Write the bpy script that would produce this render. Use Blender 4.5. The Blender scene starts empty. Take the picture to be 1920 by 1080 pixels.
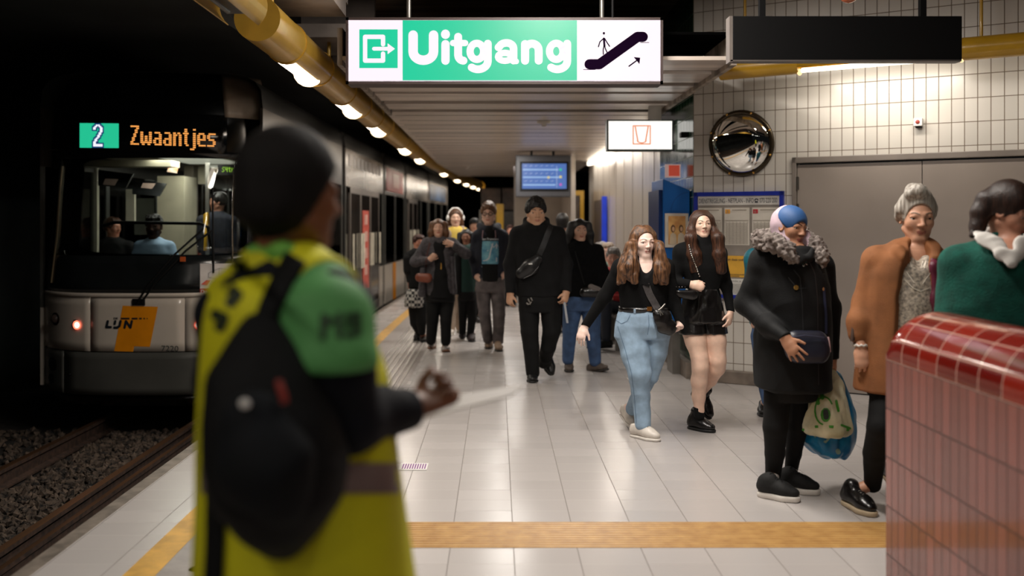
import bpy, bmesh, math, random
import numpy as np
from mathutils import Vector, Matrix
from mathutils.bvhtree import BVHTree
random.seed(7); np.random.seed(7)
SC = bpy.context.scene
COL = SC.collection
F = 1800.0; EYE = 1.54; PX0 = 932.0; PY0 = 417.0
# ---------------- camera ----------------
cam_d = bpy.data.cameras.new('camera'); cam = bpy.data.objects.new('camera', cam_d); COL.objects.link(cam)
cam.location = (0, 0, EYE); cam.rotation_euler = (math.radians(90), 0, 0)
cam_d.sensor_width = 36; cam_d.lens = 36*F/1920; cam_d.shift_x = 28/1920; cam_d.shift_y = -123/1920
cam_d.clip_start = .05; cam_d.clip_end = 300
cam_d.dof.use_dof = True; cam_d.dof.focus_distance = 6.6; cam_d.dof.aperture_fstop = 1.25
SC.camera = cam
# ---------------- world, exposure ----------------
w = bpy.data.worlds.new('world'); SC.world = w; w.use_nodes = True
w.node_tree.nodes['Background'].inputs[0].default_value = (.9, .95, 1, 1)
w.node_tree.nodes['Background'].inputs[1].default_value = .004
SC.view_settings.view_transform = 'Standard'; SC.view_settings.look = 'None'
SC.view_settings.exposure = 0; SC.view_settings.gamma = 1; SC.view_settings.use_curve_mapping = False
SC.cycles.use_denoising = True
SC.cycles.max_bounces = 7; SC.cycles.diffuse_bounces = 3; SC.cycles.glossy_bounces = 4
SC.cycles.transparent_max_bounces = 10; SC.cycles.sample_clamp_indirect = 4
SC.cycles.caustics_reflective = False; SC.cycles.caustics_refractive = False

def s2l(c):
    return tuple((x/12.92 if x <= .04045 else ((x+.055)/1.055)**2.4) for x in (v/255 for v in c))
def area(name, loc, size, power, rot=(0, 0, 0), color=(1, .93, .84), spread=math.pi):
    l = bpy.data.lights.new(name, 'AREA'); l.shape = 'RECTANGLE'; l.size, l.size_y = size
    l.energy = power; l.color = color; l.spread = spread
    o = bpy.data.objects.new(name, l); COL.objects.link(o); o.location = loc; o.rotation_euler = rot
    return o
def bend(y):            # the platform curves gently to the right far away
    t = max(0.0, y-12)/22.0
    return .9*t*t
LAMP_Y = [-6.5, -4.0, -1.6, 0.8, 3.1, 5.5, 7.6, 10.1, 12.4, 15.8, 18.3, 23.5, 27.1, 29.8, 32.0, 34.0]
for y in [v for v in LAMP_Y if not 3 < v < 6]:        # light of the lamps in the yellow tube over the platform edge
    area('tube_lamp_light', (-1.55+bend(y), y, 2.70), (.22, .9), 18 if y > 7 else 14, color=(1, .91, .80))
for x, y, pw in ((.75, -3.2, 22), (.9, 1.2, 16), (.7, 4.3, 95), (.45, 6.1, 105)):   # unseen fill lights added overhead to brighten people and floor
    area('hall_fill_light', (x, y, 3.78), (.2, 1.4), pw, color=(1, .93, .85))
# ---------------- helpers ----------------
def P(px, py, D):
    return Vector((D*(px-PX0)/F, D, EYE-D*(py-PY0)/F))
def tag(o, label=None, cat=None, group=None, kind=None):
    if label: o['label'] = label
    if cat: o['category'] = cat
    if group: o['group'] = group
    if kind: o['kind'] = kind
    return o
def empty(name, loc=(0, 0, 0), rz=0):
    o = bpy.data.objects.new(name, None); COL.objects.link(o); o.location = loc; o.rotation_euler = (0, 0, rz)
    o.empty_display_size = .1
    return o
def link(name, me, mats=(), parent=None, loc=None):
    if not isinstance(mats, (list, tuple)): mats = [mats]
    o = bpy.data.objects.new(name, me); COL.objects.link(o)
    for m in mats: me.materials.append(m)
    if parent is not None: o.parent = parent
    if loc is not None: o.location = loc
    return o
class MB:
    """collects shapes; build() links them as one mesh object"""
    def __init__(s): s.v = []; s.f = []; s.m = []; s.sm = []
    def add(s, vs, fs, mi=0, smooth=False):
        n = len(s.v); s.v += [tuple(v) for v in vs]
        for f in fs: s.f.append(tuple(i+n for i in f)); s.m.append(mi); s.sm.append(smooth)
        return s
    def box(s, lo, hi, mi=0, M=None):
        x0, y0, z0 = lo; x1, y1, z1 = hi
        vs = [Vector(p) for p in ((x0,y0,z0),(x1,y0,z0),(x1,y1,z0),(x0,y1,z0),(x0,y0,z1),(x1,y0,z1),(x1,y1,z1),(x0,y1,z1))]
        if M: vs = [M @ v for v in vs]
        return s.add(vs, [(0,3,2,1),(4,5,6,7),(0,1,5,4),(1,2,6,5),(2,3,7,6),(3,0,4,7)], mi)
    def tube(s, pts, r, n=10, mi=0, cap=True, rs=None, flat=None):
        pts = [Vector(p) for p in pts]; rings = []
        prev = None
        for i, p in enumerate(pts):
            d = (pts[min(i+1, len(pts)-1)]-pts[max(i-1, 0)]).normalized()
            a = prev if prev is not None else (Vector((0, 0, 1)) if abs(d.z) < .9 else Vector((1, 0, 0)))
            u = d.cross(a).normalized(); v = u.cross(d).normalized(); prev = v
            rr = rs[i] if rs else r
            ring = []
            for k in range(n):
                an = 2*math.pi*k/n
                ring.append(p+u*(rr*math.cos(an)*(flat or 1))+v*(rr*math.sin(an)))
            rings.append(ring)
        vs = [q for r_ in rings for q in r_]; fs = []
        for i in range(len(pts)-1):
            for k in range(n):
                k2 = (k+1) % n
                fs.append((i*n+k, i*n+k2, (i+1)*n+k2, (i+1)*n+k))
        s.add(vs, fs, mi, True)
        if cap:
            s.add(rings[0], [tuple(range(n-1, -1, -1))], mi); s.add(rings[-1], [tuple(range(n))], mi)
        return s
    def lathe(s, prof, M=None, n=24, mi=0, smooth=True):
        vs = []; fs = []
        for (r, z) in prof:
            for k in range(n):
                a = 2*math.pi*k/n; v = Vector((r*math.cos(a), r*math.sin(a), z))
                vs.append(M @ v if M else v)
        for i in range(len(prof)-1):
            for k in range(n):
                k2 = (k+1) % n; fs.append((i*n+k, i*n+k2, (i+1)*n+k2, (i+1)*n+k))
        s.add(vs, fs, mi, smooth)
        return s
    def prism(s, poly, fn, t0, t1, mi=0):
        """poly of 2-D points; fn(u,v,t) -> point"""
        n = len(poly)
        vs = [fn(u, v, t0) for u, v in poly]+[fn(u, v, t1) for u, v in poly]
        fs = [tuple(range(n-1, -1, -1)), tuple(range(n, 2*n))]+[(i, (i+1) % n, n+(i+1) % n, n+i) for i in range(n)]
        return s.add(vs, fs, mi)
    def ball(s, c, r, mi=0, n=10):
        rx, ry, rz = r if isinstance(r, (tuple, list)) else (r, r, r)
        vs = []; fs = []
        for i in range(n+1):
            th = math.pi*i/n
            for k in range(2*n):
                a = math.pi*k/n
                vs.append((c[0]+rx*math.sin(th)*math.cos(a), c[1]+ry*math.sin(th)*math.sin(a), c[2]+rz*math.cos(th)))
        for i in range(n):
            for k in range(2*n):
                k2 = (k+1) % (2*n); fs.append((i*2*n+k, (i+1)*2*n+k, (i+1)*2*n+k2, i*2*n+k2))
        return s.add(vs, fs, mi, True)
    def build(s, name, mats, parent=None, loc=None):
        me = bpy.data.meshes.new(name); me.from_pydata(s.v, [], s.f)
        me.polygons.foreach_set('material_index', s.m); me.polygons.foreach_set('use_smooth', s.sm)
        bm = bmesh.new(); bm.from_mesh(me); bmesh.ops.recalc_face_normals(bm, faces=bm.faces); bm.to_mesh(me); bm.free()
        if loc is not None:
            me.transform(Matrix.Translation(-Vector(loc)))
            if parent is not None: loc = Vector(loc)
        return link(name, me, mats, parent, loc)
def bevel(o, w_=.01, seg=2):
    m = o.modifiers.new('bevel', 'BEVEL'); m.width = w_; m.segments = seg; m.limit_method = 'ANGLE'
    return o
# stroke lettering and flat marks drawn on any surface fn(u,v,t)
def arc(cx, cy, rx, ry, a0, a1, n=10):
    return [(cx+rx*math.cos(math.radians(a0+(a1-a0)*i/n)), cy+ry*math.sin(math.radians(a0+(a1-a0)*i/n))) for i in range(n+1)]
def strokes(mb, paths, fn, t=0.0, th=.002, mi=0):
    """paths: (width, [(u,v)...], cap) ; each drawn as quads and round joins"""
    k = 0
    for it in paths:
        wd, pts = it[0], it[1]; cap = it[2] if len(it) > 2 else True
        for i in range(len(pts)-1):
            (x0, y0), (x1, y1) = pts[i], pts[i+1]
            L = math.hypot(x1-x0, y1-y0)
            if L < 1e-6: continue
            nx, ny = -(y1-y0)/L*wd/2, (x1-x0)/L*wd/2
            q = [(x0+nx, y0+ny), (x0-nx, y0-ny), (x1-nx, y1-ny), (x1+nx, y1+ny)]
            k += 1; e = th+(k % 5)*1e-4
            mb.add([fn(a, b, t+e) for a, b in q], [(0, 1, 2, 3)], mi)
        for i, (x0, y0) in enumerate(pts):
            if not cap and i in (0, len(pts)-1): continue
            k += 1; e = th+(k % 5)*1e-4
            q = [(x0+wd/2*math.cos(a*math.pi/8), y0+wd/2*math.sin(a*math.pi/8)) for a in range(16)]
            mb.add([fn(a, b, t+e) for a, b in q], [tuple(range(16))], mi)
def text_polys(body, size, bold=0.0, space=1.0):
    cu = bpy.data.curves.new('t', 'FONT'); cu.body = body; cu.size = size; cu.offset = bold; cu.space_character = space
    cu.resolution_u = 3
    o = bpy.data.objects.new('t', cu); COL.objects.link(o)
    dg = bpy.context.evaluated_depsgraph_get(); dg.update()
    me = bpy.data.meshes.new_from_object(o.evaluated_get(dg))
    vs = [(v.co.x, v.co.y) for v in me.vertices]; fs = [tuple(p.vertices) for p in me.polygons]
    bpy.data.objects.remove(o); bpy.data.curves.remove(cu); bpy.data.meshes.remove(me)
    return vs, fs
def text(mb, body, u0, v0, w_, h, fn, t=.002, bold=0.0, mi=0):
    """writes body into the box with lower-left (u0,v0), width w_, cap height h (v up)"""
    vs, fs = text_polys(body, 1.0, bold)
    if not vs: return
    xs = [a for a, b in vs]; x0, x1 = min(xs), max(xs)
    sx = w_/(x1-x0) if w_ else h/.7; sy = h/.7
    mb.add([fn(u0+(a-x0)*sx, v0+b*sy, t) for a, b in vs], fs, mi)
# ---------------- materials ----------------
MATS = {}
def nd(nt, typ, **kw):
    n = nt.nodes.new(typ)
    for k, v in kw.items():
        if isinstance(k, str) and hasattr(n, k): setattr(n, k, v)
    return n
def mth(nt, op, a, b=None, c=None):
    n = nt.nodes.new('ShaderNodeMath'); n.operation = op
    for i, x in enumerate((a, b, c)):
        if x is None: continue
        if isinstance(x, (int, float)): n.inputs[i].default_value = x
        else: nt.links.new(x, n.inputs[i])
    return n.outputs[0]
def mixc(nt, fac, a, b):
    n = nt.nodes.new('ShaderNodeMix'); n.data_type = 'RGBA'
    for i, x in ((0, fac), (6, a), (7, b)):
        if isinstance(x, (int, float)): n.inputs[i].default_value = x
        elif isinstance(x, tuple): n.inputs[i].default_value = (*x[:3], 1)
        else: nt.links.new(x, n.inputs[i])
    return n.outputs[2]
def mat(name, rgb=(128, 128, 128), rough=.5, metal=0.0, vary=.08, vscale=6.0, bump=0.0, bscale=120.0, stretch=(1, 1, 1),
        emit=None, estr=1.0, sheen=0.0, coat=0.0, rgb2=None, spec=.5, alpha=1.0, trans=0.0, lin=None):
    if name in MATS: return MATS[name]
    m = bpy.data.materials.new(name); m.use_nodes = True; nt = m.node_tree; b = nt.nodes['Principled BSDF']
    c = lin or s2l(rgb)
    b.inputs['Roughness'].default_value = rough; b.inputs['Metallic'].default_value = metal
    b.inputs['Specular IOR Level'].default_value = spec
    if sheen: b.inputs['Sheen Weight'].default_value = sheen; b.inputs['Sheen Tint'].default_value = (*c, 1)
    if coat: b.inputs['Coat Weight'].default_value = coat; b.inputs['Coat Roughness'].default_value = .08
    if emit is not None:
        b.inputs['Emission Color'].default_value = (*s2l(emit), 1); b.inputs['Emission Strength'].default_value = estr
    if trans: b.inputs['Transmission Weight'].default_value = trans
    b.inputs['Alpha'].default_value = alpha
    b.inputs['Base Color'].default_value = (*c, 1)
    tc = nt.nodes.new('ShaderNodeTexCoord'); mp = nt.nodes.new('ShaderNodeMapping'); mp.inputs['Scale'].default_value = stretch
    nt.links.new(tc.outputs['Object'], mp.inputs[0])
    if vary or rgb2:
        n = nt.nodes.new('ShaderNodeTexNoise'); n.inputs['Scale'].default_value = vscale; n.inputs['Detail'].default_value = 4
        nt.links.new(mp.outputs[0], n.inputs['Vector'])
        r = nt.nodes.new('ShaderNodeMapRange'); r.inputs[1].default_value = .35; r.inputs[2].default_value = .65
        nt.links.new(n.outputs[0], r.inputs[0])
        c2 = s2l(rgb2) if rgb2 else tuple(x*(1-2*vary) for x in c); c1 = c if rgb2 else tuple(min(1, x*(1+vary)) for x in c)
        nt.links.new(mixc(nt, r.outputs[0], c2, c1), b.inputs['Base Color'])
    if bump:
        n = nt.nodes.new('ShaderNodeTexNoise'); n.inputs['Scale'].default_value = bscale; n.inputs['Detail'].default_value = 3
        nt.links.new(mp.outputs[0], n.inputs['Vector'])
        bp = nt.nodes.new('ShaderNodeBump'); bp.inputs['Strength'].default_value = bump; bp.inputs['Distance'].default_value = .004
        nt.links.new(n.outputs[0], bp.inputs['Height']); nt.links.new(bp.outputs[0], b.inputs['Normal'])
    MATS[name] = m; return m
def glow(name, rgb, s=1.0):
    return mat(name, (20, 20, 20), .4, emit=rgb, estr=s, vary=0)
def gridline(nt, c, off, wd, mw):
    """1 on a joint of width mw, spacing wd"""
    f = mth(nt, 'FRACT', mth(nt, 'DIVIDE', mth(nt, 'SUBTRACT', c, off), wd))
    a = mth(nt, 'ABSOLUTE', mth(nt, 'SUBTRACT', f, .5))
    return mth(nt, 'GREATER_THAN', a, .5-mw/wd/2)
def tile_mat(name, rgb, joint, ax, ay, tw, th_, mw, ox=0, oy=0, rough=.15, jy=None, vary=.06, band=None, bumpd=.002, mw2=None, coat=0):
    m = bpy.data.materials.new(name); m.use_nodes = True; nt = m.node_tree; b = nt.nodes['Principled BSDF']
    tc = nt.nodes.new('ShaderNodeTexCoord'); sp = nt.nodes.new('ShaderNodeSeparateXYZ'); nt.links.new(tc.outputs['Object'], sp.inputs[0])
    X, Y = sp.outputs[ax], sp.outputs[ay]
    gx = gridline(nt, X, ox, tw, mw); gy = gridline(nt, Y, oy, th_, mw2 or mw)
    ix = mth(nt, 'FLOOR', mth(nt, 'DIVIDE', mth(nt, 'SUBTRACT', X, ox), tw)); iy = mth(nt, 'FLOOR', mth(nt, 'DIVIDE', mth(nt, 'SUBTRACT', Y, oy), th_))
    cb = nt.nodes.new('ShaderNodeCombineXYZ'); nt.links.new(ix, cb.inputs[0]); nt.links.new(iy, cb.inputs[1])
    wn = nt.nodes.new('ShaderNodeTexWhiteNoise'); wn.noise_dimensions = '3D'; nt.links.new(cb.outputs[0], wn.inputs['Vector'])
    c = s2l(rgb)
    base = mixc(nt, wn.outputs[0], tuple(x*(1-vary*2) for x in c), tuple(min(1, x*(1+vary)) for x in c))
    no = nt.nodes.new('ShaderNodeTexNoise'); no.inputs['Scale'].default_value = 1.3; no.inputs['Detail'].default_value = 5; nt.links.new(tc.outputs['Object'], no.inputs['Vector'])
    base = mixc(nt, mth(nt, 'MULTIPLY', no.outputs[0], .18), base, tuple(x*.6 for x in c))
    if band:
        z0, z1, cb2 = band
        k = mth(nt, 'MULTIPLY', mth(nt, 'GREATER_THAN', Y, z0), mth(nt, 'LESS_THAN', Y, z1)); base = mixc(nt, k, base, s2l(cb2))
    j1 = s2l(joint); j2 = s2l(jy) if jy else j1
    col = mixc(nt, gy, base, j2); col = mixc(nt, gx, col, j1)
    nt.links.new(col, b.inputs['Base Color'])
    g = mth(nt, 'MAXIMUM', gx, gy)
    rr = mth(nt, 'MULTIPLY_ADD', g, .5, mth(nt, 'MULTIPLY_ADD', wn.outputs[0], .05, rough)); nt.links.new(rr, b.inputs['Roughness'])
    bp = nt.nodes.new('ShaderNodeBump'); bp.inputs['Distance'].default_value = bumpd; bp.inputs['Strength'].default_value = .5
    hh = mth(nt, 'ADD', mth(nt, 'MULTIPLY', g, -1), mth(nt, 'MULTIPLY', wn.outputs[0], .25))
    nt.links.new(hh, bp.inputs['Height']); nt.links.new(bp.outputs[0], b.inputs['Normal'])
    if coat: b.inputs['Coat Weight'].default_value = coat
    MATS[name] = m; return m
# ---------------- the setting ----------------
M_floor = tile_mat('floor_tiles', (186, 180, 177), (128, 122, 118), 0, 1, .3006, .2, .005, ox=.0786, oy=4.926, rough=.24, jy=(172, 166, 162), vary=.012, mw2=.004)
M_wtile = tile_mat('white_wall_tiles', (206, 200, 192), (112, 98, 84), 0, 2, .1, .2, .007, oy=.19, rough=.24, vary=.03)
M_gtile = tile_mat('green_wall_tiles', (26, 66, 44), (120, 130, 110), 1, 2, .15, .2, .006, oy=.19, rough=.12, vary=.25)
M_conc = mat('dark_concrete', (158, 145, 132), .85, vary=.25, vscale=2.5, bump=.5, bscale=25, stretch=(.3, 3, 1))
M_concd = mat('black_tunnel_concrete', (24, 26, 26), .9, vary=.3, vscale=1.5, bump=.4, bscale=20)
M_edge = mat('grey_plinth_stone', (120, 108, 98), .5, vary=.15, vscale=8)
M_metalp = mat('brushed_metal_panels', (214, 204, 192), .28, metal=.45, vary=.08, vscale=2, bump=.12, bscale=30, stretch=(8, 8, .3))
M_lam = mat('ceiling_lamella_metal', (224, 210, 198), .3, metal=.0, vary=.15, vscale=1.2, bump=.25, bscale=8, stretch=(.4, 6, 1))
M_beige = mat('beige_wall_paint', (178, 166, 152), .45, vary=.08, vscale=2)
M_yel = mat('yellow_lacquer', (196, 150, 30), .32, vary=.06, vscale=5, coat=.3)
M_yelfloor = mat('yellow_floor_line', (208, 160, 70), .4, vary=.12, vscale=9)
def struct(name, mb, m, loc=None):
    o = mb.build(name, m, loc=loc); tag(o, kind='structure'); return o
XE = -2.085     # platform edge
YS = list(range(-8, 13, 4))+list(range(13, 46, 1))
def ribbon(mb, x0, x1, z, z2=None, ys=YS, thick=None):
    for a, b in zip(ys, ys[1:]):
        ba, bb = bend(a), bend(b)
        if thick is None: mb.add([(x0+ba, a, z), (x1+ba, a, z2 if z2 is not None else z), (x1+bb, b, z2 if z2 is not None else z), (x0+bb, b, z)], [(0, 1, 2, 3)])
        else:
            t = z-thick
            mb.add([(x0+ba, a, z), (x1+ba, a, z), (x1+bb, b, z), (x0+bb, b, z), (x0+ba, a, t), (x1+ba, a, t), (x1+bb, b, t), (x0+bb, b, t)],
                   [(0, 1, 2, 3), (7, 6, 5, 4), (0, 4, 5, 1), (1, 5, 6, 2), (2, 6, 7, 3), (3, 7, 4, 0)])
    return mb
mb = MB()
for a, b in zip(YS, YS[1:]):
    ba, bb = bend(a), bend(b)
    mb.add([(XE+ba, a, 0), (9.5, a, 0), (9.5, b, 0), (XE+bb, b, 0)], [(0, 1, 2, 3)])
struct('floor', mb, M_floor)
struct('trim_1', ribbon(MB(), XE, XE+.001, -.72, 0), M_concd)                       # platform edge face
o = struct('trim_2', ribbon(MB(), XE-.03, XE+.05, .003, thick=.05), mat('platform_edge_stone', (120, 110, 100), .5, vary=.2, vscale=10))
o = struct('trim_3', ribbon(MB(), -1.63, -1.487, .0035), M_yelfloor)                # yellow safety line
mb = MB(); ribbon(mb, -1.487, -.86, .0025, ys=[y for y in YS if y <= 40])
struct('trim_4', mb, mat('grey_rubber_paving', (150, 142, 138), .35, vary=.06, vscale=12, bump=.2, bscale=60))
mb = MB()                                                                            # ribbed guidance strip beside the line
ysr = [i*.8+5.0 for i in range(45)]
for k in range(7):
    ribbon(mb, -1.30+k*.06, -1.27+k*.06, .009, ys=ysr, thick=.007)
struct('trim_5', mb, mat('white_guidance_ribs', (196, 190, 184), .16, vary=.05))
# yellow-brown tactile strip across the platform
m = bpy.data.materials.new('brown_tactile_ribs'); m.use_nodes = True; nt = m.node_tree; b_ = nt.nodes['Principled BSDF']
tc = nt.nodes.new('ShaderNodeTexCoord'); no = nt.nodes.new('ShaderNodeTexNoise'); no.inputs['Scale'].default_value = 14; no.inputs['Detail'].default_value = 6
nt.links.new(tc.outputs['Object'], no.inputs[0]); nt.links.new(mixc(nt, no.outputs[0], s2l((150, 104, 52)), s2l((212, 170, 104))), b_.inputs['Base Color']); b_.inputs['Roughness'].default_value = .4
mb = MB(); mb.box((-.86, 4.543, 0), (4.5, 4.926, .002), 0)
for k in range(11):
    y0 = 4.553+k*.0343
    mb.add([(-.86, y0, .002), (4.5, y0, .002), (4.5, y0+.006, .0075), (-.86, y0+.006, .0075), (-.86, y0+.017, .0075), (4.5, y0+.017, .0075), (-.86, y0+.023, .002), (4.5, y0+.023, .002)],
           [(0, 1, 2, 3), (3, 2, 5, 4), (4, 5, 7, 6)])
struct('trim_6', mb, m)
# track bed
struct('trim_7', ribbon(MB(), -7.0, XE, -.66), mat('dark_track_bed', (34, 29, 24), .95, vary=.4, vscale=12, bump=1, bscale=40))
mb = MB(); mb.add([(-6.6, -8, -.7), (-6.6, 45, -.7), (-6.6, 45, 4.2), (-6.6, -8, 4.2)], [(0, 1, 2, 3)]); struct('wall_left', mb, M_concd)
# ceilings
struct('ceiling', MB().box((-6.7, -8, 3.9), (9.6, 46, 4.1)), M_conc)
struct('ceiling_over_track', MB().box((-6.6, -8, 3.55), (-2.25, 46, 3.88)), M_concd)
mb = MB()
mb.box((-1.28, 10.96, 2.8), (1.96, 26.2, 2.86))
struct('ceiling_lower', mb, M_lam)
mb = MB()
for k in range(26):
    mb.box((-1.2, 11.3+k*.55, 2.797), (1.93, 11.304+k*.55, 2.80))
struct('trim_8', mb, M_concd)
mb = MB()
for (a, b) in ((7.45, 7.95), (8.15, 8.65), (8.86, 9.26), (9.41, 9.95), (10.2, 10.7)):
    mb.box((-1.2, a, 2.8), (1.82, b, 2.83))
struct('trim_9', mb, M_lam)
struct('trim_16', MB().box((-1.19, 7.46, 3.0), (1.81, 10.95, 3.02)), mat('slat_gap_shade', (8, 8, 8), .9, vary=0, spec=0))  # black sheet added over the slats, shade of their gaps as colour
struct('trim_10', MB().box((-1.24, 7.45, 2.76), (-1.20, 10.96, 3.05)).box((1.82, 7.45, 2.76), (1.86, 10.96, 3.05)), M_conc)
# beams over the platform edge
mb = MB()
for k, y in enumerate((3.2, 5.0, 6.8, 8.6, 10.4, 12.6, 14.8, 17)):
    mb.box((-1.95, y, 3.2), (-1.22, y+.95, 3.32)); 
    mb.box((-1.95, y+.95, 3.32), (-1.22, y+1.05, 3.89))
struct('trim_11', mb, mat('grey_ceiling_boards', (164, 152, 144), .6, vary=.15, vscale=3))
struct('trim_12', MB().box((-2.05, -8, 3.05), (-1.96, 40, 3.89)), M_concd)
# far end: dark tunnel and beige return wall
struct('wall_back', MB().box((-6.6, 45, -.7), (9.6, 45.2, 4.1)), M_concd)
struct('wall_far', MB().box((.36, 20.0, 0), (1.36, 20.3, 2.8)), M_beige)
struct('trim_13', MB().box((1.34, 17.4, 0), (1.42, 19.99, 2.8)), M_metalp)
# right-hand side: metal clad wall, green tiles, white tiled wall at an angle
struct('wall_right', MB().box((1.95, 11.35, 0), (2.15, 20.3, 3.9)), M_metalp)
mb = MB()
for k in range(9):
    mb.box((1.945, 11.9+k*.95, .1), (1.951, 11.912+k*.95, 2.79))
struct('trim_14', mb, M_edge)
mb = MB(); mb.box((1.925, 9.42, 0), (2.15, 11.35, 3.9)); struct('wall_green', mb, M_gtile)
mb = MB(); mb.box((1.86, 9.44, 0), (1.96, 20, .16)); struct('baseboard_right', mb, M_edge)
WA = Vector((1.923, 9.40, 0)); WB = Vector((4.33, 7.89, 0)); WD = (WB-WA).normalized(); WANG = math.atan2(WD.y, WD.x)
WN = Vector((WD.y, -WD.x, 0))          # towards the viewer
WM = Matrix.Translation(WA) @ Matrix.Rotation(WANG, 4, 'Z')     # local x along the wall, -y towards the viewer
def wall_obj(name, mb, m, label=None, cat=None, kind='structure', parent=None):
    o = mb.build(name, m)
    if parent is None: o.matrix_world = WM
    else: o.parent = parent
    if label: tag(o, label, cat)
    elif kind and parent is None: tag(o, kind=kind)
    return o
def wx(px, off=0.0):
    """distance along the tiled wall for an image column, off metres in front"""
    k = (px-PX0)/F; n = WN; A = WA+n*off
    # point A + t*WD with x = k*y
    t = (k*A.y-A.x)/(WD.x-k*WD.y); return t
def wp(px, py, off=0.0):
    t = wx(px, off); q = WA+WN*off+WD*t
    return t, EYE-q.y*(py-PY0)/F
DX0, _z = wp(1486, 500)
mb = MB(); mb.box((0, 0, .12), (DX0, .25, 3.9)); mb.box((DX0, 0, 2.14), (9, .25, 3.9)); mb.box((DX0+2.9, 0, .12), (9, .25, 2.14))
wall_obj('wall_tiled', mb, M_wtile)
mb = MB(); mb.box((0, -.05, 0), (DX0-.005, .2, .125)); mb.box((DX0+2.9, -.05, 0), (9, .2, .125)); o = wall_obj('baseboard_tiled', mb, M_edge); bevel(o, .01)
# grey steel double door
M_door = mat('grey_door_paint', (142, 131, 123), .42, vary=.05, vscale=1.5)
M_frame = mat('grey_door_frame', (124, 115, 108), .4, vary=.05)
door = empty('door_1'); door.matrix_world = WM; tag(door, kind='structure')
J, _z = wp(1729, 400)
MB().box((DX0+.045, .0, .012), (J-.003, .06, 2.07)).build('door_leaf', M_door, door)
MB().box((J+.003, .0, .012), (DX0+2.84, .06, 2.07)).build('door_leaf', M_door, door)
bevel(MB().box((DX0, -.03, 0), (DX0+.04, .1, 2.14)).box((DX0, -.03, 2.085), (DX0+2.9, .1, 2.14)).box((DX0+2.86, -.03, 0), (DX0+2.9, .1, 2.14)).build('door_frame', M_frame, door), .006)
for z in (1.9, 1.65, .3):
    MB().tube([(DX0+.05, -.02, z-.06), (DX0+.05, -.02, z+.06)], .012).build('hinge', mat('hinge_steel', (70, 66, 62), .4, metal=.5), door)
# glazed red parapet in front
M_red = tile_mat('red_side_tiles', (146, 82, 72), (70, 36, 30), 1, 2, .0625, .1975, .006, ox=3.93, oy=.98-.79, rough=.13, vary=.16, coat=.3)
M_redtop = tile_mat('red_coping_tiles', (150, 34, 18), (196, 160, 146), 0, 1, .1, .1, .006, rough=.12, vary=.2)
# coping uses arc-length coordinates through its own node maths
def red_coping_mat():
    m = bpy.data.materials.new('red_glazed_coping'); m.use_nodes = True; nt = m.node_tree; b = nt.nodes['Principled BSDF']
    uv = nt.nodes.new('ShaderNodeUVMap'); sp = nt.nodes.new('ShaderNodeSeparateXYZ'); nt.links.new(uv.outputs[0], sp.inputs[0])
    U, V = sp.outputs[0], sp.outputs[1]
    gx = gridline(nt, U, 0, .15, .006); gy = gridline(nt, V, 0, .0875, .006)
    cb = nt.nodes.new('ShaderNodeCombineXYZ'); nt.links.new(mth(nt, 'FLOOR', mth(nt, 'DIVIDE', U, .15)), cb.inputs[0]); nt.links.new(mth(nt, 'FLOOR', mth(nt, 'DIVIDE', V, .0875)), cb.inputs[1])
    wn = nt.nodes.new('ShaderNodeTexWhiteNoise'); wn.noise_dimensions = '3D'; nt.links.new(cb.outputs[0], wn.inputs['Vector'])
    c = mixc(nt, wn.outputs[0], s2l((100, 14, 9)), s2l((142, 34, 20)))
    g = mth(nt, 'MAXIMUM', gx, gy); c = mixc(nt, g, c, s2l((190, 150, 136))); nt.links.new(c, b.inputs['Base Color'])
    b.inputs['Roughness'].default_value = .14; b.inputs['Coat Weight'].default_value = .4
    bp = nt.nodes.new('ShaderNodeBump'); bp.inputs['Distance'].default_value = .003; nt.links.new(mth(nt, 'MULTIPLY', g, -1), bp.inputs['Height']); nt.links.new(bp.outputs[0], b.inputs['Normal'])
    return m
RX0, RX1, RY1, RZ = 1.59, 1.94, 3.925, .98
def parapet():
    R = .175
    mb = MB(); mb.box((RX0, -1.5, 0), (RX1, RY1, RZ)); w1 = struct('wall_parapet', mb, M_red)
    bm = bmesh.new(); uvl = bm.loops.layers.uv.new('UVMap')
    N = 20; prof = [(0, 0)]
    cx = (RX0+RX1)/2
    def prof_pt(a):            # half circle section over a short straight lip
        return (cx-R*math.cos(a), RZ+.03+R*math.sin(a))
    sec = [(RX0, RZ)]+[prof_pt(math.pi*i/N) for i in range(N+1)]+[(RX1, RZ)]
    L = [0]
    for i in range(1, len(sec)): L.append(L[-1]+math.hypot(sec[i][0]-sec[i-1][0], sec[i][1]-sec[i-1][1]))
    ys = [-1.5, RY1-.12]+[RY1-.12+.12*math.sin(k*math.pi/16) for k in range(1, 9)]
    rows = []
    for k, y in enumerate(ys):
        q = 1 if y <= RY1-.12 else math.sqrt(max(0, 1-((y-(RY1-.12))/.12)**2))
        row = []
        for i, (x, z) in enumerate(sec):
            zz = RZ+(z-RZ)*(.72+.28*q); xx = cx+(x-cx)*(.93+.07*q if z > RZ+.04 else 1)
            row.append(bm.verts.new((xx, y, zz)))
        rows.append(row)
    for k in range(len(rows)-1):
        for i in range(len(sec)-1):
            f = bm.faces.new((rows[k][i], rows[k][i+1], rows[k+1][i+1], rows[k+1][i])); f.smooth = True
            for lp, (a, b) in zip(f.loops, ((k, i), (k, i+1), (k+1, i+1), (k+1, i))):
                lp[uvl].uv = (ys[a]-RY1, L[b])
    bm.faces.new(rows[-1])
    bmesh.ops.recalc_face_normals(bm, faces=bm.faces)
    me = bpy.data.meshes.new('coping'); bm.to_mesh(me); bm.free()
    o = link('trim_15', me, red_coping_mat()); tag(o, kind='structure')
parapet()
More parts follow.
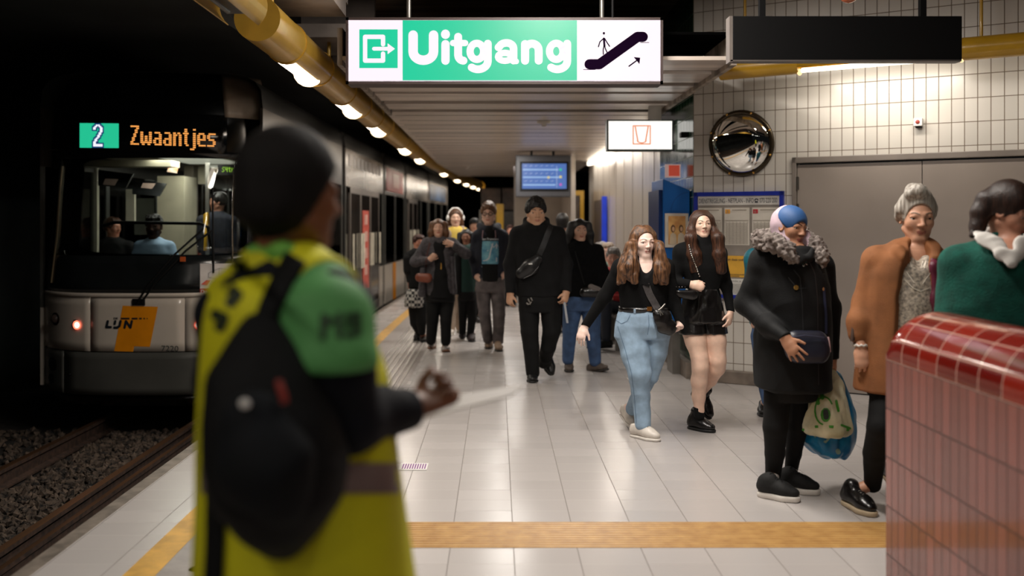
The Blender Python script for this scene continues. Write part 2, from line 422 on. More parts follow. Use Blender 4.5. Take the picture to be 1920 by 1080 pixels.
# rails
M_rail = mat('worn_rail_steel', (120, 88, 64), .35, metal=.7, vary=.3, vscale=6, stretch=(1, .05, 1))
M_railr = mat('rusty_rail_side', (58, 40, 30), .8, vary=.3, vscale=20)
def rail(x, z=-.48, w_=.032):
    mb = MB(); prof = [(-w_, 0), (w_, 0), (w_, -.03), (.01, -.045), (.01, -.13), (.06, -.145), (.06, -.16), (-.06, -.16), (-.06, -.145), (-.01, -.13), (-.01, -.045), (-w_, -.03)]
    n = len(prof)
    for a, b in zip(YS, YS[1:]):
        vs = [(x+bend(a)+u, a, z+v) for u, v in prof]+[(x+bend(b)+u, b, z+v) for u, v in prof]
        for i in range(n):
            mb.add([vs[i], vs[(i+1) % n], vs[n+(i+1) % n], vs[n+i]], [(0, 1, 2, 3)], 0 if i == 0 else 1)
    return mb.build('rail', [M_rail, M_railr])
tag(rail(-4.07), 'worn steel rail further from the platform, in the dark gravel', 'rail', 'running rails of the tram track')
tag(rail(-3.07), 'worn steel rail nearer the platform with red glints', 'rail', 'running rails of the tram track')
tag(rail(-2.93, -.5, .02), 'thin guard rail between the nearer rail and the platform edge', 'rail')
# ballast
rs = np.random.RandomState(3)
def stones(x0, x1, y0, y1, n):
    mb = MB()
    for _ in range(n):
        x, y = rs.uniform(x0, x1), rs.uniform(y0, y1); r = rs.uniform(.018, .042)
        a = rs.uniform(0, 6.28, 3); vs = []
        base = [(1, 0, 0), (-1, 0, 0), (0, 1, 0), (0, -1, 0), (0, 0, 1), (0, 0, -1)]
        R = Matrix.Rotation(a[0], 3, 'X') @ Matrix.Rotation(a[1], 3, 'Y') @ Matrix.Rotation(a[2], 3, 'Z')
        vs = [Vector((x, y, -.65+r*.5))+R @ (Vector(p)*r*rs.uniform(.7, 1.3)) for p in base]
        mb.add(vs, [(0, 2, 4), (2, 1, 4), (1, 3, 4), (3, 0, 4), (2, 0, 5), (1, 2, 5), (3, 1, 5), (0, 3, 5)])
    return mb
BAL = mat('brown_ballast', (74, 62, 52), .9, vary=.5, vscale=15)
o = stones(-6.5, -4.18, 3.5, 10, 2600).build('track_ballast', BAL); tag(o, 'dark gravel left of the further rail, beyond the tram track', 'gravel', kind='stuff')
mb = stones(-3.96, -3.19, 3.0, 10, 3600)
o = mb.build('track_ballast', BAL); tag(o, 'dark brown gravel between the two running rails', 'gravel', kind='stuff')
# ---------------- hanging signs, lamps, wall things ----------------
M_black = mat('black_matt', (5, 5, 6), .6, vary=.05, spec=.25)
M_blackg = mat('black_gloss', (10, 11, 12), .15, vary=.05)
M_case = mat('brown_sign_case', (66, 52, 50), .5, vary=.08)
M_chrome = mat('chrome', (210, 210, 205), .12, metal=1, vary=.02)
M_steel = mat('grey_steel', (140, 136, 130), .35, metal=.7, vary=.08)
M_white = mat('white_plastic', (226, 224, 220), .4, vary=.03)
G_white = glow('sign_white_light', (255, 240, 248), 1.05)
G_green = glow('sign_green_light', (2, 205, 156), 1.0)
G_ink = mat('sign_black_ink', (16, 5, 22), .8, vary=0, spec=0)
def sign_fn(D, ox, oy, sc):
    """zoom coordinates (u right, v down) -> plane at depth D"""
    def fn(u, v, t=0):
        p = P(ox+u/sc, oy+v/sc, D); return Vector((p.x, p.y-t, p.z))
    return fn
def rectf(mb, fn, u0, v0, u1, v1, t, mi=0, n=1):
    mb.add([fn(u0, v0, t), fn(u1, v0, t), fn(u1, v1, t), fn(u0, v1, t)], [(0, 1, 2, 3)], mi)
DS = 7.35
fn = sign_fn(DS, 620, 0, 2.8235)
sg = empty('exit_sign', (0.06, DS+.1, 2.4)); sg.location = (.057, DS+.1, 2.84)
def under(o, root):
    o.parent = root; o.matrix_parent_inverse = Matrix.Translation(-root.location); return o
a, b = P(652, 155, DS), P(1241, 35, DS)
under(bevel(MB().box((a.x-.012, DS+.006, a.z-.01), (b.x+.012, DS+.22, b.z+.012)).build('sign_case', M_case), .012), sg)
mb = MB(); rectf(mb, fn, 93, 106, 1747, 432, .0); under(mb.build('white_panel', G_white), sg)
mb = MB()
for q in ((80, 92, 1760, 107), (80, 428, 1760, 445), (80, 92, 95, 445), (1745, 92, 1760, 445)): mb.box(tuple(fn(q[0], q[3], 0)), tuple(fn(q[2], q[1], -.02)+Vector((0, 0, 0))), 0)
under(MB().add([v+Vector() if 0 else v for v in map(Vector, mb.v)], mb.f).build('sign_frame', M_case), sg)
mb = MB(); rectf(mb, fn, 381, 108, 1304, 426, .004); rectf(mb, fn, 152, 156, 355, 361, .004); under(mb.build('green_panel', G_green), sg)
W = []
W += [(50, [(437, 187), (437, 275)]+arc(491, 275, 54, 45, 180, 0)+[(545, 275), (545, 187)])]
W += [(44, [(608, 235), (608, 322)]), (47, [(608, 181), (608, 184)])]
W += [(42, [(675, 196), (675, 290)]+arc(703, 290, 28, 32, 180, 90)), (33, [(648, 229), (712, 229)])]
for cx in (776, 1196):
    W += [(38, arc(cx-2, 273, 36, 43, 0, 360, 20)), (41, [(cx+56, 232), (cx+56, 325)]+arc(cx+4, 325, 52, 43, 0, 130))]
W += [(40, [(888, 252)]+arc(930, 256, 38, 28, 200, 360)+[(968, 322)]), (34, arc(922, 302, 36, 21, 0, 360, 16)), (30, [(968, 320), (982, 326)])]
W += [(43, [(1029, 235), (1029, 322)]), (42, [(1029, 272)]+arc(1065, 266, 36, 34, 180, 360)+[(1101, 322)])]
mb = MB(); strokes(mb, W, fn, .006); under(mb.build('lettering', G_white), sg)
mb = MB(); strokes(mb, [(23, [(278, 236), (278, 196), (183, 196), (183, 322), (278, 322), (278, 285)]), (20, [(230, 259), (306, 259)])], fn, .006)
mb.add([fn(302, 230, .007), fn(341, 259, .007), fn(302, 288, .007)], [(0, 1, 2)]); under(mb.build('exit_symbol', G_white), sg)
mb = MB(); strokes(mb, [(54, [(1370, 341), (1422, 341), (1624, 196), (1652, 196)]), (3, [(1338, 369), (1400, 369)]), (3, [(1640, 226), (1684, 226)]),
    (11, [(1446, 205), (1449, 245)]), (6, [(1444, 205), (1425, 222), (1417, 248)]), (6, [(1450, 205), (1462, 225), (1476, 246)]), (6, [(1447, 242), (1442, 265), (1443, 288)]), (6, [(1449, 242), (1455, 262), (1464, 280)]),
    (7, [(1579, 351), (1628, 315)])], fn, .004)
strokes(mb, [(12, [(1446, 176), (1446, 178)])], fn, .004)
mb.add([fn(1604, 303, .006), fn(1638, 306, .006), fn(1634, 340, .006)], [(0, 1, 2)]); under(mb.build('escalator_symbol', G_ink), sg)
for px in (764, 1131):
    p = P(px, 35, DS); under(MB().tube([(p.x, DS+.1, p.z), (p.x, DS+.1, 3.9)], .018).build('hanger_rod', M_steel), sg)
p = P(1153, 35, DS); under(MB().tube([(p.x, DS+.15, p.z), (p.x, DS+.15, 3.9)], .012).build('cable', M_black), sg)
tag(sg, 'large lit green and white sign reading Uitgang with escalator symbol', 'sign')
# rest-room sign further back
DW = 10.4; fn = sign_fn(DW, 0, 0, 1)
a, b = P(1138, 283, DW), P(1263, 225, DW)
ws = empty('toilet_sign', ((a.x+b.x)/2, DW+.08, b.z))
def boxp(name, px0, py0, px1, py1, D, th, m, root=None, bv=0, dy=0):
    a, b = P(px0, py1, D), P(px1, py0, D)
    o = MB().box((a.x, D+dy, a.z), (b.x, D+dy+th, b.z)).build(name, m)
    if bv: bevel(o, bv)
    if root is not None: under(o, root)
    return o
boxp('sign_case', 1138, 224, 1263, 283, DW, .16, mat('dark_green_case', (60, 72, 62), .4), ws, .006)
mb = MB(); rectf(mb, fn, 1141, 227, 1260, 280, .004); under(mb.build('light_panel', glow('wc_white', (255, 252, 244), 1.15)), ws)
mb = MB(); strokes(mb, [(2.2, [(1187, 236), (1219, 236), (1219, 270), (1187, 270), (1187, 236)]), (2.5, [(1191, 238), (1196, 266)]), (2.5, [(1215, 238), (1210, 266)]), (2, arc(1203, 262, 9, 6, 20, 160, 6))], fn, .006)
under(mb.build('pictogram', glow('orange_ink', (246, 150, 110), .9)), ws)
boxp('sign_reflection', 1218, 196, 1240, 226, DW, .1, mat('reflection_white', (230, 228, 222), .3), ws)  # white block standing in for a reflection above the sign
boxp('hanger_rod', 1226, 120, 1231, 197, DW, .03, M_steel, ws, dy=.03)
tag(ws, 'small white lit box sign with orange pictogram behind the exit sign', 'sign')
# departure screen
DT = 16.8
tv = empty('departure_screen', P(1019, 290, DT)+Vector((0, .1, 0)))
boxp('screen_case', 967, 291, 1071, 369, DT, .28, mat('dark_grey_case', (62, 62, 66), .45, vary=.03), tv, .015)
boxp('bezel', 975, 303, 1066, 358, DT, .02, M_black, tv, dy=-.012)
boxp('screen_glass', 979, 307, 1062, 354, DT, .004, glow('screen_blue', (72, 108, 176), 1.0), tv, dy=-.02)
fn = sign_fn(DT-.03, 740, 160, 3.4286)
mb = MB(); strokes(mb, [(9, [(828, 542), (1050, 542)]), (9, [(828, 591), (1060, 591)]), (9, [(828, 640), (1030, 640)])], fn, 0)
under(mb.build('timetable_line', glow('screen_line', (150, 184, 226), 1)), tv)
for c, q in (((60, 190, 150), (1066, 542)), ((214, 200, 130), (1066, 589)), ((190, 90, 180), (1066, 638)), ((210, 200, 150), (988, 592))):
    mb = MB(); strokes(mb, [(17, [q, (q[0]+1, q[1])])], fn, .004); under(mb.build('line_badge', glow('badge%d' % c[0], c, 1)), tv)
mb = MB(); strokes(mb, [(2.5, [(835+k*34, 520+r*49), (850+k*34, 515+r*49)]) for k in range(6) for r in range(3)]+[(3, [(1042, 520), (1042, 655)])], fn, .003); under(mb.build('screen_text', glow('screen_text', (190, 205, 235), .8)), tv)
for px in (997, 1038): boxp('ceiling_mount', px-2, 283, px+2, 292, DT, .05, M_black, tv, dy=.06)
tag(tv, 'blue departure screen in dark case hanging from the low ceiling', 'screen')
# switched-off sign at the upper right
DB = 6.3
bs = empty('dark_sign', P(1586, 31, DB)+Vector((0, .1, 0)))
boxp('sign_case', 1374, 30, 1804, 112, DB, .09, M_black, bs, .004)
boxp('side_cap', 1368, 30, 1374, 116, DB, .10, mat('grey_cap', (120, 112, 106), .4), bs)
boxp('bottom_rail', 1370, 112, 1803, 115, DB, .09, mat('grey_rail', (96, 90, 86), .4), bs)
for px in (1432, 1735): boxp('hanger_rod', px-5.5, -200, px+5.5, 31, DB, .04, M_black, bs, dy=.025)
tag(bs, 'long black unlit sign hanging in front of the tiled wall', 'sign')
# long yellow lamp tube over the platform edge
M_yelm = mat('yellow_metal_tube', (204, 160, 62), .3, metal=.35, vary=.08, vscale=3, coat=.2)
TR, TZ = .15, 2.86
def tube_x(y): return -1.55+bend(y)
tl = empty('tube_lamp', (-1.55, 9.0, TZ))
ys = [3.2+.5*k for k in range(63)]
under(MB().tube([(tube_x(y), y, TZ) for y in ys if y >= 5.85], TR, 28).build('yellow_tube', M_yelm), tl)
# open dark channel at the near end
n = 20; mb = MB(); vs = []; fs = []
for y in (2.2, 5.86):
    for k in range(n+1):
        a_ = math.radians(-52+(284)*k/n); vs.append((-1.55+TR*math.cos(a_), y, TZ+TR*math.sin(a_)))
for k in range(n): fs.append((k, k+1, n+2+k, n+1+k))
mb.add(vs, fs, 0, True); o = mb.build('open_channel', M_yelm); m_ = o.modifiers.new('s', 'SOLIDIFY'); m_.thickness = .006; under(o, tl)
under(MB().box((-1.62, 2.3, TZ-.06), (-1.5, 5.8, TZ-.02)).tube([(-1.57, 2.4, TZ-.09), (-1.57, 5.6, TZ-.09)], .014).build('unlit_tube', mat('unlit_tube_glass', (90, 88, 84), .3)), tl)
G_lamp = glow('lamp_opening', (255, 236, 214), 9.0); G_bulb = glow('lamp_bulb', (255, 226, 180), 4.5)
def lamp_panel(y0, y1):
    mb = MB(); vs = []; n = 12; R = TR+.004
    seg = 4
    for j in range(seg+1):
        y = y0+(y1-y0)*j/seg
        for k in range(n+1):
            a_ = math.radians(-168+100*k/n); vs.append((tube_x(y)+R*math.cos(a_), y, TZ+R*math.sin(a_)))
    fs = [(j*(n+1)+k, j*(n+1)+k+1, (j+1)*(n+1)+k+1, (j+1)*(n+1)+k) for j in range(seg) for k in range(n)]
    mb.add(vs, fs, 0, True); return mb
for y in LAMP_Y:
    if y < 7: continue
    o = under(lamp_panel(y-.5, y+.42).build('lamp_lens', G_lamp), tl)
    b2 = MB(); b2.ball((tube_x(y+.4)-.03, y+.42, TZ-.085), (.115, .2, .1), 0, 8); b2 = b2.build('bulb_cover', G_bulb); under(b2, tl)
    for s in (-.54, .64):
        under(MB().tube([(tube_x(y+s), y+s-.02, TZ), (tube_x(y+s), y+s+.02, TZ)], TR+.008, 24).build('ring', M_yelm), tl)
for k in range(11):
    y = 4.35+2.25*k; x = tube_x(y)
    under(MB().tube([(x, y, TZ+.13), (x, y, 3.3 if y < 10.8 else 3.85)], .016, 8).build('hanger_rod', M_yel), tl)
tag(tl, 'long yellow tube lamp with bright openings hanging along the platform edge', 'lamp')
# yellow lamp in front of the tiled wall
OFF = .5
t0, t1, tl0, tl1 = wx(1352, OFF), wx(2150, OFF), wx(1499, OFF), wx(1803, OFF)
zc = 2.925; R2 = .092
yl = empty('wall_tube_lamp'); yl.matrix_world = WM @ Matrix.Translation((2.2, -OFF, zc))
def ly(mb, name, m):
    o = mb.build(name, m); o.parent = yl; o.matrix_parent_inverse = Matrix.Translation((-2.2, OFF, -zc)); return o
def cyl_arc(mb, x0, x1, R, a0, a1, n=20, mi=0):
    vs = [(x, -OFF+R*math.cos(math.radians(a0+(a1-a0)*k/n)), zc+R*math.sin(math.radians(a0+(a1-a0)*k/n))) for x in (x0, x1) for k in range(n+1)]
    mb.add(vs, [(k, k+1, n+2+k, n+1+k) for k in range(n)], mi, True); return mb
ly(MB().tube([(t0, -OFF, zc), (tl0, -OFF, zc)], R2, 24), 'yellow_tube', M_yel)
o = ly(cyl_arc(MB(), tl0, tl1, R2, -28, 208), 'yellow_reflector', M_yel); o.modifiers.new('s', 'SOLIDIFY').thickness = .004
ly(MB().tube([(tl1, -OFF, zc), (t1, -OFF, zc)], R2, 24), 'yellow_tube', M_yel)
ly(MB().tube([(tl0+.02, -OFF, zc-.062), (tl1-.02, -OFF, zc-.062)], .02, 12), 'fluorescent_tube', glow('fluorescent', (255, 236, 205), 6))
ly(MB().ball((tl0, -OFF, zc-.075), (.02, .045, .03)).ball((tl1, -OFF, zc-.075), (.02, .045, .03)), 'lamp_holder', glow('lamp_end', (255, 214, 150), 1.6))
for px in (1397, 1840):
    t = wx(px, OFF); ly(MB().tube([(t, -OFF, zc+.07), (t, -OFF, 3.88)], .013, 8), 'hanger_rod', M_yel)
tag(yl, 'yellow tube lamp with thin lit strip hanging before the tiled wall', 'lamp')
for tt, pw in (((tl0+tl1)/2, 12), ((tl0+tl1)/2+1.9, 11)):
    l2 = area('wall_strip_light', (0, 0, 0), (1.1, .05), pw, color=(1, .93, .82)); l2.matrix_world = WM @ Matrix.Translation((tt, -OFF+.02, zc-.10)) @ Matrix.Rotation(math.radians(28), 4, 'X')
# convex mirror
t, z = wp(1390, 269, .05)
cm = empty('convex_mirror'); cm.matrix_world = WM @ Matrix.Translation((t, -.05, z)) @ Matrix.Rotation(math.radians(8), 4, 'X')
def chl(mb, name, m, root): o = mb.build(name, m); o.parent = root; return o
RR = Matrix.Rotation(math.radians(90), 4, 'X')
chl(MB().lathe([(.29*math.sin(a_), .10*math.cos(a_)) for a_ in [k*math.pi/2/14 for k in range(15)]], RR, 48), 'mirror_glass', mat('mirror_glass', (250, 250, 245), .015, metal=1, vary=0), cm)
chl(MB().lathe([(.28, -.01), (.31, -.01), (.318, .01), (.31, .03), (.285, .035), (.28, .02), (.28, -.01)], RR, 48), 'mirror_rim', mat('dark_brass_rim', (70, 60, 46), .25, metal=.7), cm)
for k in range(8):
    a_ = math.radians(22.5+45*k); chl(MB().ball((.302*math.cos(a_), -.038, .302*math.sin(a_)), .012, 0, 6), 'screw', mat('brass', (220, 170, 90), .25, metal=1), cm)
chl(MB().tube([(0, .06, 0), (0, -.0, 0)], .05), 'wall_bracket', M_steel, cm)
tag(cm, 'round convex safety mirror with dark rim on the tiled wall', 'mirror')
# call box
t, z = wp(1723, 230)
cb_ = empty('alarm_box'); cb_.matrix_world = WM @ Matrix.Translation((t, 0, z))
bevel(chl(MB().box((-.035, -.07, -.035), (.035, 0, .035)), 'box_case', M_white, cb_), .006)
chl(MB().lathe([(0, .078), (.014, .078), (.018, .07)], RR, 16), 'lens', mat('red_lens', (150, 60, 50), .3), cb_)
chl(MB().box((-.02, -.05, -.045), (.025, 0, -.035)), 'cable_entry', M_black, cb_)
tag(cb_, 'small white box with red button on the tiled wall above the door', 'alarm box')
# timetable board
def wall_fn(u, v, t=0):     # u,v image pixels -> wall local
    a_, z = wp(u, v, 0); return Vector((a_, -.05-t, z))
M_blue = mat('blue_frame', (20, 42, 150), .35)
tb0, zt = wp(1304, 361); tb1, _ = wp(1471, 361); _, zb = wp(1304, 556)
bd = empty('timetable_board'); bd.matrix_world = WM
fr = MB().box((tb0, -.05, zt-.04), (tb1, 0, zt)).box((tb0, -.05, zb), (tb1, 0, zb+.035)).box((tb0, -.05, zb), (tb0+.035, 0, zt)).box((tb1-.035, -.05, zb), (tb1, 0, zt))
chl(fr, 'board_frame', M_blue, bd)
chl(MB().box((tb0+.02, -.03, zb+.02), (tb1-.02, -.005, zt-.02)), 'backing', mat('grey_board', (150, 142, 134), .3), bd)
def wrect(mb, x0, z0, x1, z1, y=-.036, mi=0): mb.box((x0, y, z0), (x1, y+.004, z1), mi)
WT = tb1-tb0; X = lambda f: tb0+WT*f; Z = lambda f: zt-(zt-zb)*f
ff = lambda u, v, t=0: Vector((u, -.041-t, v))
mb = MB(); wrect(mb, X(.045), Z(.125), X(.955), Z(.035)); chl(mb, 'header_strip', mat('header_white', (214, 210, 204), .4), bd)
M_inkb = mat('dark_ink', (40, 44, 56), .5, vary=0)
mb = MB(); text(mb, 'DIENSTREGELING - NETPLAN - INFO', X(.06), Z(.105), WT*.62, .045, ff); text(mb, '070-220 200', X(.745), Z(.105), WT*.19, .045, ff)
strokes(mb, [(.01, arc(X(.71), Z(.088), .016, .018, 20, 160, 6)), (.016, [(X(.70), Z(.098)), (X(.72), Z(.098))])], ff)
chl(mb, 'header_text', M_inkb, bd)
cols = ((.05, .32, (60, 110, 70), '1'), (.35, .63, (226, 160, 60), '3'), (.66, .95, (196, 50, 60), '6'))
for k, (a0, a1, c, dgt) in enumerate(cols):
    mb = MB(); wrect(mb, X(a0), Z(.50), X(a1), Z(.15)); sh = chl(mb, 'timetable_sheet', mat('timetable_paper', (212, 205, 194), .5, vary=.04), bd)
    mb = MB(); wrect(mb, X(a0+.01), Z(.205), X(a0+.065), Z(.165), -.0375)
    lb = chl(mb, 'line_number', mat('badge_col%d' % k, c, .5), sh)
    mb = MB(); text(mb, dgt, X(a0+.025), Z(.198), .018, .026, ff); strokes(mb, [(.008, [(X(a0+.09), Z(.172)), (X(a1-.03), Z(.172))], False)]+[(.006, [(X(a0+.01), Z(.27)), (X(a1-.01), Z(.27))], False)], ff)
    strokes(mb, [(.0035, [(X(a0+.02), Z(.30+.014*i)), (X(a1-.02), Z(.30+.014*i))], False) for i in range(14)]+[(.003, [(X(a0+.02+.04*i), Z(.28)), (X(a0+.02+.04*i), Z(.49))], False) for i in range(7)], ff)
    chl(mb, 'printed_lines', mat('grey_print', (150, 140, 128), .5, vary=0), sh)
mb = MB(); wrect(mb, X(.34), Z(.80), X(.60), Z(.60)); wrect(mb, X(.05), Z(.80), X(.31), Z(.60)); nt_ = chl(mb, 'yellow_notice', mat('yellow_paper', (226, 172, 60), .5), bd)
mb = MB(); text(mb, 'Scan deze code', X(.36), Z(.645), WT*.22, .022, ff, bold=.01); strokes(mb, [(.004, [(X(.36), Z(.775)), (X(.58), Z(.775))]), (.004, [(X(.42), Z(.79)), (X(.52), Z(.79))])], ff); chl(mb, 'notice_text', M_inkb, nt_)
mb = MB(); wrect(mb, X(.34), Z(.965), X(.60), Z(.815)); wrect(mb, X(.64), Z(.965), X(.95), Z(.55)); p_ = chl(mb, 'white_notice', mat('white_paper', (222, 220, 214), .5), bd)
mb = MB(); text(mb, 'n omdat je', X(.40), Z(.845), WT*.14, .02, ff, bold=.005); strokes(mb, [(.003, [(X(.36), Z(.865+.012*i)), (X(.58-.02*(i % 3)), Z(.865+.012*i))]) for i in range(8)]+[(.003, [(X(.66), Z(.58+.02*i)), (X(.93-.02*(i % 3)), Z(.58+.02*i))]) for i in range(17)], ff); chl(mb, 'printed_lines', mat('grey_print2', (120, 118, 114), .5, vary=0), p_)
tag(bd, 'blue framed board of timetables headed Dienstregeling on the tiled wall', 'notice board')
# blue machine with framed picture
M_kb = mat('kiosk_blue', (16, 96, 176), .35, vary=.05, vscale=2, coat=.2)
kz = empty('blue_kiosk', (1.79, 9.9, 0))
D1 = 9.55
pk = [(P(1243, 335, D1).x, P(1243, 335, D1).z), (1.92, P(1297, 357, D1).z), (1.92, .52), (P(1243, 335, D1).x, .52)]
under(bevel(MB().prism(pk, lambda u, v, t: Vector((u, t, v)), D1, D1+.7).build('cabinet', M_kb), .01), kz)
q0 = P(1236, 356, D1)
under(MB().box((q0.x, D1+.03, .52), (pk[0][0]-.002, D1+.68, q0.z)).build('side_panel', mat('kiosk_dark_blue', (10, 50, 110), .3), 0 or None), kz)
fn = sign_fn(D1, 1200, 280, 3.6)
mb = MB(); strokes(mb, [(2.5, arc(330, 420, 120, 130, 180, 268, 12))], fn, .0005); under(mb.build('curved_seam', mat('seam', (10, 60, 120), .4)), kz)
under(MB().box((1.78, D1+.2, 0), (1.86, D1+.5, .52)).build('stand', M_steel), kz)
tag(kz, 'blue cabinet with a slanted top standing beside the green tiled wall', 'kiosk')
pf = empty('framed_picture', P(1268, 432, D1)+Vector((0, -.02, 0)))
boxp('picture_frame', 1247, 400, 1291, 464, D1-.03, .028, mat('pale_frame', (214, 204, 190), .4), pf, .004)
boxp('picture', 1253.5, 405, 1285.5, 458, D1-.036, .005, mat('orange_print', (206, 142, 78), .5, rgb2=(236, 190, 120), vscale=9), pf)
def blob(mb, u, v, ru, rv, t): mb.add([fn(u+ru*math.cos(k*math.pi/8), v+rv*math.sin(k*math.pi/8), .037+t) for k in range(16)], [tuple(range(16))])
for (u, c2) in ((218, (206, 186, 158)), (272, (222, 206, 182))):
    mb = MB(); mb.add([fn(u-24, 640, .038), fn(u+26, 640, .038), fn(u+20, 575, .038), fn(u, 560, .038), fn(u-18, 575, .038)], [(0, 1, 2, 3, 4)]); under(mb.build('printed_figure', mat('print_cloth%d' % u, c2, .5)), pf)
    mb = MB(); blob(mb, u, 535, 15, 26, .002); under(mb.build('printed_hair', mat('print_hair', (110, 74, 46), .5)), pf)
    mb = MB(); blob(mb, u+2, 538, 9, 16, .004); under(mb.build('printed_face', mat('print_face', (222, 176, 136), .5)), pf)
tag(pf, 'pale framed orange picture of two figures fixed to the blue cabinet', 'picture')
# red and white notice above the cabinet
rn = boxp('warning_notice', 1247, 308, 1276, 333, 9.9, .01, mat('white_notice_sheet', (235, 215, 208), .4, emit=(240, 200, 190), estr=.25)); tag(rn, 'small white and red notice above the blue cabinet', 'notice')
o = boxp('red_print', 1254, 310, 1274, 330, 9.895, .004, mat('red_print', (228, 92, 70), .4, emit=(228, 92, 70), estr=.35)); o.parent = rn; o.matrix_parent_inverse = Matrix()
# small wall camera
wc = boxp('wall_camera', 1277, 247, 1296, 257, 9.7, .1, M_black, None, .01); tag(wc, 'small black camera on the green tiled wall beside the lit box sign', 'camera')
# floor marks
fm = MB().box((-.613, 5.96, .001), (-.437, 6.13, .004)).build('floor_sticker', M_white)
mb = MB(); [mb.box((-.595+k*.0155, 5.985, .004), (-.588+k*.0155, 6.105, .0052)) for k in range(10)]
o = mb.build('stripes', mat('purple_print', (120, 40, 130), .5, vary=0)); o.parent = fm
tag(fm, 'white floor sticker with purple stripes beside the striped walkway', 'sticker')
p = EYE*F/(1068-PY0); sd = MB().lathe([(0, .008), (.02, .008), (.03, .004), (.034, 0)], Matrix.Translation((p*(368-PX0)/F, p, .003)), 20).build('floor_stud', M_chrome); tag(sd, 'small steel stud in the grey floor beside the yellow line', 'stud')
# orange dome lamp at the top edge
p = P(1592, -12, 6.6); dl = empty('dome_lamp', p)
chl(MB().lathe([(.07*math.sin(a_), -.065*math.cos(a_)) for a_ in [k*math.pi/2/8 for k in range(9)]], None, 24), 'dome', mat('orange_dome', (196, 96, 50), .12, coat=.5), dl)
chl(MB().tube([(0, 0, 0), (0, 0, .05)], .055).tube([(0, 0, .05), (0, 0, 3.9-p.z)], .012), 'lamp_base', M_black, dl)
tag(dl, 'orange dome hanging above the black unlit sign', 'lamp')
# sprinkler and lights in the low ceiling
for px, py in ((1020, 228), (875, 312), (1200, 252)):
    D = F*1.26/(417-py); x = D*(px-PX0)/F
    o = MB().lathe([(.09, 0), (.085, -.02), (.03, -.03), (.03, -.06), (0, -.065)], Matrix.Translation((x, D, 2.8)), 20).build('smoke_detector', mat('detector_white', (222, 214, 204), .3)); tag(o, {1020: 'round ceiling detector nearest the exit sign', 875: 'round ceiling detector far back near the yellow tube', 1200: 'round ceiling detector beside the lit box sign'}[px], 'detector', 'detectors in the low ceiling')
cv = MB().box((1.84, 12.4, 2.70), (1.92, 19.6, 2.775)).build('cove_light', glow('cove_light', (255, 240, 218), 3.2)); tag(cv, 'bright light strip where the low ceiling meets the metal wall', 'light strip')
for y in (14.2, 17.8): area('cove_light_lamp', (1.83, y, 2.72), (.1, 3), 45, rot=(0, math.radians(-25), 0), color=(1, .94, .86))
for i, y in enumerate((12.6, 16.0, 21.5)): area('low_ceiling_light', (.2, y, 2.77), (.5, .5), 38, color=(1, .95, .88))
# yellow door frames and blue edged case far back on the right
gf = empty('yellow_doorway', (1.1, 19.9, 0))
for x0, x1 in ((1.40, 1.50), (1.72, 1.80)): under(MB().box((x0, 19.88, 0), (x1, 19.98, 2.1)).build('frame_post', M_yel), gf)
under(MB().box((1.40, 19.88, 2.1), (1.80, 19.98, 2.2)).build('frame_head', M_yel), gf); under(MB().box((1.5, 19.93, 0), (1.72, 19.99, 2.1)).build('dark_pane', mat('brown_glass', (84, 72, 60), .2)), gf)
tag(gf, 'yellow framed doorway on the beige wall far back', 'doorway')
bc = MB().box((1.86, 17.0, .9), (1.93, 18.4, 1.95)).build('poster_case', mat('poster_dark', (60, 62, 80), .3)); tag(bc, 'dark poster case with bright blue edge on the metal wall', 'poster case')
o = MB().box((1.85, 16.9, .85), (1.935, 17.0, 2.0)).build('blue_edge', mat('bright_blue', (20, 60, 215), .4)); o.parent = bc
yp = MB().box((-.02, 24, 0), (.16, 24.2, 2.0)).build('yellow_post', M_yel); tag(yp, 'yellow post standing far back on the platform', 'post')
gb = empty('glass_shelter', (-.1, 27, 0))
for x in (-.5, .1, .6): under(MB().box((x, 27, 0), (x+.05, 27.05, 2.5)).build('shelter_post', M_steel), gb)
under(MB().box((-.5, 27, 1.9), (.6, 27.1, 2.5)).build('shelter_panel', mat('brown_panel', (92, 72, 58), .4, vary=.3, vscale=3)), gb)
under(MB().box((-.48, 27.02, .9), (.6, 27.04, 1.85)).build('shelter_pane', mat('grey_pane', (80, 78, 74), .2)), gb)
tag(gb, 'dim shelter with brown panel at the far end of the platform', 'shelter')
# ---------------- the tram ----------------
TX = -3.57; TD = 9.5; HW = 1.15
M_tw = mat('tram_white', (196, 186, 174), .28, vary=.04, vscale=2, coat=.2)
M_tg = mat('tram_grey', (84, 84, 80), .35, metal=.2, vary=.08, vscale=2)
M_tb = mat('tram_black', (9, 11, 12), .18, vary=.1, vscale=2)
M_troof = mat('tram_roof', (52, 46, 40), .4, metal=.3, vary=.15, vscale=2)
M_to = mat('tram_orange', (226, 140, 14), .35, vary=.04)
M_cream = mat('interior_cream', (176, 168, 146), .5, vary=.05)
M_glass = bpy.data.materials.new('tram_glass'); M_glass.use_nodes = True
nt = M_glass.node_tree; nt.nodes.clear(); out = nt.nodes.new('ShaderNodeOutputMaterial'); mx = nt.nodes.new('ShaderNodeMixShader')
tr = nt.nodes.new('ShaderNodeBsdfTransparent'); tr.inputs[0].default_value = (.74, .77, .75, 1); gl = nt.nodes.new('ShaderNodeBsdfGlossy'); gl.inputs['Roughness'].default_value = .02
fr_ = nt.nodes.new('ShaderNodeFresnel'); fr_.inputs[0].default_value = 1.45; nt.links.new(fr_.outputs[0], mx.inputs[0]); nt.links.new(tr.outputs[0], mx.inputs[1]); nt.links.new(gl.outputs[0], mx.inputs[2]); nt.links.new(mx.outputs[0], out.inputs[0])
tram = empty('tram', (TX, TD, -.48)); tag(tram, 'white and black tram with lit destination Zwaantjes standing at the platform', 'tram')
TI = Matrix.Translation((-TX, -TD, .48))
